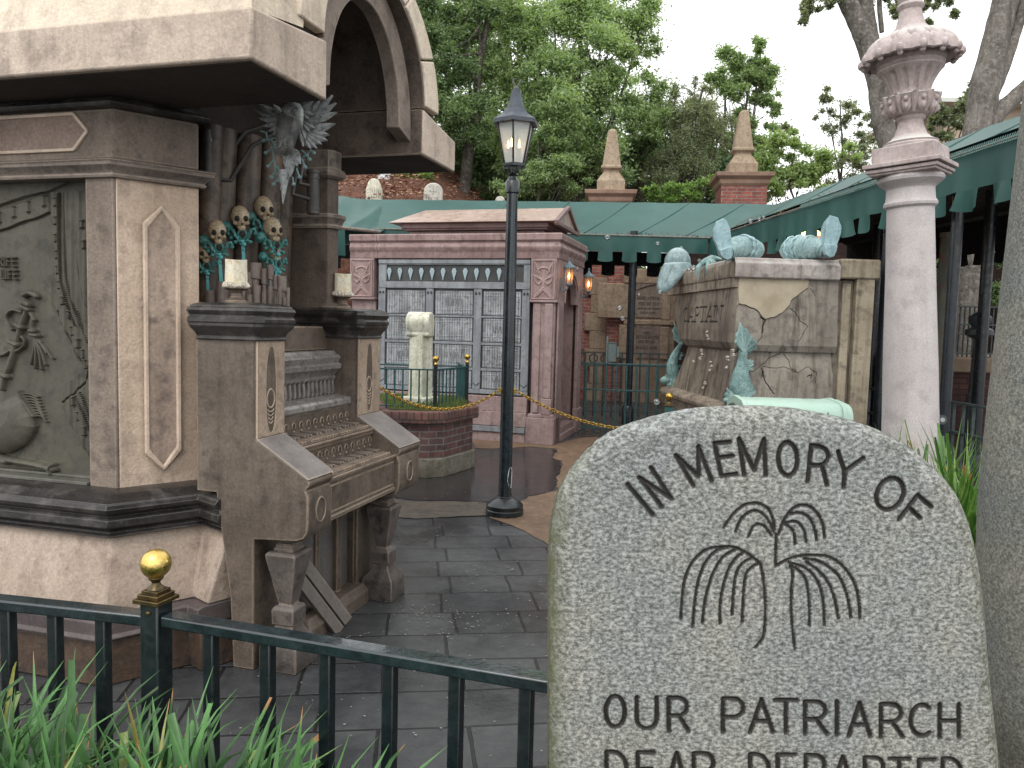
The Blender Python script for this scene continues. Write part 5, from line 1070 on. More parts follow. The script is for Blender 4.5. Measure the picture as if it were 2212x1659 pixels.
# wall lanterns on the arcaded side
def wall_lantern(v, u, z, lb):
    P = MA.w(v, u, z); o = empty('wall_lantern', lb, 'lantern', P, MA.rz, group='lit wall lanterns beside the arch')
    VI = paint('blue_iron', (.06,.10,.12), (.12,.18,.20), .4, 0, 20, .2)
    m = MB(); m.lathe([(.045,0),(.05,.005),(.05,.02),(.04,.022)], 6); m.lathe([(.06,.22),(.085,.222),(.085,.235),(.05,.27),(.02,.30),(.012,.33),(.018,.34),(.006,.36)], 6)
    for i in range(6): a = i*math.pi/3; m.tube([(.044*math.cos(a),.044*math.sin(a),.02),(.064*math.cos(a),.064*math.sin(a),.225)], .006, 5)
    m.tube([(0,0,.0),(-.02,0,-.05),(-.07,0,-.08),(-.11,0,-.05),(-.12,0,.1)], .012, 8); m.lathe([(.02,-.02),(.03,-.01),(.03,.0)], 10); build(m, 'frame', VI, o)
    m = MB(); m.lathe([(.040,.022),(.057,.222)], 6); build(m, 'glass', glassmat('amber_glass', (.55,.33,.16), .55, .5), o, smooth=False)
    m = MB(); m.lathe([(.003,.08),(.014,.10),(.016,.125),(.008,.155),(.001,.175)], 12); build(m, 'flame', glowmat('amber_flame', (1,.45,.12), 16), o)
    L = bpy.data.lights.new('lantern_light', 'POINT'); L.energy = 1.2; L.color = (1,.5,.18); L.shadow_soft_size = .03; lo = bpy.data.objects.new('lantern_light', L); link(lo, o, loc=(0,0,.12))
wall_lantern(.14, .12, 2.13, 'lit amber wall lantern left of the mausoleum arch'); wall_lantern(.14, 1.52, 2.10, 'lit amber wall lantern right of the mausoleum arch')

# ================================================================ BRICK PLANTER
a_, b2_ = MA.l(Vector((-.861,7.973,0))), MA.l(Vector((-.674,8.058,0)))
PLO = (-.674, 8.058, 0); BRK = brickmat('planter_brick', (.17,.085,.075), (.11,.075,.075), (.20,.19,.18), .20, .068, .008, kx=1, ky=.75)
planter = empty('brick_planter', 'chamfered brick planter holding a small railed grave plot', 'planter', PLO)
def W2(x, y): return (x-PLO[0], y-PLO[1])
PP = [W2(-1.55,8.35), W2(-.861,7.965), W2(-.676,8.055), W2(-.389,8.66), W2(-.62,9.85), W2(-1.75,9.85)]
PP[0] = W2(-1.30,8.0)
m = MB(); m.prism(PP, .0, .20); o = build(m, 'foundation', stone('mossy_concrete', (.16,.145,.11), (.24,.22,.19), (.10,.095,.05), 5, .8, None, .2, .3, .8), planter, bevel=.01)
def inset(P, k): 
    c_ = Vector((sum(p[0] for p in P)/len(P), sum(p[1] for p in P)/len(P))); return [tuple(Vector(p)+(c_-Vector(p)).normalized()*k) for p in P]
m = MB(); m.prism(inset(PP,.035), .20, .56); build(m, 'brick_wall', BRK, planter, bevel=.006)
m = MB(); m.prism(inset(PP,-.03), .56, .685); build(m, 'brick_coping', brickmat('coping_brick', (.19,.095,.08), (.13,.08,.075), (.07,.06,.055), .072, .30, .007, kx=1, ky=.75), planter, bevel=.012)
m = MB(); m.prism(inset(PP,.09), .60, .70); build(m, 'turf', stone('turf', (.05,.065,.02), (.09,.11,.03), (.10,.07,.04), 14, .95, bmp=1), planter)
gb = leafmat('short_grass', (.05,.09,.02), (.22,.26,.08), .2)
Vv = []; Ff = []; PI_ = inset(PP, .10)
xs = [p[0] for p in PI_]; ys = [p[1] for p in PI_]; cnt = 0
while cnt < 3500:
    x, y = random.uniform(min(xs), max(xs)), random.uniform(min(ys), min(max(ys), min(ys)+1.2)); ins2 = False
    for i in range(len(PI_)):
        x1, y1 = PI_[i]; x2, y2 = PI_[(i+1)%len(PI_)]
        if (y1 > y) != (y2 > y) and x < (x2-x1)*(y-y1)/(y2-y1)+x1: ins2 = not ins2
    if not ins2: continue
    a = random.uniform(0,6.28); h = random.uniform(.03,.085); o = len(Vv); dx, dy = math.cos(a)*.004, math.sin(a)*.004; lx_, ly_ = random.uniform(-.03,.03), random.uniform(-.03,.03)
    Vv += [(x-dx,y-dy,.695),(x+dx,y+dy,.695),(x+lx_,y+ly_,.70+h)]; Ff.append((o,o+1,o+2)); cnt += 1
npmesh('turf_blades', np.array(Vv), np.array(Ff), gb, planter, kind='stuff')
pf = empty('planter_fence', 'small teal iron fence with two brass balls standing on the brick planter', 'fence', (PLO[0], PLO[1], .69))
TEAL = paint('teal_iron', (.012,.05,.055), (.03,.10,.10), .4, 0, 18, .2, .5)
Fp = [atY(x, 800, Z) for x, Z in ((800,8.18),(941,8.20),(1009,8.86))]; F0 = [Vector((p.x-PLO[0], p.y-PLO[1])) for p in Fp]; F0.append(F0[2]+Vector((-.17,.85))); F0.insert(0, F0[0]+Vector((-.4,.05)))
zt_ = CH-(800-697)/1700*8.2-.69; zb_ = CH-(882-697)/1700*8.2-.69; zt_ = max(.3, zt_)
m = MB()
for a, b_ in zip(F0[:-1], F0[1:]): m.bar((a.x,a.y,zt_), (b_.x,b_.y,zt_), .028, .016); m.bar((a.x,a.y,max(.03,zb_)), (b_.x,b_.y,max(.03,zb_)), .022, .014)
m.bar((F0[0].x,F0[0].y+.75,zt_), (F0[3].x-.1,F0[3].y+.1,zt_), .028, .016); build(m, 'rails', TEAL, pf, bevel=.002)
for p in (F0[2], F0[3]):
    m = MB(); m.obox((p.x,p.y,(zt_+.05)/2), .04, .04, zt_+.05); q = build(m, 'post', IRON, pf, bevel=.003)
    m = MB(); m.obox((p.x,p.y,zt_+.055), .046,.046,.012); m.lathe([(.018,zt_+.06),(.010,zt_+.075),(.014,zt_+.085)], 12, (p.x,p.y,0)); m.ball((p.x,p.y,zt_+.115), .034, n=20, m=14); build(m, 'ball_finial', GOLD, q)
first = None
for a, b_ in zip(F0[:-1], F0[1:]):
    L = (b_-a).length; n = int(L/.078)
    for i in range(1, n):
        p = a.lerp(b_, i/n)
        if first is None: k = MB(); k.obox((0,0,zt_/2), .016,.016,zt_); first = build(k, 'baluster', TEAL, pf, bevel=.002); o = first
        else: o = first.copy(); S.collection.objects.link(o); o.parent = pf
        o.location = (p.x, p.y, 0)
# little white headstone with a scrolled top on the planter
P = atY(908, 850, 8.55); WST = stone('white_marble_worn', (.60,.60,.47), (.76,.76,.64), (.44,.44,.31), 6, .7, None, .5, .15, .3)
gs = empty('scroll_headstone', 'cream marble headstone with rolled scroll top standing on the brick planter', 'headstone', (P.x, P.y, .70), R(-28))
m = MB(); m.prism([(-.10,0),(.10,0),(.095,.08),(.09,.12),(.082,.78),(-.082,.78),(-.09,.12),(-.095,.08)], -.105, .105, 'y'); build(m, 'shaft', WST, gs, bevel=.01)
m = MB(); m.box(-.15,-.15,-.02,.15,.15,.09); build(m, 'base', WST, gs, bevel=.015)
prof = [(.0,.74),(-.10,.74),(-.115,.76),(-.11,.79),(-.12,.81)]+[(-.02+.125*math.cos(R(t)), .90+.105*math.sin(R(t))) for t in range(200,-20,-12)]+[(.09,.80),(.08,.74)]
m = MB(); m.prism(prof, -.135, .12, 'x'); o = build(m, 'scroll_top', WST, gs, bevel=.012); o.rotation_euler = (0,0,R(18))
# ================================================================ TUB-SHAPED TOMB
TF = Fr(2.1011, 7.5, -4.5); TO = (TF.o.x, TF.o.y, 0)
tomb = empty('tub_tomb', 'cracked tan stone tomb shaped like a bathtub, engraved CAPTAIN, behind the headstone', 'tomb', TO, TF.rz)
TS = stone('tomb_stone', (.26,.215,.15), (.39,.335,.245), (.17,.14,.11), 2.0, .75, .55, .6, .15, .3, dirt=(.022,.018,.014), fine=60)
TSD = stone('tomb_stone_stained_shaded', (.13,.106,.082), (.235,.20,.152), (.095,.078,.066), 1.6, .75, .5, .95, .15, .25, dirt=(.015,.012,.010), fine=60)  # stain streaks, plus the left face's shade put into the darker tone
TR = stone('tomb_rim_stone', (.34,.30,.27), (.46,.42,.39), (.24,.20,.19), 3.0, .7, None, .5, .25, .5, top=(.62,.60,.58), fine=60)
TRB = stone('tomb_rim_brown', (.20,.16,.12), (.32,.265,.20), (.12,.10,.085), 3.0, .7, None, .7, .3, .5, fine=60)
Y_ = lambda mb, n, m_=None, bv=.012, par=None, **k: build(mb, n, m_ or TS, par or tomb, bevel=bv, **k)
LU = 2.30
rp_ = [(-.10,2.088),(.0,2.088),(.012,2.10),(.016,2.13),(.014,2.225),(-.004,2.25),(-.02,2.282),(-.16,2.285),(-.16,2.10)]
m = MB(); m.sweep([(0,LU),(0,0)], [(o+.03, z) for o, z in rp_][::-1]); m.box(-.03,.0,2.0,.25,LU,2.1); rimw = Y_(m, 'rim', TRB, .004, ang=50)
def rimfront(v0, v1, nm):
    nx, nz = int((v1-v0)*220)+4, 60; A3, B3 = np.meshgrid(np.linspace(v0, v1, nx), np.linspace(0, 1, nz)); prof = [(.05,2.088),(-.028,2.089),(-.042,2.10),(-.046,2.13),(-.044,2.225),(-.022,2.255),(-.008,2.280),(.05,2.286),(.30,2.286)]
    t = np.linspace(0, 1, len(prof)); yy = np.interp(B3, t, [p[0] for p in prof]); zz = np.interp(B3, t, [p[1] for p in prof])
    for c in (.36,.62): yy = yy+.010*np.exp(-((A3-c)/.018)**2)*(zz > 2.09)
    return gridmesh(nm, A3, yy, zz, TR, tomb)
rimfront(-.035, .99, 'rim_front')
m = MB(); m.box(-.034,.05,2.095,1.0,LU,2.27); Y_(m, 'rim_core', TR, .01)
# tub front face with cracks (height field), cleaner plaster patch outlined
cT = CC(2200,750,1.659); cF = CC(2550,1200,3.318)
def TP(L, c=cT, u=0.0): return [tuple(TF.onu(*c(x, y), u))[::2] for x, y in L]
tubp = [(1.36,.06),(1.40,.0),(1.46,-.03),(1.55,-.032),(1.75,-.018),(1.95,.0),(2.10,.012)]
lowp = [(.55,.0),(.9,.0),(1.2,.02),(1.42,.045)]
def face(z0_, z1_, prof, name, cracks, patches, w0=.004, v0=.0, v1=1.0):
    nx, nz = 620, int((z1_-z0_)*520); A3, B3 = np.meshgrid(np.linspace(v0, v1, nx), np.linspace(z0_, z1_, nz)); yy = np.interp(B3, [p[0] for p in prof], [p[1] for p in prof]); nz_ = .003*np.sin(A3*7+1.3*np.sin(B3*5))*np.sin(B3*6+A3*3)
    yy += nz_; dt = np.zeros(A3.shape); pa = np.zeros(A3.shape)
    for P in patches: ip = inpoly(A3, B3, TP(P)); yy = yy-np.where(ip, .012, 0); pa = np.maximum(pa, ip*1.0)
    for P, w in cracks:
        L = TP(P); Q_ = []
        for a, b_ in zip(L[:-1], L[1:]):
            for t in (0, .33, .66): Q_.append((a[0]+(b_[0]-a[0])*t+random.uniform(-.006,.006), a[1]+(b_[1]-a[1])*t+random.uniform(-.006,.006)))
        Q_.append(L[-1]); w = w*.62; d = sdist(A3, B3, [Q_], w*3); g_ = np.clip(1-d/w, 0, 1); yy += g_*.014; dt = np.maximum(dt, g_**.6)
    # side rounding at the left corner
    yy += .05*np.clip(1-(A3-v0)/.03, 0, 1)**2
    return gridmesh(name, A3, yy, B3, tombface, tomb, {'dirt': dt, 'patch': pa})
def tfmat():
    m = stone('tomb_face_stone', (.20,.175,.143), (.31,.28,.235), (.155,.132,.118), 2.0, .75, .55, .85, .15, .3, dirt=(.014,.011,.009), fine=60); nt = m.node_tree; b = nt.nodes['Principled BSDF']
    src = b.inputs['Base Color'].links[0].from_socket; at = nd(nt, 'Attribute', attribute_name='patch'); tc = nd(nt, 'TexCoord'); n = noise(nt, tc.outputs['Object'], 5, 5, .6)
    at2 = nd(nt, 'Attribute', attribute_name='dirt'); pcol = mix(nt, ramp(nt, n, [(.35, (.30,.25,.175)), (.65, (.42,.365,.27))]), (.03,.02,.02), at2.outputs['Fac'])
    nt.links.new(mix(nt, src, pcol, at.outputs['Fac']), b.inputs['Base Color']); return m
tombface = tfmat()
patch = [(1168,560),(1640,560),(1625,640),(1560,685),(1515,720),(1495,765),(1450,800),(1395,830),(1330,842),(1310,815),(1290,780),(1225,755),(1175,740)]
up = face(1.40, 2.09, tubp, 'tub_front', [(patch[2:]+[patch[2]][:0], .006), ([(1495,765),(1545,800),(1570,850),(1620,890),(1590,930),(1555,990)], .005), ([(1640,640),(1665,665),(1672,690)], .004), ([(1330,842),(1325,900),(1320,950),(1290,990),(1240,1010)], .007), ([(1318,830),(1340,850),(1330,880),(1322,930)], .016), ([(1175,740),(1150,800),(1140,850),(1120,900)], .006)], [patch])
lw = face(.60, 1.42, lowp, 'lower_front', [([(1480,1030),(1465,1060),(1380,1100),(1340,1140),(1280,1180),(1240,1195)], .005), ([(1470,1050),(1510,1110),(1520,1160),(1570,1190),(1640,1150),(1690,1195),(1680,1260)], .005), ([(1340,1150),(1400,1160),(1480,1155),(1560,1190)], .005), ([(1335,1165),(1345,1230),(1360,1260),(1390,1300),(1410,1330)], .010), ([(1340,1180),(1335,1215)], .016), ([(1630,1215),(1660,1205),(1650,1225)], .010)], [])
m = MB(); m.prism([(.07,.55),(.07,2.08),(2.3,2.08),(2.15,2.08),(1.74,1.45),(1.6,1.42),(1.98,.85),(1.98,.55)], .055, 1.0, 'x'); 
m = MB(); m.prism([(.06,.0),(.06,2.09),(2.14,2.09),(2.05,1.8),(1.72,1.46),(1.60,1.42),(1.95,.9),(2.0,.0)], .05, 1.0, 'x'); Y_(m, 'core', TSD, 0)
m = MB(); m.box(.0,-.0,.0,1.0,.2,.60); Y_(m, 'base_front', TS, .01)
# left side (faces left), carved CAPTAIN
def sideface(z0_, z1_, ef, vf, name, strokes=None, drips=True):
    nu, nz = 700, int((z1_-z0_)*480); S1, B3 = np.meshgrid(np.linspace(0, 1, nu), np.linspace(z0_, z1_, nz)); e = np.interp(B3, [p[0] for p in ef], [p[1] for p in ef]); U = S1*e+(1-S1)*.0
    V_ = -np.interp(B3, [p[0] for p in vf], [p[1] for p in vf]); dt = np.zeros(S1.shape)
    V_ -= .0035*np.sin(U*26)*np.clip(np.sin(U*9+1), 0, 1)
    # corners roll away
    V_ += .06*np.clip(1-(1-S1)*e/.05, 0, 1)**2+.05*np.clip(1-U/.03, 0, 1)**2
    if strokes: d = sdist(U, B3, strokes, .03); g_ = np.clip(1-d/.014, 0, 1); V_ += g_*.012; dt = np.maximum(dt, g_**.4*.95)
    return gridmesh(name, V_, U, B3, TSD2, tomb, {'dirt': dt}, flip=True)
TSD2 = TSD
def ttxt(t, u0, u1, z, h):          # runs from far (left in view) to near
    w = sum(FONT[c][0] for c in t)+.28*(len(t)-1); L = text_strokes(t, 0, 0, 1.0, .28); out = []
    for P in L: out.append([(u0+(u1-u0)*x/w, z+y*h) for x, y in P])
    return out
cap_st = ttxt("CAPTAIN", 1.62, .33, 1.672, .155)
for P in list(cap_st):               # serifs
    for q in (P[0], P[-1]):
        if abs(q[1]-1.672) < .004 or abs(q[1]-1.827) < .004: cap_st.append([(q[0]-.045,q[1]),(q[0]+.045,q[1])])
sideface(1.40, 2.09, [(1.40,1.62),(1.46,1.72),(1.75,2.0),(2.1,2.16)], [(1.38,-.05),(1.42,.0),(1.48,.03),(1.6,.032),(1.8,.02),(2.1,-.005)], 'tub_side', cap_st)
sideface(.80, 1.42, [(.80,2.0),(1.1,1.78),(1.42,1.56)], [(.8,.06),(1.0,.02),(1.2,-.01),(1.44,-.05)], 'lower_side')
m = MB(); mb_ = [(-.06,.78),(.10,.78),(.13,.80),(.14,.84),(.12,.88),(.07,.90),(-.06,.91)]; m.sweep([(0,2.05),(0,.0),(.25,.0)], [(o, z) for o, z in mb_][::-1]); Y_(m, 'base_moulding', TRB, .004, ang=50)
m = MB(); m.box(-.08,.02,.0,.1,2.05,.79); Y_(m, 'base_side', TSD, .01)
# headboard pier at the right
m = MB(); m.prism([(.985,.0),(.985,2.10),(1.16,2.10),(1.16,.0)], .02, LU, 'y'); Y_(m, 'head_panel', TSD, .01)
m = MB(); m.box(1.045,.0,.0,1.13,.1,2.07); Y_(m, 'head_strip', TS, .012)
m = MB(); m.box(1.165,-.035,.0,1.345,LU,2.12); Y_(m, 'head_pier', TS, .012)
m = MB(); m.box(.985,-.055,2.108,1.385,LU+.05,2.296); Y_(m, 'head_cap', TS, .016, seg=1)
# barnacles
BAR = stone('barnacle', (.34,.30,.25), (.46,.42,.36), None, 30, .8, bmp=.4)
for x, y in [(790,350),(795,405),(810,450),(720,600),(722,650),(700,690),(705,715),(845,745),(850,800),(830,860),(775,1025),(735,1090),(718,1170),(1065,690),(1070,725),(1130,600),(1140,655),(1050,820),(615,740)]:
    p = TF.onv(*cF(x, y), -.02); m = MB()
    for k_ in range(3): m.ball((p.x-.012+random.uniform(-.008,.008), p.y+random.uniform(-.018,.018), p.z+random.uniform(-.010,.010)), .014,.022,.012, 8, 6)
    Y_(m, 'barnacle_cluster', BAR, 0)
# ---------------------------------------------------------------- verdigris fish on the tomb corners
VG = stone('fish_verdigris', (.13,.235,.225), (.24,.38,.365), (.07,.14,.135), 16, .5, .35, .35, .3, .5, spec=.5, edge=(.42,.58,.56)); VGD = stone('fish_dark', (.08,.15,.14), (.15,.26,.25), None, 14, .5, .3, 0, .2, .3)
def finfan(mb, root, tips, th=.010):
    for k_ in range(len(tips)-1):
        a, b_ = Vector(tips[k_]), Vector(tips[k_+1]); r0 = Vector(root); mid = (a+b_)/2+(r0-(a+b_)/2)*.10
        n = (a-r0).cross(b_-r0); n = n.normalized()*th if n.length > 1e-7 else Vector((0,-th,0))
        mb.add([r0+n, a+n, mid+n, b_+n, r0-n, a-n, mid-n, b_-n], [(0,1,2,3),(7,6,5,4),(1,5,6,2),(2,6,7,3),(0,4,5,1),(3,7,4,0)])
    for t in tips: mb.tube([root, Vector(root).lerp(Vector(t), .96)], [.014,.009], 6)
def fish(tag_, spine, rad, tail, fin, headp, Z, lb):
    T = lambda x, y, dy=0.0: TF.l(atY(*cF(x, y), Z))+Vector((0, dy, 0))
    f = empty('fish_ornament', lb, 'fish ornament', TF.w(*T(*spine[len(spine)//2])), TF.rz, group='verdigris fish on the tomb corners'); o0 = TF.l(f.location)
    L = lambda x, y, dy=0.0: T(x, y, dy)-o0
    m = MB(); pts = smoothline([tuple(L(*p)) for p in spine], 10) if False else [L(*p) for p in spine]
    P = [];
    for i in range(len(pts)-1):
        for t in range(5): P.append(pts[i].lerp(pts[i+1], t/5))
    P.append(pts[-1]); Rr = np.interp(np.linspace(0, 1, len(P)), np.linspace(0, 1, len(rad)), rad); Rr = [r_*(1+.045*(i % 2)) for i, r_ in enumerate(Rr)]
    m.tube(P, list(Rr), 18); body = build(m, 'body', VG, f, ang=60)
    m = MB()
    for i in range(2, len(P)-1):
        r_ = Rr[i]; sd = (P[i+1]-P[i-1]).normalized().cross(Vector((0,1,0))).normalized()*tag_; c_ = P[i]-Vector((0,r_*.75,0))+sd*r_*.35
        m.tube([c_, c_+sd*.02+Vector((0,-.02,.018))], [.009,.001], 5)
    build(m, 'spines', VG, f)
    m = MB(); finfan(m, L(*tail[0]), [L(*p) for p in tail[1:]]); build(m, 'tail_fin', VG, f)
    m = MB(); finfan(m, L(*fin[0]), [L(*p) for p in fin[1:]], .003); build(m, 'side_fin', VG, f)
    m = MB(); h = L(*headp); m.ball(h, .075,.06,.055, 20, 14); m.ball(h+Vector((-.05*tag_,-.03,-.045)), .05,.045,.03, 16, 10); m.ball(h+Vector((-.045*tag_,-.03,-.105)), .045,.04,.022, 16, 10)
    m.ball(h+Vector((-.01*tag_,-.055,.01)), .017, n=10, m=8); m.tube([h+Vector((-.04*tag_,-.03,.03)), h+Vector((-.075*tag_,-.04,.075))], [.02,.003], 8); m.tube([h+Vector((.0,-.04,.035)), h+Vector((.02*tag_,-.06,.08))], [.018,.003], 8)
    build(m, 'head', VG, f)
fish(1, [(1235,590),(1240,680),(1235,800),(1215,930),(1215,1050),(1240,1160),(1250,1200)], [.03,.038,.056,.082,.105,.118,.115], [(1240,620,-.02),(1115,480,-.06),(1130,390,-.05),(1195,230,-.03),(1275,310,-.03),(1350,400,-.02),(1425,480,-.0),(1430,560,.02),(1340,640,.03)], [(1285,850),(1300,715),(1345,712),(1385,730),(1385,780),(1368,845)], (1105,1185), 7.44, 'verdigris scaly fish on the near corner of the tomb, tail raised')
fish(-1, [(450,510),(400,580),(350,680),(325,780),(330,880),(350,960),(330,1060),(300,1120)], [.030,.036,.052,.068,.075,.072,.08,.06], [(440,520,0),(340,440,0),(320,330,0),(350,235,0),(395,330,0),(430,430,0),(470,520,0)], [(330,720),(430,600),(460,620),(465,660),(440,710)], (240,990), 9.5, 'verdigris spiny fish on the far left corner of the tomb')
# ---------------------------------------------------------------- starfish
SFT = stone('sandy_starfish', (.24,.20,.15), (.34,.29,.22), None, 40, .8, bmp=1.0)
def starfish(name, lb, pts, root, Z, mat, r0, dy=.0, knob=True):
    T = lambda x, y, c, dz=0.0: TF.l(atY(*c(x, y), Z+dz))
    c_ = pts[0][2]; o0 = T(root[0], root[1], c_); f = empty(name, lb, 'starfish', TF.w(*o0), TF.rz); m = MB()
    for arm in pts[1:]:
        P = [T(x, y, c_, dz)-o0 for x, y, dz in arm]; Q_ = []
        for i in range(len(P)-1):
            for t in range(4): Q_.append(P[i].lerp(P[i+1], t/4))
        Q_.append(P[-1]); n = len(Q_); rr = [r0*(1-.8*(i/(n-1))**1.3) for i in range(n)]; m.tube(Q_, rr, 12)
        for i in range(n):
            for s_ in (-1,0,1): m.ball(Q_[i]+Vector((s_*rr[i]*.6,-rr[i]*.85,0)), r0*.13, n=6, m=4)
    m.ball((0,0,0), r0*1.25, r0*.9, r0*1.2, 16, 10); build(m, 'body', mat, f)
starfish('starfish_relief', 'sandy starfish stuck on the tomb side beside the word CAPTAIN', [(0,0,cF), [(1000,390,0),(985,290,-.02),(970,175,-.04)], [(1000,390,0),(1035,290,0),(1048,205,0)], [(1000,390,0),(1050,430,-.02),(1100,490,-.05)], [(1000,390,0),(1010,460,0),(1030,520,0)], [(1000,390,0),(960,380,.0),(945,375,0)]], (1000,385), 7.95, SFT, .030)
cH = CC(2550,800,3.687)
starfish('starfish_sculpture', 'verdigris starfish draped over the tomb rim left of the boots', [(0,0,cH), [(870,840,0),(800,860,-.05),(745,920,-.12),(735,1000,-.13),(738,1100,-.12)], [(900,850,0),(880,880,-.08),(865,950,-.16),(872,1030,-.16),(885,1115,-.14)], [(900,850,0),(960,860,-.06),(930,960,-.14),(905,1080,-.15)], [(880,830,.02),(980,790,.1),(1080,810,.05)], [(870,830,.02),(930,780,.2),(1010,790,.2)], [(860,830,0),(790,870,-.08),(715,940,-.13),(708,1040,-.13)]], (880,835), 8.42, VG, .034)
# ---------------------------------------------------------------- boots with trouser legs
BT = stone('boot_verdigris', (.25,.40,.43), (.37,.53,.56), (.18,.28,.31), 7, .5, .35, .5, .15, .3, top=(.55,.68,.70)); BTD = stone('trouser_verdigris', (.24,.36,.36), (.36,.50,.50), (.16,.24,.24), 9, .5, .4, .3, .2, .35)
def boot(lb, sole, heel_line, leg, legr, Z, c_, side_):
    P = [TF.l(atY(*c_(x, y), Z)) for x, y in sole]; o0 = sum(P, Vector())/len(P); f = empty('stone_boot', lb, 'boot', TF.w(*o0), TF.rz, group='boots sticking out of the tub tomb')
    Q_ = [p-o0 for p in P]; n = len(Q_); m = MB()
    rings = [(1.0,0.0,0),(1.03,.004,0),(1.03,.022,0),(.97,.028,0),(.95,.06,0),(.80,.11,.01),(.55,.15,.015),(.2,.165,.02)]; vs = []
    for sc_k, dy, dv in rings:
        for q in Q_: vs.append((q.x*sc_k+dv*side_, dy, q.z*sc_k))
    fs = [tuple(range(n))]+[tuple(range(len(rings)*n-1, (len(rings)-1)*n-1, -1))]
    for r_ in range(len(rings)-1):
        for i in range(n): j = (i+1)%n; fs.append((r_*n+i, r_*n+j, (r_+1)*n+j, (r_+1)*n+i))
    m.add(vs, fs); build(m, 'sole_and_foot', BT, f, bevel=.004)
    h = [TF.l(atY(*c_(x, y), Z))-o0 for x, y in heel_line]; m = MB()
    zlo = min(q.z for q in Q_); sel = [q for q in Q_ if q.z < (h[0].z+h[1].z)/2+.002]; poly = [(h[0].x,h[0].z)]+[(q.x,q.z) for q in sel]+[(h[1].x,h[1].z)]
    cx_ = sum(p[0] for p in poly)/len(poly); cz_ = sum(p[1] for p in poly)/len(poly); poly.sort(key=lambda p: math.atan2(p[1]-cz_, p[0]-cx_)); m.prism([(cx_+(p[0]-cx_)*1.02, cz_+(p[1]-cz_)*1.02) for p in poly], -.022, .01, 'y'); build(m, 'heel', BT, f, bevel=.004)
    L = [TF.l(atY(*c_(x, y), Z+dz))-o0 for x, y, dz in leg]; PP_ = []
    for i in range(len(L)-1):
        for t in range(7): PP_.append(L[i].lerp(L[i+1], t/7))
    PP_.append(L[-1]); k_ = np.interp(np.linspace(0,1,len(PP_)), np.linspace(0,1,len(legr)), legr); rr = [r_*(1+.05*math.sin(i*1.9)+.03*math.sin(i*3.7)) for i, r_ in enumerate(k_)]; m = MB(); m.tube(PP_, rr, 28)
    leg_ = build(m, 'trouser_leg', BTD, f, ang=60)
    m = MB(); i0 = int(len(PP_)*.42)
    t = (PP_[i0+1]-PP_[i0]).normalized(); m.tube([PP_[i0]-t*.018, PP_[i0], PP_[i0]+t*.018], [rr[i0]*1.10, rr[i0]*1.16, rr[i0]*1.08], 28); build(m, 'cuff', BTD, f, ang=60)
    for dz in (.12,.2):
        i1 = min(len(PP_)-2, i0+int(len(PP_)*dz*1.6)); t = (PP_[i1+1]-PP_[i1]).normalized(); a = t.orthogonal().normalized(); b_ = t.cross(a); m = MB(); m.tube([PP_[i1]+(a*math.cos(s_)+b_*math.sin(s_))*rr[i1]*1.04+t*.01*math.sin(s_*9) for s_ in [2*math.pi*q/36 for q in range(37)]], .010, 6, cap=False); build(m, 'rope', BT, f)
boot('verdigris boot on the left of the tomb rim, sole to the viewer', [(1105,228),(1005,270),(955,400),(965,520),(1020,640),(1050,750),(1090,800),(1150,826),(1205,800),(1232,740),(1225,620),(1215,480),(1200,370),(1150,260)], [(1040,690),(1215,625)], [(1150,720,.08),(1210,690,.13),(1290,650,.20),(1380,640,.30),(1480,650,.42),(1590,690,.52)], [.075,.085,.10,.105,.10,.085], 7.42, cH, 1)
cB = CC(3050,800,3.687)
boot('verdigris boot on the right of the tomb rim, sole to the viewer', [(805,185),(770,270),(755,390),(740,500),(725,590),(710,680),(735,750),(790,792),(850,775),(885,700),(905,620),(945,510),(972,420),(975,340),(925,215)], [(722,595),(900,635)], [(760,700,.08),(680,660,.13),(580,650,.2),(460,645,.3),(330,650,.4),(210,690,.5),(130,745,.55)], [.07,.085,.10,.11,.115,.105,.06], 7.42, cB, -1)
# ---------------------------------------------------------------- sailor's hat
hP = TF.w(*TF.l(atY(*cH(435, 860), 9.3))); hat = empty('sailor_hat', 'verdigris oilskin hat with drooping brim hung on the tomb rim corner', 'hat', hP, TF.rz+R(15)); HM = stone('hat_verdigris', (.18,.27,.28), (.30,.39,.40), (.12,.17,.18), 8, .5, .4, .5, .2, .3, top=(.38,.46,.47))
SCL = 9.15/1700*.5486/3.687
hat.scale = (.68,)*3
m = MB(); m.ball((0,0,0), .225, .21, .25, 36, 18, None, lambda p, q: (q.x*(1+.03*math.sin(6*math.atan2(p.y,p.x))), q.y, q.z if p.z > -.1 else -.1*.25)); 
for k_ in range(5):
    a = k_*math.pi*2/5+.3; m.tube([(.226*math.sin(t)*math.cos(a), .211*math.sin(t)*math.sin(a), .251*math.cos(t)) for t in [math.pi*.5*i/8 for i in range(9)]], .004, 5)
m.ball((.04,-.03,.25), .03,.03,.02, 10, 6); build(m, 'crown', HM, hat)
vs = []; fs = []; n = 48
for j in range(7):
    t = j/6
    for i in range(n):
        a = 2*math.pi*i/n; back = max(0, math.cos(a-R(205)))**2.3; rr = .22+t*(.05+.15*back); vs.append((rr*math.cos(a), rr*math.sin(a)*.95, -.01-t*(.05+.06*t+.42*back*(.45+.55*t))+.012*math.sin(a*5)*t))
for j in range(6):
    for i in range(n): k_ = (i+1)%n; fs.append((j*n+i, j*n+k_, (j+1)*n+k_, (j+1)*n+i))
m = MB(); m.add(vs, fs); o = build(m, 'brim', HM, hat); md = o.modifiers.new('s', 'SOLIDIFY'); md.thickness = .012
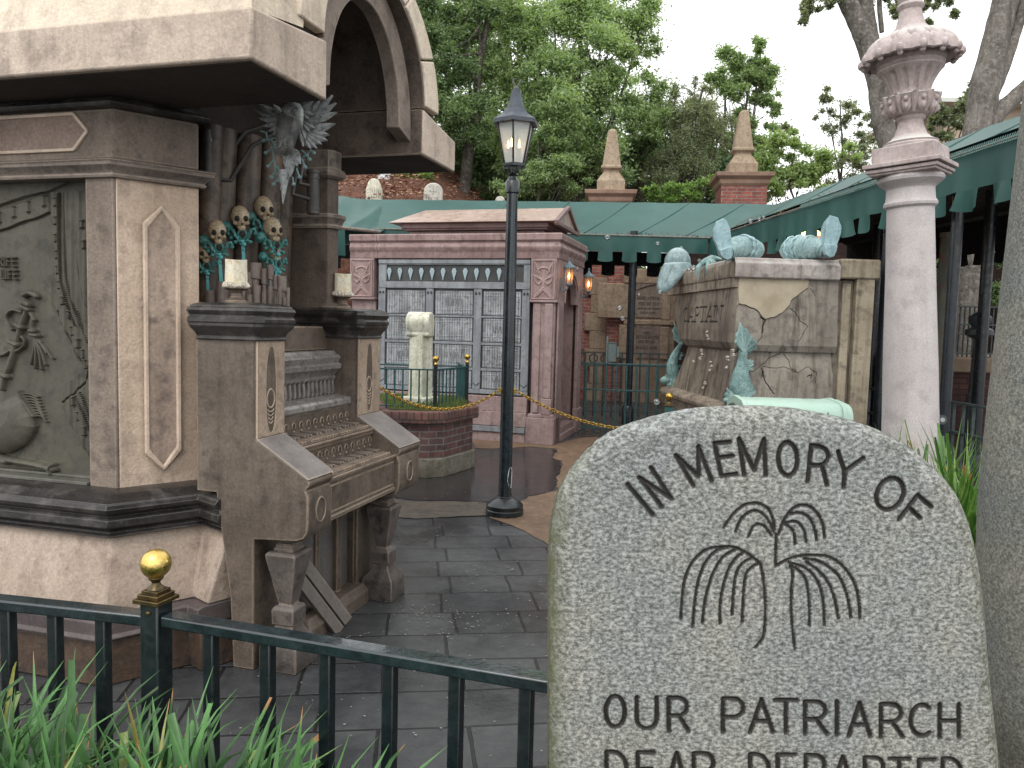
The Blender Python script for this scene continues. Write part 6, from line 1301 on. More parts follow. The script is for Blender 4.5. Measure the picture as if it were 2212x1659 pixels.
# ================================================================ MINT BIN LID, BALL POST, RAILINGS NEAR THE TOMB
Zb = 5.0; a, b_ = atY(1618, 905, Zb), atY(1843, 905, Zb-.05); binm = paint('mint_paint', (.36,.52,.43), (.43,.58,.49), .45, 0, 6, .1); bind = paint('mint_shadow_paint', (.09,.14,.11), None, .6)
box = empty('mint_bin', 'pale mint green round-topped bin just behind the granite headstone', 'bin', ((a.x+b_.x)/2, Zb, 0), R(-4)); hw = (b_.x-a.x)/2+.02; zt_ = atY(1690, 862, Zb).z-.03
pr_ = [(0,.35),(0,zt_-.10),(.012,zt_-.05),(.04,zt_-.018),(.09,zt_),(.30,zt_+.012),(.46,zt_-.01),(.52,zt_-.06),(.54,zt_-.14),(.54,.35)]
m = MB(); m.prism(pr_, -hw, hw, 'x'); build(m, 'bin_body', binm, box, bevel=.012)
pq = [(y-.012 if i < 5 else y+.012, z+.010 if z > .5 else z) for i, (y, z) in enumerate(pr_)]; m = MB(); m.prism(pq, hw-.07, hw-.045, 'x'); build(m, 'rim_band', binm, box, bevel=.004); m = MB(); m.prism(pq, -hw-.012, -hw+.02, 'x'); build(m, 'rim_band', binm, box, bevel=.004)
m = MB(); m.prism([(.05,zt_-.14),(.10,zt_-.05),(.30,zt_-.03),(.44,zt_-.05),(.49,zt_-.14)], -hw-.016, -hw-.010, 'x'); build(m, 'end_opening_shade', bind, box)  # dark plate, the opening's inner shade put into its colour
P = atY(1444, 900, 7.4); bp = empty('ball_post', 'black fence post with brass ball left of the tub tomb', 'post', (P.x, P.y, 0)); m = MB(); m.obox((0,0,.43), .075,.075,.86); build(m, 'post', TEAL, bp, bevel=.004)
m = MB(); m.obox((0,0,.872), .09,.09,.016); m.obox((0,0,.886), .07,.07,.016); m.lathe([(.03,.89),(.018,.905),(.022,.92)], 14); build(m, 'finial_base', oldbrass, bp, bevel=.002); m = MB(); m.ball((0,0,.955), .037, n=24, m=16); build(m, 'ball_finial', GOLD, bp)
def railing(name, lb, A1, B1, z_, mids=(), sp=.13, w=.024, mat=None, group=None):
    A1 = Vector((A1[0], A1[1], 0)); B1 = Vector((B1[0], B1[1], 0)); f = empty(name, lb, 'railing', A1, 0, group); d = B1-A1; L = d.length; dn = d/L; m = MB()
    for zz in [z_]+list(mids): m.bar((0,0,zz), (d.x,d.y,zz), .04, .022)
    build(m, 'rails', mat or IRON, f, bevel=.003); balusters(f, dn, int(L/sp), sp/2, sp, .03, z_-.01, w, mat or IRON); return f
DG = paint('grey_green_iron', (.02,.032,.032), (.045,.065,.065), .5, 0, 18, .2)
pa_, pb_ = atZ(1858, 835, 1.0), atZ(2135, 881, 1.0)
railing('iron_railing', 'dark green iron railing running behind the pink column', (pa_.x, pa_.y), (pb_.x, pb_.y), 1.0, (.735,.12), .14, .026, DG)
# ================================================================ CANOPY
CANV = stone('green_canvas', (.013,.070,.060), (.022,.095,.082), (.018,.076,.062), .9, .5, None, 0, .08, .06, spec=.6, fine=300); CAND = paint('canvas_shaded_underside', (.012,.03,.027), None, .8)
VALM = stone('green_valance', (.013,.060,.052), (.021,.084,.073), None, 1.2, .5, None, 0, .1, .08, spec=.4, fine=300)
BLK = paint('black_valance_shade', (.006,.007,.008), None, .8)  # black inner valance; also carries the painted shade under the canopy
canopy = empty('green_canopy', 'long L-shaped green canvas canopy with square-cut valance over the walkway', 'canopy', (3.1, 12.9, 0))
CO = Vector((3.1, 12.9, 0)); ZE = 3.06; ZR = 3.88
def ev(t): return Vector((3.14+(12.9-t)*.080, t, ZE))
def rg(t): return Vector((4.70+(14.45-t)*.075, t, ZR))
A0, A1, A2_ = Vector((-3.4,12.75,ZE)), Vector((3.14,12.9,ZE)), Vector((3.74,5.2,ZE))
R0, R1, R2_ = Vector((-3.6,14.35,ZR-.12)), Vector((4.70,14.45,ZR)), Vector((5.42,5.2,ZR))
def sheetgrid(name, a, b_, c_, d, mat, sag=.03, n=60, mm=16):
    XX = np.zeros((mm, n)); YY = XX.copy(); ZZ = XX.copy()
    for j in range(mm):
        for i in range(n):
            s, t = i/(n-1), j/(mm-1); p = a.lerp(b_, s).lerp(d.lerp(c_, s), t)-CO; XX[j,i], YY[j,i] = p.x, p.y; ZZ[j,i] = p.z-sag*math.sin(t*math.pi)*abs(math.sin(s*math.pi*4))**.7+.004*math.sin(s*60+t*9)
    return gridmesh(name, XX, YY, ZZ, mat, canopy)
sheetgrid('back_roof', A0, A1, R1, R0, CANV); sheetgrid('right_roof', A1, A2_, R2_, R1, CANV)
# left end of the back roof dips towards the corner
sheetgrid('left_roof', Vector((-3.9,11.2,3.0)), Vector((-2.15,12.6,3.0)), Vector((-1.6,14.3,3.62)), Vector((-4.6,14.4,4.0)), CANV, .06)
def seam(a, b_, c_, d, ts):
    for s in ts:
        m = MB(); P = []
        for t in range(0, 11):
            k_ = t/10; p = a.lerp(b_, s).lerp(d.lerp(c_, s), k_)-CO; P.append((p.x, p.y, p.z-.03*math.sin(k_*math.pi)*abs(math.sin(s*math.pi*4))**.7+.004))
        m.tube(P, .009, 5); build(m, 'seam', CANV, canopy)
seam(A0, A1, R1, R0, [.42,.55,.68,.81,.93]); seam(A1, A2_, R2_, R1, [.12,.28,.44,.60,.76])
E_, F_ = Vector((6.9,5.2,ZE)), Vector((6.3,14.6,ZE))
sheetgrid('far_roof', R1, R2_, E_, F_, CAND, .0, 8, 4)  # dark canvas, under-roof shade put into its colour
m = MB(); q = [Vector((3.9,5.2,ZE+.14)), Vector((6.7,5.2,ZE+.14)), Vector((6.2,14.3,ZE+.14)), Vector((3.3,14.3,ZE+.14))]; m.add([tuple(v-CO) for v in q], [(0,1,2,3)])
q = [Vector((-3.4,13.0,ZE+.05)), Vector((3.4,13.1,ZE+.05)), Vector((3.4,14.35,ZE+.05)), Vector((-3.4,14.35,ZE+.05))]; m.add([tuple(v-CO) for v in q], [(0,1,2,3)]); build(m, 'shade_sheet', BLK, canopy, smooth=False)  # black sheets added under the roof to paint in the ceiling shade
def valance(name, a, b_, drop, tooth, per, mat, wave=.02, duty=.58, off=0.0, fk=1.0):
    d = b_-a; L = d.length; dn = d/L; nrm = Vector((dn.y, -dn.x, 0)); nt_ = int(L/per)+1; V = []; F = []; sub = 4
    def P(s, z): w = wave*math.sin(s*9.3)*(-z)/.4+wave*.6*math.sin(s*23+1)*(-z)/.4; p = a+dn*s+nrm*w-CO; return (p.x, p.y, p.z+z)
    n = int(L/(per/8)); cols_ = [i*L/n for i in range(n+1)]
    mb = MB(); vs = []; nzr = 5
    for s in cols_:
        for k_ in range(nzr+1): vs.append(P(s, -drop*k_/nzr))
    fs = [(i*(nzr+1)+k_, (i+1)*(nzr+1)+k_, (i+1)*(nzr+1)+k_+1, i*(nzr+1)+k_+1) for i in range(n) for k_ in range(nzr)]
    mb.add(vs, fs)
    for t in range(nt_):
        s0 = off+t*per; s1 = s0+per*duty
        if s1 > L: break
        vs = []; m_ = 6
        for k_ in range(4):
            z = -drop-tooth*k_/3; fl = .022*fk*(k_/3)*random.uniform(.2,1.2)
            for i in range(m_+1): x = s0-fl+(s1-s0+2*fl)*i/m_; zz = z+(.022*abs(i/m_*2-1)**3 if k_ == 3 else 0); p = P(x, zz); vs.append((p[0]+nrm.x*.03*fk*math.sin(t*2.1+i)*(k_/3), p[1]+nrm.y*.03*fk*math.sin(t*2.1+i)*(k_/3), p[2]))
        mb.add(vs, [(k_*(m_+1)+i, k_*(m_+1)+i+1, (k_+1)*(m_+1)+i+1, (k_+1)*(m_+1)+i) for k_ in range(3) for i in range(m_)])
    return build(mb, name, mat, canopy, ang=60)
valance('back_valance', A0+Vector((0,-.02,0)), A1+Vector((-.02,-.02,0)), .25, .17, .395, VALM, fk=.35)
valance('right_valance', A1+Vector((0,-.02,0)), A2_+Vector((0,0,0)), .29, .17, .395, VALM)
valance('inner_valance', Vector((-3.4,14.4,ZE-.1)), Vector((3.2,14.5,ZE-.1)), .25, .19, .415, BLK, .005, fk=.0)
valance('left_valance', Vector((-3.9,11.2,3.0)), Vector((-2.62,12.2,3.0)), .42, .2, .5, VALM, .03)
valance('inner_valance', Vector((6.0,14.4,ZE+.1)), Vector((6.7,5.3,ZE+.1)), .45, .16, .395, BLK, .005)  # far side valance, its inside shade painted as black
edge = paint('rusty_edge', (.25,.24,.22), (.12,.06,.03), .5, .3, 40)
m = MB(); m.tube([A0-CO+Vector((0,-.03,.01)), A1-CO+Vector((0,-.03,.01)), A2_-CO+Vector((-.03,0,.01))], .010, 8); m.tube([Vector((-3.9,11.2,3.0))-CO, Vector((-2.15,12.6,3.0))-CO], .03, 8); build(m, 'edge_rail', edge, canopy)
m = MB()
pa = A1-CO; pb = A2_-CO
for t in range(150): p = pa.lerp(pb, .45+.5*t/150)+Vector((-.045,0,.0)); m.tube([p+Vector((0,0,.035)), p+Vector((-.014,0,.0)), p+Vector((0,0,-.02))], .0035, 4)
build(m, 'lacing', paint('lacing_cord', (.12,.22,.20), None, .7), canopy, kind='stuff')
# leaves lying on the canopy edge
lv = []; lf = []
for i in range(260):
    t = random.random(); side_ = random.random() < .6; p = (A0.lerp(A1, .35+.65*t) if side_ else A1.lerp(A2_, t*.8))-CO+Vector((random.uniform(-.05,.05), random.uniform(-.02,.1), .03+random.random()*.04)); a = random.uniform(0,6.28); o = len(lv); l_ = random.uniform(.02,.05)
    lv += [tuple(p), tuple(p+Vector((math.cos(a)*l_,math.sin(a)*l_,.005))), tuple(p+Vector((math.cos(a+.6)*l_,math.sin(a+.6)*l_,.012)))]; lf.append((o,o+1,o+2))
npmesh('fallen_leaves', np.array(lv), np.array(lf), leafmat('dead_leaf', (.10,.045,.02), (.34,.17,.08), .1), None, label='brown fallen leaves caught along the canopy edge', cat='leaves', kind='stuff', loc=CO)
PB = paint('canopy_post_paint', (.005,.008,.011), (.012,.018,.024), .35, 0, 8, .15)
for nm, x, yb, Z, r_ in (('p', 1362, None, 13.0, .062), ('p', 1908, None, 7.9, .055), ('p', 2052, None, 6.85, .048), ('p', 2122, None, 8.6, .06), ('p', 1885, None, 11.5, .07)):
    P = atY(x, 720, Z); m = MB(); m.tube([(P.x-CO.x, P.y-CO.y, 0), (P.x-CO.x, P.y-CO.y, ZE+.1)], r_, 18); m.lathe([(r_*1.6,0),(r_*1.6,.25),(r_*1.2,.3)], 18, (P.x-CO.x, P.y-CO.y, 0)); build(m, 'post', PB, canopy)
P = atY(2030, 700, 8.3); m = MB(); m.tube([(0,0,0),(0,0,1.2),(.02,0,2.65)], .065, 16); m.tube([(.02,0,2.62),(.02,0,2.66)], .075, 16); build(m, 'rusty_pipe', stone('rusty_pipe', (.05,.055,.04), (.10,.10,.07), (.12,.04,.02), 3, .5, None, .5), None, label='rusty green drain pipe right of the pink column', cat='pipe', loc=(P.x, P.y, 0))
# red lanterns glowing under the canopy
def redl(x, y, Z, lb):
    P = atY(x, y, Z); o = empty('string_lantern', lb, 'lantern', P, group='small lit lanterns under the canopy'); m = MB(); m.lathe([(.02,.055),(.05,.03),(.05,-.01)], 14); build(m, 'bulb', glowmat('warm_bulb', (1,.62,.18), 5), o); m = MB(); m.lathe([(.052,-.012),(.045,-.05),(.02,-.055)], 14); build(m, 'shade', glowmat('red_shade', (1,.16,.04), 1.6), o); m = MB(); m.lathe([(.03,.06),(.035,.09),(.01,.11),(.005,.2)], 12); build(m, 'hood', BLK, o)
redl(1733, 508, 9.6, 'left one of the two glowing lanterns above the tomb'); redl(1763, 508, 9.6, 'right one of the two glowing lanterns above the tomb')
redl(2026, 441, 7.6, 'small orange lantern glowing right of the pink column capital')

# ================================================================ BACK WALL, TABLET, PILLARS
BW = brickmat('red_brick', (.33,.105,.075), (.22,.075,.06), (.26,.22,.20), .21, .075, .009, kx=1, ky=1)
SAND = stone('brown_sandstone', (.27,.195,.135), (.37,.28,.20), (.21,.155,.11), 3, .85, None, .25, .25, .5, fine=50); SANDD = stone('tablet_stone', (.20,.15,.12), (.27,.21,.17), (.155,.12,.105), 3, .8, None, .3, .25, .4, dirt=(.045,.035,.03), fine=50)
def wpx(x, y, Z): return atY(x, y, Z)
WYb = 17.0
wall = empty('brick_wall', 'red brick wall with sandstone quoin blocks behind the gates', 'wall', (1.3, WYb, 0)); wo_ = Vector((1.3, WYb, 0))
def bx_(mb, x0, y0, x1, y1, Z, d): a, b_ = wpx(x0, y1, Z)-wo_, wpx(x1, y0, Z)-wo_; mb.box(a.x, Z-WYb, a.z, b_.x, Z-WYb+d, b_.z)
m = MB(); m.box(-6, 0, 0, .9, .3, 3.1); build(m, 'brick_face', BW, wall); m = MB(); m.box(1.95, -1.4, 0, 13.5, -1.1, 3.5); build(m, 'shaded_wall', brickmat('shade_brick', (.06,.03,.024), (.04,.022,.018), (.03,.026,.022), .3, .12, .01), wall)  # shaded_wall is added dark fill, canopy shade put into its brick colour
c6 = CC(2250,1000,2.212)
m = MB(); a = wpx(*c6(330,0), 16.8)-wo_; b_ = wpx(*c6(462,0), 16.8)-wo_; m.box(a.x, -.25, 0, b_.x, .2, 3.25); build(m, 'brick_pier', BW, wall, bevel=.005)
first = True
for x0, y0, x1, y1 in [(120,205,322,355),(168,362,320,510),(112,516,320,668),(155,674,318,825),(112,830,316,980),(155,985,314,1130),(112,1136,312,1290),(272,120,330,200)]:
    m = MB(); bx_(m, *c6(x0, y0), *c6(x1, y1), 16.93, .1); build(m, 'quoin_block', SAND, wall, bevel=.012)
# big inscribed tablet
TBo = wpx(*c6(450,1000), 16.6); tab = empty('memorial_tablet', 'large brown sandstone memorial tablet with two inscribed panels', 'tablet', (TBo.x, 16.6, 0)); to = Vector((TBo.x, 16.6, 0))
def T6(x, y): p = wpx(*c6(x, y), 16.6)-to; return (p.x, p.z)
x1_ = T6(1010,500)[0]; ztop = T6(600,130)[1]
m = MB(); m.box(0,.02,0,x1_,.3,ztop); m.box(-.04,-.03,T6(0,240)[1],x1_,.3,ztop); build(m, 'frame', SAND, tab, bevel=.01)
m = MB(); m.box(T6(545,0)[0]-.72,-.01,T6(0,548)[1],T6(545,0)[0],.1,T6(0,245)[1]); m.box(T6(805,0)[0],-.01,T6(0,555)[1],T6(880,0)[0],.1,T6(0,300)[1]); m.box(T6(442,0)[0],-.012,T6(0,900)[1],T6(522,0)[0],.1,T6(0,605)[1]); m.box(T6(802,0)[0],-.012,T6(0,900)[1],T6(875,0)[0],.1,T6(0,615)[1]); m.box(-.02,-.02,T6(0,600)[1],x1_,.1,T6(0,560)[1]); build(m, 'frame_blocks', SAND, tab, bevel=.012)
def panel(x0, y0, x1, y1, strokes, arch=False):
    a, b_ = T6(x0, y1), T6(x1, y0); XX, ZZ = np.meshgrid(np.linspace(a[0], b_[0], 330), np.linspace(a[1], b_[1], 330)); d = sdist(XX, ZZ, strokes, .04); g_ = np.clip(1-d/.011, 0, 1); Y = np.full(XX.shape, -.004)+g_*.006
    if arch:
        s = (XX-a[0])/(b_[0]-a[0]); top = b_[1]-.13*(1-np.sin(np.clip(s*.75+.25,0,1)*math.pi/2)**.8)*2.0; Y = Y-np.where(ZZ > top, .02, 0)
        gridmesh('inscribed_panel', XX, Y, ZZ, SANDD, tab, {'dirt': np.maximum(g_*.85*(ZZ < top), np.clip(1-np.abs(ZZ-top)/.008,0,1)*.8)})
    else: gridmesh('inscribed_panel', XX, Y, ZZ, SANDD, tab, {'dirt': g_*.85})
def tx(t, x, y, hpx, gap=.3, curve=0, wpx_=None):
    p = T6(x, y); h = hpx/2.212*.5486/1700*16.6; wid = 1.0
    if wpx_: tot = wpx_/2.212*.5486/1700*16.6; w0 = sum(FONT[c][0] for c in t)+gap*(len(t)-1); h_ = tot/w0; return [[((q[0]-p[0])*1.0+p[0], p[1]+(q[1]-p[1])*h/h_) for q in P] for P in text_strokes(t, p[0], p[1], h_, gap, True, curve)]
    return text_strokes(t, p[0], p[1], h, gap, True, curve)
panel(556, 612, 797, 905, tx('WHILE', 660, 706, 24, wpx_=62)+tx('BROTHER ROLAND', 655, 742, 28, .2, wpx_=205)+tx('HERE REPOSES', 655, 778, 20, .2, wpx_=140)+tx("HIS SOUL'S ABOVE", 652, 832, 22, .2, wpx_=190)+[[T6(600,632),T6(625,650),T6(655,648)], [T6(710,632),T6(690,650),T6(665,648)]])
panel(556, 262, 802, 550, tx('BREWED A FORTUNE', 672, 400, 24, .25, .10, 195)+tx('MADE AND SOLD', 670, 450, 26, .2, wpx_=170)+tx('BEST IN THE COUNTY', 678, 488, 14, .3, wpx_=195)+tx('EVERY BODY', 665, 526, 18, .3, wpx_=135), True)
# electrical box on a post
P = wpx(*c6(355,860), 13.6); eb = empty('junction_box', 'grey junction box on a post behind the gate', 'box', (P.x, P.y, 0)); m = MB(); m.box(-.07,0,P.z-.16,.07,.12,P.z+.16); m.box(-.075,-.01,P.z+.16,.075,.13,P.z+.175); m.box(.075,.0,P.z-.08,.12,.1,P.z+.1); m.tube([(-.085,.05,0),(-.085,.05,P.z+.28)], .02, 8); build(m, 'cabinet', paint('galvanised', (.16,.21,.21), (.22,.28,.27), .5, .2), eb, bevel=.006)
# brick pillars with obelisks
OB = stone('obelisk_stone', (.30,.225,.155), (.40,.31,.225), (.22,.18,.12), 4, .85, None, .3, .2, .4, fine=50)
def pillar(x, ytop, ycap, yb, hwp, Z, lb):
    c_ = atY(x, 437, Z); k_ = Z/1700; f = empty('brick_pillar', lb, 'pillar', (c_.x, Z, 0), R(-6), group='brick pillars topped by stone obelisks'); zc = atY(x, ycap, Z).z; zt__ = atY(x, ytop, Z).z; hw = hwp*k_; s = (zt__-zc)/(145*k_)*k_
    m = MB(); m.box(-hw,-hw,0,hw,hw,zc-26*k_); build(m, 'brick_shaft', BW, f, bevel=.01)
    m = MB(); m.sq([(hw,zc-27*k_),(hw+4*k_,zc-22*k_),(hw+5*k_,zc-14*k_),(hw+12*k_,zc-8*k_),(hw+13*k_,zc),(hw,zc+1*k_)]); build(m, 'cap', stone('cap_stone', (.25,.16,.115), (.33,.22,.16), None, 3, .8), f, bevel=.01)
    h = zt__-zc; m = MB(); m.sq([(29*k_,zc),(29*k_,zc+h*.17),(27*k_,zc+h*.19),(20*k_,zc+h*.27),(16*k_,zc+h*.31),(16*k_,zc+h*.34),(22*k_,zc+h*.37),(22*k_,zc+h*.40),(19*k_,zc+h*.42),(9*k_,zc+h*.96),(4*k_,zc+h)]); build(m, 'obelisk', OB, f, bevel=.008)
    m = MB(); m.tube([(0,0,zc+h),(0,0,zc+h+42*k_)], .006, 5); build(m, 'lightning_rod', IRON, f)
pillar(1318, 279, 418, 440, 41, 17.7, 'brick pillar with a mossy stone obelisk just right of the lamp post')
pillar(1598, 238, 382, 440, 46, 17.7, 'taller brick pillar with a stone obelisk above the right of the canopy')
# ================================================================ GATES
ga, gb_ = atZ(1252, 925, .10), atZ(1500, 936, .10); railing('iron_gate', 'teal iron gate between the pink mausoleum and the tub tomb', (ga.x, ga.y), (gb_.x, gb_.y), 1.06, (.80+.0-.12,.12), .145, .028, TEAL)
ga, gb_ = atY(1235, 760, 13.7), atY(1480, 762, 13.7); zt_ = ga.z; f = railing('rear_railing', 'dark iron railing with hoops behind the teal gate', (ga.x, ga.y), (gb_.x, gb_.y), zt_, (zt_-.22,.12), .16, .026, DG)
m = MB()
for i in range(4): m.tube([(.18+.2*i+.07*math.cos(R(t)), 0, zt_-.10+.07*math.sin(R(t))) for t in range(0,361,20)], .012, 5, cap=False)
build(m, 'hoops', DG, f)
# small light post with iron trellis: right-hand background, walls and planters under the canopy
rw = empty('planter_wall', 'dark brick planter wall with tan stone coping, far right under the canopy', 'wall', (7.0, 10.5, 0)); m = MB(); m.box(-1.6,-.35,0,3,3.0,1.12); build(m, 'brick_face', brickmat('dark_brick', (.09,.035,.028), (.06,.028,.024), (.03,.025,.022), .21, .075, .008), rw); m = MB(); m.box(-1.65,-.40,1.12,3,3.0,1.30); build(m, 'coping', stone('tan_coping', (.23,.165,.115), (.30,.22,.16), None, 3, .8), rw, bevel=.02)
rf = railing('fern_railing', 'ornate grey green railing standing on the far planter wall', (5.6,10.9), (9.2,11.3), 2.0, (1.75,1.35,1.62), .07, .018, DG)
bgw = empty('dark_fill_wall', 'added dark fill wall closing the walkway far right', 'wall', (11.0, 13.0, 0)); m = MB(); m.box(-3,0,0,6,.3,3.3); build(m, 'wall_face', brickmat('shade_brick', (.06,.03,.024), (.04,.022,.018), (.03,.026,.022), .3, .12, .01), bgw)  # added backdrop, canopy shade put into its brick colour
P = atY(2110, 800, 9.8); m = MB(); m.lathe([(.10,0),(.10,.6),(.08,.62),(.06,1.3),(.16,1.36),(.16,1.42),(.09,1.46),(.13,1.52),(.13,1.58),(.05,1.64)], 16); build(m, 'stone_urn', paint('dark_urn', (.03,.035,.04), (.06,.07,.075), .5), None, label='dark urn on a block under the canopy at far right', cat='urn', loc=(P.x, P.y, .25))
P = atY(1888, 730, 14.0); m = MB(); m.box(-.12,0,0,.14,.5,CH+(715-615)/1700*14); build(m, 'block_wall', stone('pale_block', (.40,.38,.33), (.5,.48,.42), None, 6, .8), None, bevel=.01, label='pale block pillar seen between the tomb and the canopy post', cat='pillar', loc=(P.x, P.y, 0))
# bronze spot light peeking beside the pink column
P = atY(2030, 905, 4.9); sp3 = empty('spotlight', 'small black spotlight beside the foot of the pink column', 'spotlight', P); m = MB(); m.tube([(0,.06,-.01),(-.005,-.04,.0)], .03, 14); m.tube([(0,.03,-.02),(0,.03,-.5)], .01, 8); build(m, 'housing', IRON, sp3); m = MB(); m.tube([(-.006,-.041,0),(-.007,-.047,0)], .014, 14); build(m, 'lens', paint('lens_white', (.35,.37,.38), None, .2), sp3)

# ================================================================ HILL WITH HEADSTONES
nx, ny = 150, 120; XX, YY = np.meshgrid(np.linspace(-34, 34, nx), np.linspace(15.3, 60, ny)); s = np.clip((4-XX)/6, .30, 1.0); HZ = 3.75+.37*np.clip(YY-15.3, 0, 11)
ZZ = .2+(HZ-.2)*np.clip(s*1.0, 0, 1)+.10*np.sin(XX*1.3+YY*.7)+.06*np.sin(XX*3.1-YY*2.3); ZZ = np.where((XX > .2) & (YY < 18.6), -.3, ZZ); ZZ[0] = -1
mulch = stone('pine_mulch', (.075,.028,.018), (.16,.062,.036), (.22,.12,.08), 7, .95, None, 0, .5, 1.5, fine=34)
gridmesh('hill', XX, YY, ZZ, mulch, kind='structure', label='mulched hillside behind the canopy')
def hz(x, y):
    i = int(np.argmin(abs(XX[0]-x))); j = int(np.argmin(abs(YY[:,0]-y))); return float(ZZ[max(1,j), i])
v = []; f = []
for i in range(9000):
    x = random.uniform(-7, 1.5); y = random.uniform(15.4, 22); z = hz(x, y)+.02+random.random()*.05; a = random.uniform(0,6.28); l_ = random.uniform(.03,.10); w_ = l_*random.uniform(.12,.5); o = len(v); c_, s_ = math.cos(a), math.sin(a)
    v += [(x,y,z),(x+c_*l_,y+s_*l_,z+random.uniform(-.01,.03)),(x+c_*l_-s_*w_,y+s_*l_+c_*w_,z+.02),(x-s_*w_,y+c_*w_,z+.02)]; f.append((o,o+1,o+2,o+3))
npmesh('mulch_leaves', np.array(v), np.array(f), leafmat('mulch_leaf', (.11,.035,.02), (.42,.25,.17), .05, .7), label='red-brown bark mulch and fallen leaves covering the hillside', kind='stuff')
def hstone(lb, xa, xb, yt, yb, Z, kind_, lines, mat, tilt=0, group='headstones on the mulch hillside'):
    xc = (xa+xb)/2; k_ = Z/1700; c_ = atY(xc, yb, Z); w = (xb-xa)*k_; h = (yb-yt)*k_; f = empty('hill_headstone', lb, 'headstone', (c_.x, Z, c_.z-.5), 0, group); f.rotation_euler = (0, tilt, 0)
    if kind_ == 'round': out = [(-w/2,0),(w/2,0),(w/2,h+.5-w*.45)]+[(w/2*math.cos(R(t)), h+.5-w*.45+w*.45*math.sin(R(t))) for t in range(10,171,10)]+[(-w/2,h+.5-w*.45)]
    elif kind_ == 'book': out = [(-w/2,0),(w/2,0),(w*.47,h+.5-w*.62)]+[(w*.40*math.cos(R(t)), h+.5-w*.5+w*.5*math.sin(R(t))) for t in range(10,171,10)]+[(-w*.47,h+.5-w*.62)]
    else: out = [(-w*.36,0),(w*.36,0),(w/2,h+.5-.12),(w*.40,h+.5),(-w*.40,h+.5),(-w/2,h+.5-.12)]
    m = MB(); m.prism(out, -.06, .06, 'y'); sl_ = build(m, 'slab', mat, f, bevel=.02)
    if lines:
        m = MB()
        for t, zr, hr in lines:
            for P in text_strokes(t, 0, .5+h*zr, h*hr, .22, True): 
                for a, b_ in zip(P[:-1], P[1:]): m.bar((a[0],-.0605,a[1]), (b_[0],-.0605,b_[1]), h*hr*.14, .002) if abs(a[0]-b_[0])+abs(a[1]-b_[1]) > 1e-5 else None
        build(m, 'lettering', paint('lettering_grey', (.16,.15,.13), None, .8), f, smooth=False)
WH = stone('hill_white_stone', (.58,.55,.44), (.74,.71,.58), (.45,.42,.32), 5, .8, None, .4, .15, .3); WH2 = stone('hill_pale_stone', (.50,.48,.42), (.62,.60,.54), (.36,.34,.29), 5, .8, None, .4, .2, .3); WH3 = stone('hill_bluish_stone', (.66,.67,.68), (.78,.79,.80), None, 5, .8)
hstone('cream round-topped headstone on the mulch hill lettered COUSIN ALGERNON', 790, 826, 388, 450, 15.7, 'book', [('COUSIN',.50,.115),('ALGERNON',.33,.115)], WH)
hstone('narrow white headstone leaning behind the cream one on the mulch hill', 808, 834, 362, 425, 17.6, 'slab', [('RED',.72,.10),('BUD',.50,.10)], WH3, R(5))
hstone('pale round headstone on the hill lettered UNCLE THEODORE', 913, 953, 397, 445, 15.9, 'round', [('IN',.70,.07),('MEMORY',.58,.07),('OF',.46,.07),('UNCLE',.22,.15),('THEODORE',.0,.15)], WH2, R(2))
hstone('small pale headstone top peeping over the mausoleum roof beside the lamp post', 1070, 1090, 425, 450, 16.0, 'round', None, WH2)

# ================================================================ TREES
BARK = stone('bark', (.05,.042,.034), (.10,.088,.072), (.15,.14,.12), 3, .95, None, .5, .5, 1.2, fine=30); BARKO = stone('oak_bark', (.12,.105,.09), (.21,.19,.165), (.28,.26,.235), 3.2, .95, None, .5, .4, 1.6, fine=28)
def leaves_np(C_, N, size, spread, flat=.6, shape=.42):
    """C_: (k,4) cluster centres with radius; returns quads"""
    k = len(C_); w = C_[:,3]**2; idx = RNG.choice(k, N, p=w/w.sum()); c = C_[idx]; d = RNG.normal(size=(N,3)); d /= np.linalg.norm(d, axis=1)[:,None]; r = np.abs(RNG.normal(size=N))*.55
    p = c[:,:3]+d*(r*c[:,3])[:,None]*np.array([1,1,flat]); n = RNG.normal(size=(N,3))*.8+np.array([0,-.2,.9]); n /= np.linalg.norm(n, axis=1)[:,None]
    t = np.cross(n, RNG.normal(size=(N,3))); t /= np.linalg.norm(t, axis=1)[:,None]; b = np.cross(n, t); L = size*(.6+.8*RNG.random(N))[:,None]; Wd = L*shape
    V = np.stack([p, p+t*L*.5+b*Wd*.5, p+t*L, p+t*L*.5-b*Wd*.5], 1).reshape(-1,3); F = np.arange(4*N).reshape(-1,4); return V, F
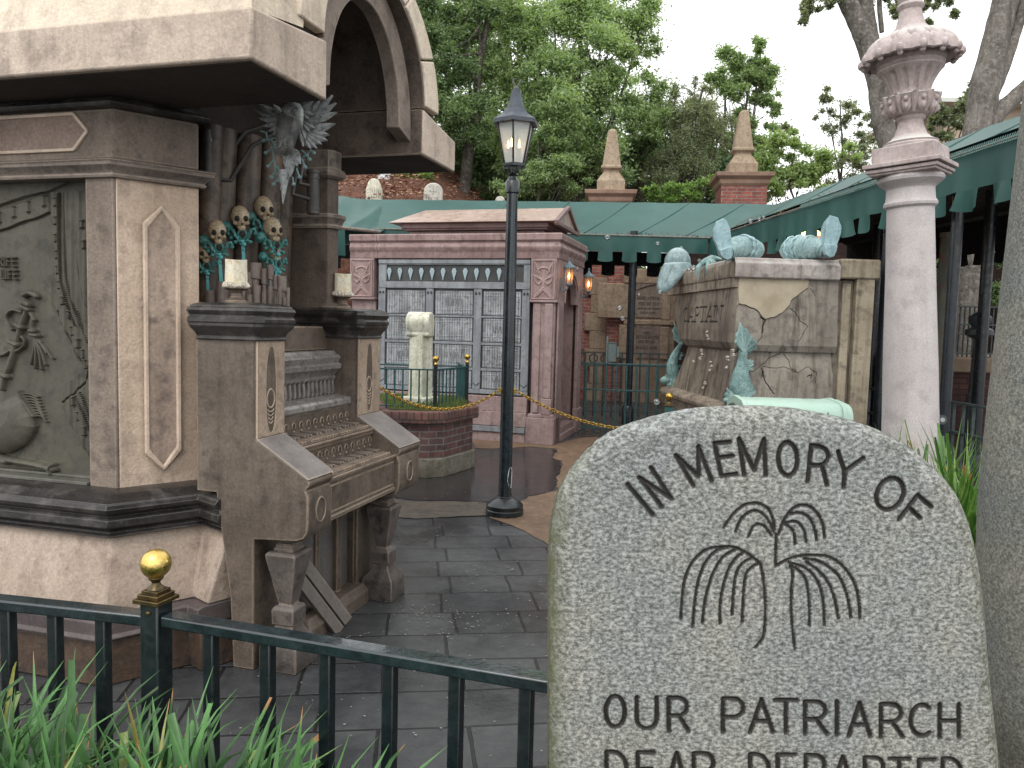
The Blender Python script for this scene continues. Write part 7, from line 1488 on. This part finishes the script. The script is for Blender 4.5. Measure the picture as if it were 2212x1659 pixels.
def tree(lb, x, Z, ybase, ytop, rx, blobs, N, size, mat, trunkw=.2, lean=0.0, name='tree', group='trees on and behind the hill', flat=.7, shape=.42, bark=None, branches=12, trunk=True, seed=1, zb=None):
    """blobs in picture measurements: (x, y, radius px, depth offset m)"""
    rnd = random.Random(seed); base = atY(x, ybase, Z); bz = zb if zb is not None else hz(base.x, Z) if Z > 15.4 else 0; f = empty(name, lb, 'tree', (base.x, Z, bz), 0, group); o0 = Vector((base.x, Z, bz))
    k_ = Z/1700; C_ = []
    for bx, by, br, dz in blobs:
        p = atY(bx, by, Z+dz)-o0; R0_ = br*k_; nsub = max(5, int((br/13)**1.6))
        for i in range(nsub):
            d = Vector((rnd.gauss(0,1), rnd.gauss(0,1), rnd.gauss(0,1))).normalized()*(R0_*rnd.random()**.4*.95); C_.append((p.x+d.x, p.y+d.y, p.z+d.z*.9, R0_*rnd.uniform(.22,.55)))
    C_ = np.array(C_); V, F = leaves_np(C_, int(N*2.3), size*.60, 1, flat, shape); npmesh('crown', V, F, mat, f, True)
    top = atY(x+lean, ytop, Z)-o0
    if trunk:
        m = MB(); n = 12; P = [Vector((0,0,-.5)).lerp(top, i/n)+Vector((rnd.uniform(-.08,.08),rnd.uniform(-.08,.08),0))*(i > 0) for i in range(n+1)]; m.tube(P, [trunkw*(1-.75*i/n) for i in range(n+1)], 10)
        for b_ in range(branches):
            i = rnd.randint(3, n); tgt = Vector(tuple(C_[rnd.randrange(len(C_))][:3])); a = P[i]; q = a.lerp(tgt, .5)+Vector((0,0,-.15*(tgt-a).length*rnd.random())); r0 = trunkw*(1-.75*i/n)*.5; m.tube([a, q, tgt], [r0, r0*.6, r0*.2], 6)
        build(m, 'trunk', bark or BARK, f, ang=80)
    return f
GA = leafmat('leaf_mid_green', (.135,.215,.105), (.42,.53,.30), .48); GB = leafmat('leaf_dark_green', (.07,.118,.056), (.23,.325,.17), .42); GC_ = leafmat('leaf_bright_green', (.10,.20,.045), (.36,.50,.20), .45); GO = leafmat('leaf_olive', (.12,.15,.095), (.34,.38,.26), .42); GS = leafmat('leaf_spring', (.16,.26,.08), (.46,.56,.30), .45)
tree('leaning dark tree behind the crypt roof at the left of the wood', 1005, 20, 330, -60, 0, [(950,60,75,0),(1000,20,70,1),(955,150,70,-.5),(930,230,60,0),(985,250,70,-1),(940,320,55,0),(1060,30,60,0),(1010,120,60,1),(905,10,60,1),(920,110,50,0)], 26000, .15, GB, .17, 60, seed=3)
tree('tall bright green tree standing right behind the street lamp', 1235, 20.6, 440, 10, 0, [(1110,60,80,0),(1200,30,85,0),(1300,30,80,0),(1380,70,70,.5),(1090,150,75,0),(1180,150,85,-.8),(1280,140,85,-.5),(1370,170,75,0),(1110,250,70,-.5),(1220,260,85,-1),(1320,270,80,-.5),(1400,260,50,0),(1190,350,75,-1),(1300,350,70,-.5),(1120,340,60,0),(1000,60,60,.5),(1380,10,60,.5)], 60000, .155, GA, .17, 20, branches=26, seed=5)
tree('bright low tree in front of the wood beside the lamp', 1160, 19.0, 440, 300, 0, [(1165,395,48,0),(1215,360,45,0),(1110,400,40,0),(1250,410,40,0),(1190,300,34,0),(1230,300,30,0)], 12000, .125, GA, .06, 10, seed=6)
tree('thin olive tree hung with grey moss left of the taller pillar', 1460, 21, 440, 190, 0, [(1430,200,45,0),(1480,260,55,0),(1520,300,55,0),(1450,330,55,0),(1500,380,50,0),(1420,400,50,0),(1530,230,45,0),(1560,290,40,0),(1490,180,26,0)], 15000, .12, GO, .11, 55, flat=1.4, shape=.3, seed=8, branches=24)
tree('clumpy pine-like tree with a rounded top behind the taller pillar', 1600, 23, 440, 130, 0, [(1600,130,48,0),(1640,160,45,0),(1590,180,45,0),(1660,210,38,0),(1620,235,35,.4),(1680,225,26,0),(1640,105,26,0),(1550,170,30,0),(1600,290,35,0),(1650,290,30,0)], 17000, .16, GA, .10, 20, seed=9, branches=16)
tree('grey-green filling tree between the olive tree and the white sky', 1560, 26, 440, 180, 0, [(1450,240,50,0),(1500,210,45,0),(1540,260,50,0),(1590,300,50,0),(1500,320,60,0),(1560,360,50,0),(1630,330,45,0),(1620,390,45,0),(1690,280,26,0),(1680,400,40,0)], 15000, .2, GO, .12, 10, seed=51, branches=14)
tree('bright yellow-green bushy tree right of the taller pillar', 1705, 19.2, 470, 330, 0, [(1680,330,42,0),(1720,370,45,0),(1660,380,42,0),(1750,340,40,0),(1790,350,36,0),(1700,300,32,0),(1650,420,36,0),(1760,390,40,0),(1830,330,32,0),(1640,340,25,0)], 15000, .15, GS, .06, 10, seed=10, branches=14)
tree('yellow-green shrub between the two brick pillars', 1480, 18.6, 460, 400, 0, [(1460,420,26,0),(1495,405,28,0),(1530,400,24,0),(1440,430,20,0),(1555,410,20,0),(1405,420,20,0)], 5000, .14, GC_, .04, 5, seed=11, branches=6)
tree('sparse pale tree against the white sky beside the pink urn', 1850, 22, 430, 215, 0, [(1790,215,30,0),(1830,235,36,0),(1870,260,34,0),(1810,275,32,0),(1860,320,42,0),(1840,380,50,0),(1890,330,34,0),(1780,245,24,0),(1800,330,34,0),(1900,390,34,0)], 6500, .13, GO, .06, -40, seed=12, branches=26)
tree('leafy creeper tree beside the tan building', 2050, 15.2, 400, 230, 0, [(2060,240,26,0),(2095,230,26,0),(2030,265,26,0),(2075,270,30,0),(2040,300,22,0),(2110,215,16,0),(2020,235,12,0),(2100,195,14,0)], 4200, .13, GO, .04, 5, seed=13, zb=.0)
def thicket():
    C_ = []; rnd = random.Random(77)
    for i in range(420):
        x = rnd.uniform(870, 1640); y = rnd.uniform(300+max(0, (x-1400)*.25), 455); Z = rnd.uniform(23, 31); p = atY(x, y, Z); C_.append((p.x, p.y, p.z, rnd.uniform(.4,1.1)))
    V, F = leaves_np(np.array(C_), 70000, .17, 1, .8, .45); npmesh('undergrowth', V, F, leafmat('undergrowth_leaf', (.04,.07,.035), (.15,.22,.12), .35), label='deep green undergrowth filling the wood behind the trees', kind='stuff')
thicket()
def wood(lb, blobs, N, Z, seed, mat=GB): return tree(lb, blobs[len(blobs)//2][0], Z, 440, 250, 0, blobs, N, .17, mat, .14, 10, seed=seed, branches=10)
wood('dark evergreen tree low in the shade of the wood, left', [(930,330,60,0),(980,370,55,0),(1040,350,60,0),(1010,290,55,0),(1060,410,45,0),(960,410,40,0)], 14000, 21.5, 21)
wood('dark evergreen tree low in the shade of the wood, behind the first pillar', [(1110,320,60,0),(1260,340,60,0),(1330,380,55,0),(1380,340,55,0),(1180,400,50,0),(1300,420,45,0)], 16000, 21.8, 22)
wood('dark evergreen tree far behind the olive tree', [(1400,330,55,0),(1440,270,45,0),(1490,330,55,0),(1550,370,50,0),(1610,370,45,0),(1440,400,45,0),(1530,420,40,0)], 13000, 25, 23)
wood('green shrub on the hill beside the headstones', [(870,380,22,0),(905,370,24,0),(850,395,14,0),(890,392,16,0)], 4200, 18.5, 24, GC_)
tree('tall background tree filling the top left of the wood', 1100, 27, 330, -100, 0, [(930,0,90,0),(1040,0,90,0),(1150,20,90,0),(1270,20,90,0),(960,110,80,0),(1060,120,90,0),(1160,130,80,0),(960,220,80,0),(1060,240,90,0),(1200,230,90,0),(1330,220,70,0),(1010,330,80,0),(1140,330,80,0),(1280,330,70,0),(1380,330,50,0)], 42000, .21, GA, .2, 0, seed=31, branches=20)
# hill trunk seen between the headstones
m = MB(); P = atY(857, 418, 19); z0_ = hz(P.x, 19); m.tube([(0,0,-.4),(.02,0,.3),(0,0,1.2),(.1,0,3.2),(.2,.1,6)], [.42,.30,.26,.23,.2], 16); ft = empty('tree', 'thick grey tree trunk rising from the mulch hill behind the headstones', 'tree', (P.x, 19, z0_), 0, 'trees on and behind the hill'); build(m, 'trunk', BARKO, ft)
# oaks at the upper right
def oak(lb, limbs, Z, blobs, N, seed):
    P0 = atY(*limbs[0][0][:2], Z); f = empty('oak_tree', lb, 'tree', (P0.x, Z, 0), 0, 'big oaks at the upper right'); o0 = Vector((P0.x, Z, 0)); m = MB()
    for i, L in enumerate(limbs):
        pts = []; rs = []
        if i == 0: pts.append(Vector((0,0,-.2))); rs.append(L[0][2]*Z/1700*1.25)
        for j in range(len(L)):
            x, y, w = L[j]; pts.append(atY(x, y, Z)-o0); rs.append(w*Z/1700)
        PP_ = []; RR_ = []
        for a in range(len(pts)-1):
            for t in range(6): PP_.append(pts[a].lerp(pts[a+1], t/6)); RR_.append((rs[a]+(rs[a+1]-rs[a])*t/6)*random.uniform(.96,1.05))
        PP_.append(pts[-1]); RR_.append(rs[-1]); m.tube(PP_, RR_, 16)
    build(m, 'trunk', BARKO, f, ang=80); k_ = Z/1700; C_ = []; rnd = random.Random(seed)
    for bx, by, br, dz in blobs:
        p = atY(bx, by, Z+dz)-o0
        for q in range(max(4, int(br/4))): d = Vector((rnd.gauss(0,1), rnd.gauss(0,1), rnd.gauss(0,1))).normalized()*br*k_*rnd.random()**.5; C_.append((p.x+d.x, p.y+d.y, p.z+d.z, br*k_*.3))
    V, F = leaves_np(np.array(C_), N*2, .058, 1, .8); npmesh('crown', V, F, GO, f, True)
oak('forked oak rising behind the pink urn', [[(1925,330,20),(1905,260,21),(1900,180,23),(1885,120,24),(1858,60,20),(1815,-30,17),(1790,-80,15)], [(1888,130,17),(1880,70,15),(1870,10,14),(1865,-60,12)], [(1905,70,5),(1900,20,5),(1898,-40,4)]], 14.0, [(1745,20,26,0),(1770,-5,30,0),(1800,10,22,0),(1735,45,14,0),(1900,-20,30,0),(1960,10,30,-.5),(2000,20,26,0),(2040,0,28,0),(1935,20,20,0),(2070,20,16,0),(2010,50,14,0)], 7000, 3)
oak('tall leaning oak right of the pink urn', [[(2110,290,27),(2125,200,30),(2150,90,26),(2180,-30,25),(2190,-90,24)], [(2130,230,16),(2165,150,14),(2185,90,13),(2205,30,12),(2230,-60,11)], [(2120,290,20),(2160,240,17),(2215,190,15),(2290,120,14)]], 12.5, [(2300,-60,40,0)], 600, 4)
# tan building far right
P = atY(2080, 270, 24); b5 = empty('tan_building', 'small tan building with pale eave half hidden behind the oak', 'building', (P.x, 24, 0)); zt_ = atY(2080, 222, 24).z; m = MB(); m.box(-.6,0,0,3.5,4,zt_-.1); build(m, 'wall', stone('tan_stucco', (.42,.33,.25), (.50,.40,.30), None, 2, .9), b5); m = MB(); m.box(-1.2,-.5,zt_-.12,3.8,4.3,zt_); build(m, 'eave', paint('pale_eave', (.55,.57,.52), None, .6), b5)
# shrubs beyond the walkway on the right, low wall plants
tree('dark shrubbery beyond the railing at far right', 2095, 12.6, 760, 560, 0, [(2070,620,40,0),(2110,580,40,0),(2095,660,35,0),(2130,640,40,0),(2060,560,40,0),(2150,560,40,0),(2020,600,45,0)], 9000, .08, GB, .03, 5, name='shrub', group='shrubs under the canopy', seed=41, zb=1.3)
tree('bright leaves seen between the tomb and the canopy post', 1893, 14.6, 640, 585, 0, [(1885,595,14,0),(1900,590,12,0),(1880,612,8,0)], 500, .12, GC_, .02, 2, name='shrub', group='shrubs under the canopy', seed=42, zb=2.3)
tree('green shrub over the back wall above the gate', 1390, 17.9, 640, 575, 0, [(1375,590,22,0),(1420,585,22,0),(1455,590,20,0),(1340,588,20,0)], 1500, .12, GC_, .03, 2, name='shrub', group='shrubs under the canopy', seed=43, zb=2.2)
# ================================================================ SOAP BUBBLES
def bubmat():
    m, nt, b = newmat('bubble_film'); b.inputs['Base Color'].default_value = (.9,.95,1,1); b.inputs['Roughness'].default_value = .02; b.inputs['Metallic'].default_value = 1.0
    lw = nd(nt, 'LayerWeight', Blend=.25); ge = nd(nt, 'NewGeometry'); sx = nd(nt, 'SeparateXYZ'); nt.links.new(ge.outputs['Normal'], sx.inputs[0])
    nt.links.new(ramp(nt, math_(nt, 'FRACT', math_(nt, 'MULTIPLY', sx.outputs[2], 1.7)), [(0, (1,.75,.5)), (.35, (.6,1,.8)), (.65, (.7,.7,1)), (1, (1,.65,.8))]), b.inputs['Base Color'])
    t = nd(nt, 'BsdfTransparent'); ms = nd(nt, 'MixShader'); nt.links.new(math_(nt, 'ADD', math_(nt, 'MULTIPLY', lw.outputs['Fresnel'], 1.6), .10), ms.inputs[0]); nt.links.new(t.outputs[0], ms.inputs[1]); nt.links.new(b.outputs[0], ms.inputs[2]); nt.links.new(ms.outputs[0], nt.nodes['Material Output'].inputs[0]); return m
BM = bubmat(); bt = CC(2200,750,1.659)
for x, y, r_, Z, lb in [(318,305,20,8.6,'soap bubble floating against the canopy valance, upper left'), (645,347,15,8.6,'soap bubble floating against the valance left of the hat'), (1252,200,16,8,'lowest of three soap bubbles against the right canopy roof'), (1310,190,13,8,'middle of three soap bubbles against the right canopy roof'), (1338,178,12,8,'highest of three soap bubbles against the right canopy roof'),
    (398,768,18,8.4,'soap bubble in front of the brick pier'), (418,836,17,8.4,'soap bubble below the one before the brick pier'), (524,682,11,8.4,'tiny soap bubble beside the canopy post'), (662,665,17,8.4,'soap bubble below the drooping hat brim'), (640,1382,24,7.0,'soap bubble beside the brass ball of the post'), (740,1130,10,8.0,'tiny soap bubble on the far fish'), (918,460,13,8.0,'soap bubble just above the tomb rim'), (880,505,18,8.1,'foamy soap bubble on the tomb rim beside the starfish'), (850,512,14,8.1,'foamy soap bubble on the tomb rim beside the hat')]:
    P = atY(*bt(x, y), Z); m = MB(); m.ball((0,0,0), r_/1.659*.5486*Z/1700, n=24, m=14); build(m, 'soap_bubble', BM, None, loc=P, label=lb, cat='bubble', group='soap bubbles around the tomb')

# small pale bits of grit washed over the wet paving
v = []; f = []
for cx_, cy_, n_, sp_ in [(1050,1230,60,.16),(960,1340,110,.22),(1000,1150,40,.3),(700,1370,50,.12),(1120,1280,40,.3),(900,1180,50,.3),(620,1560,30,.25),(1000,1450,40,.4),(1030,1080,25,.5)]:
    c_ = atZ(cx_, cy_, 0)
    for i in range(n_):
        x = c_.x+random.gauss(0, sp_); y = c_.y+random.gauss(0, sp_*.7); a = random.uniform(0,6.28); l_ = random.uniform(.0025,.007); o = len(v)
        v += [(x+l_*math.cos(a+k*1.57), y+l_*math.sin(a+k*1.57)*random.uniform(.5,1), .0065+.001*(k % 2)) for k in range(4)]; f.append((o,o+1,o+2,o+3))
npmesh('grit', np.array(v), np.array(f), paint('pale_grit', (.38,.38,.35), (.24,.22,.19), .7), label='small pale specks of grit on the wet paving', kind='stuff')
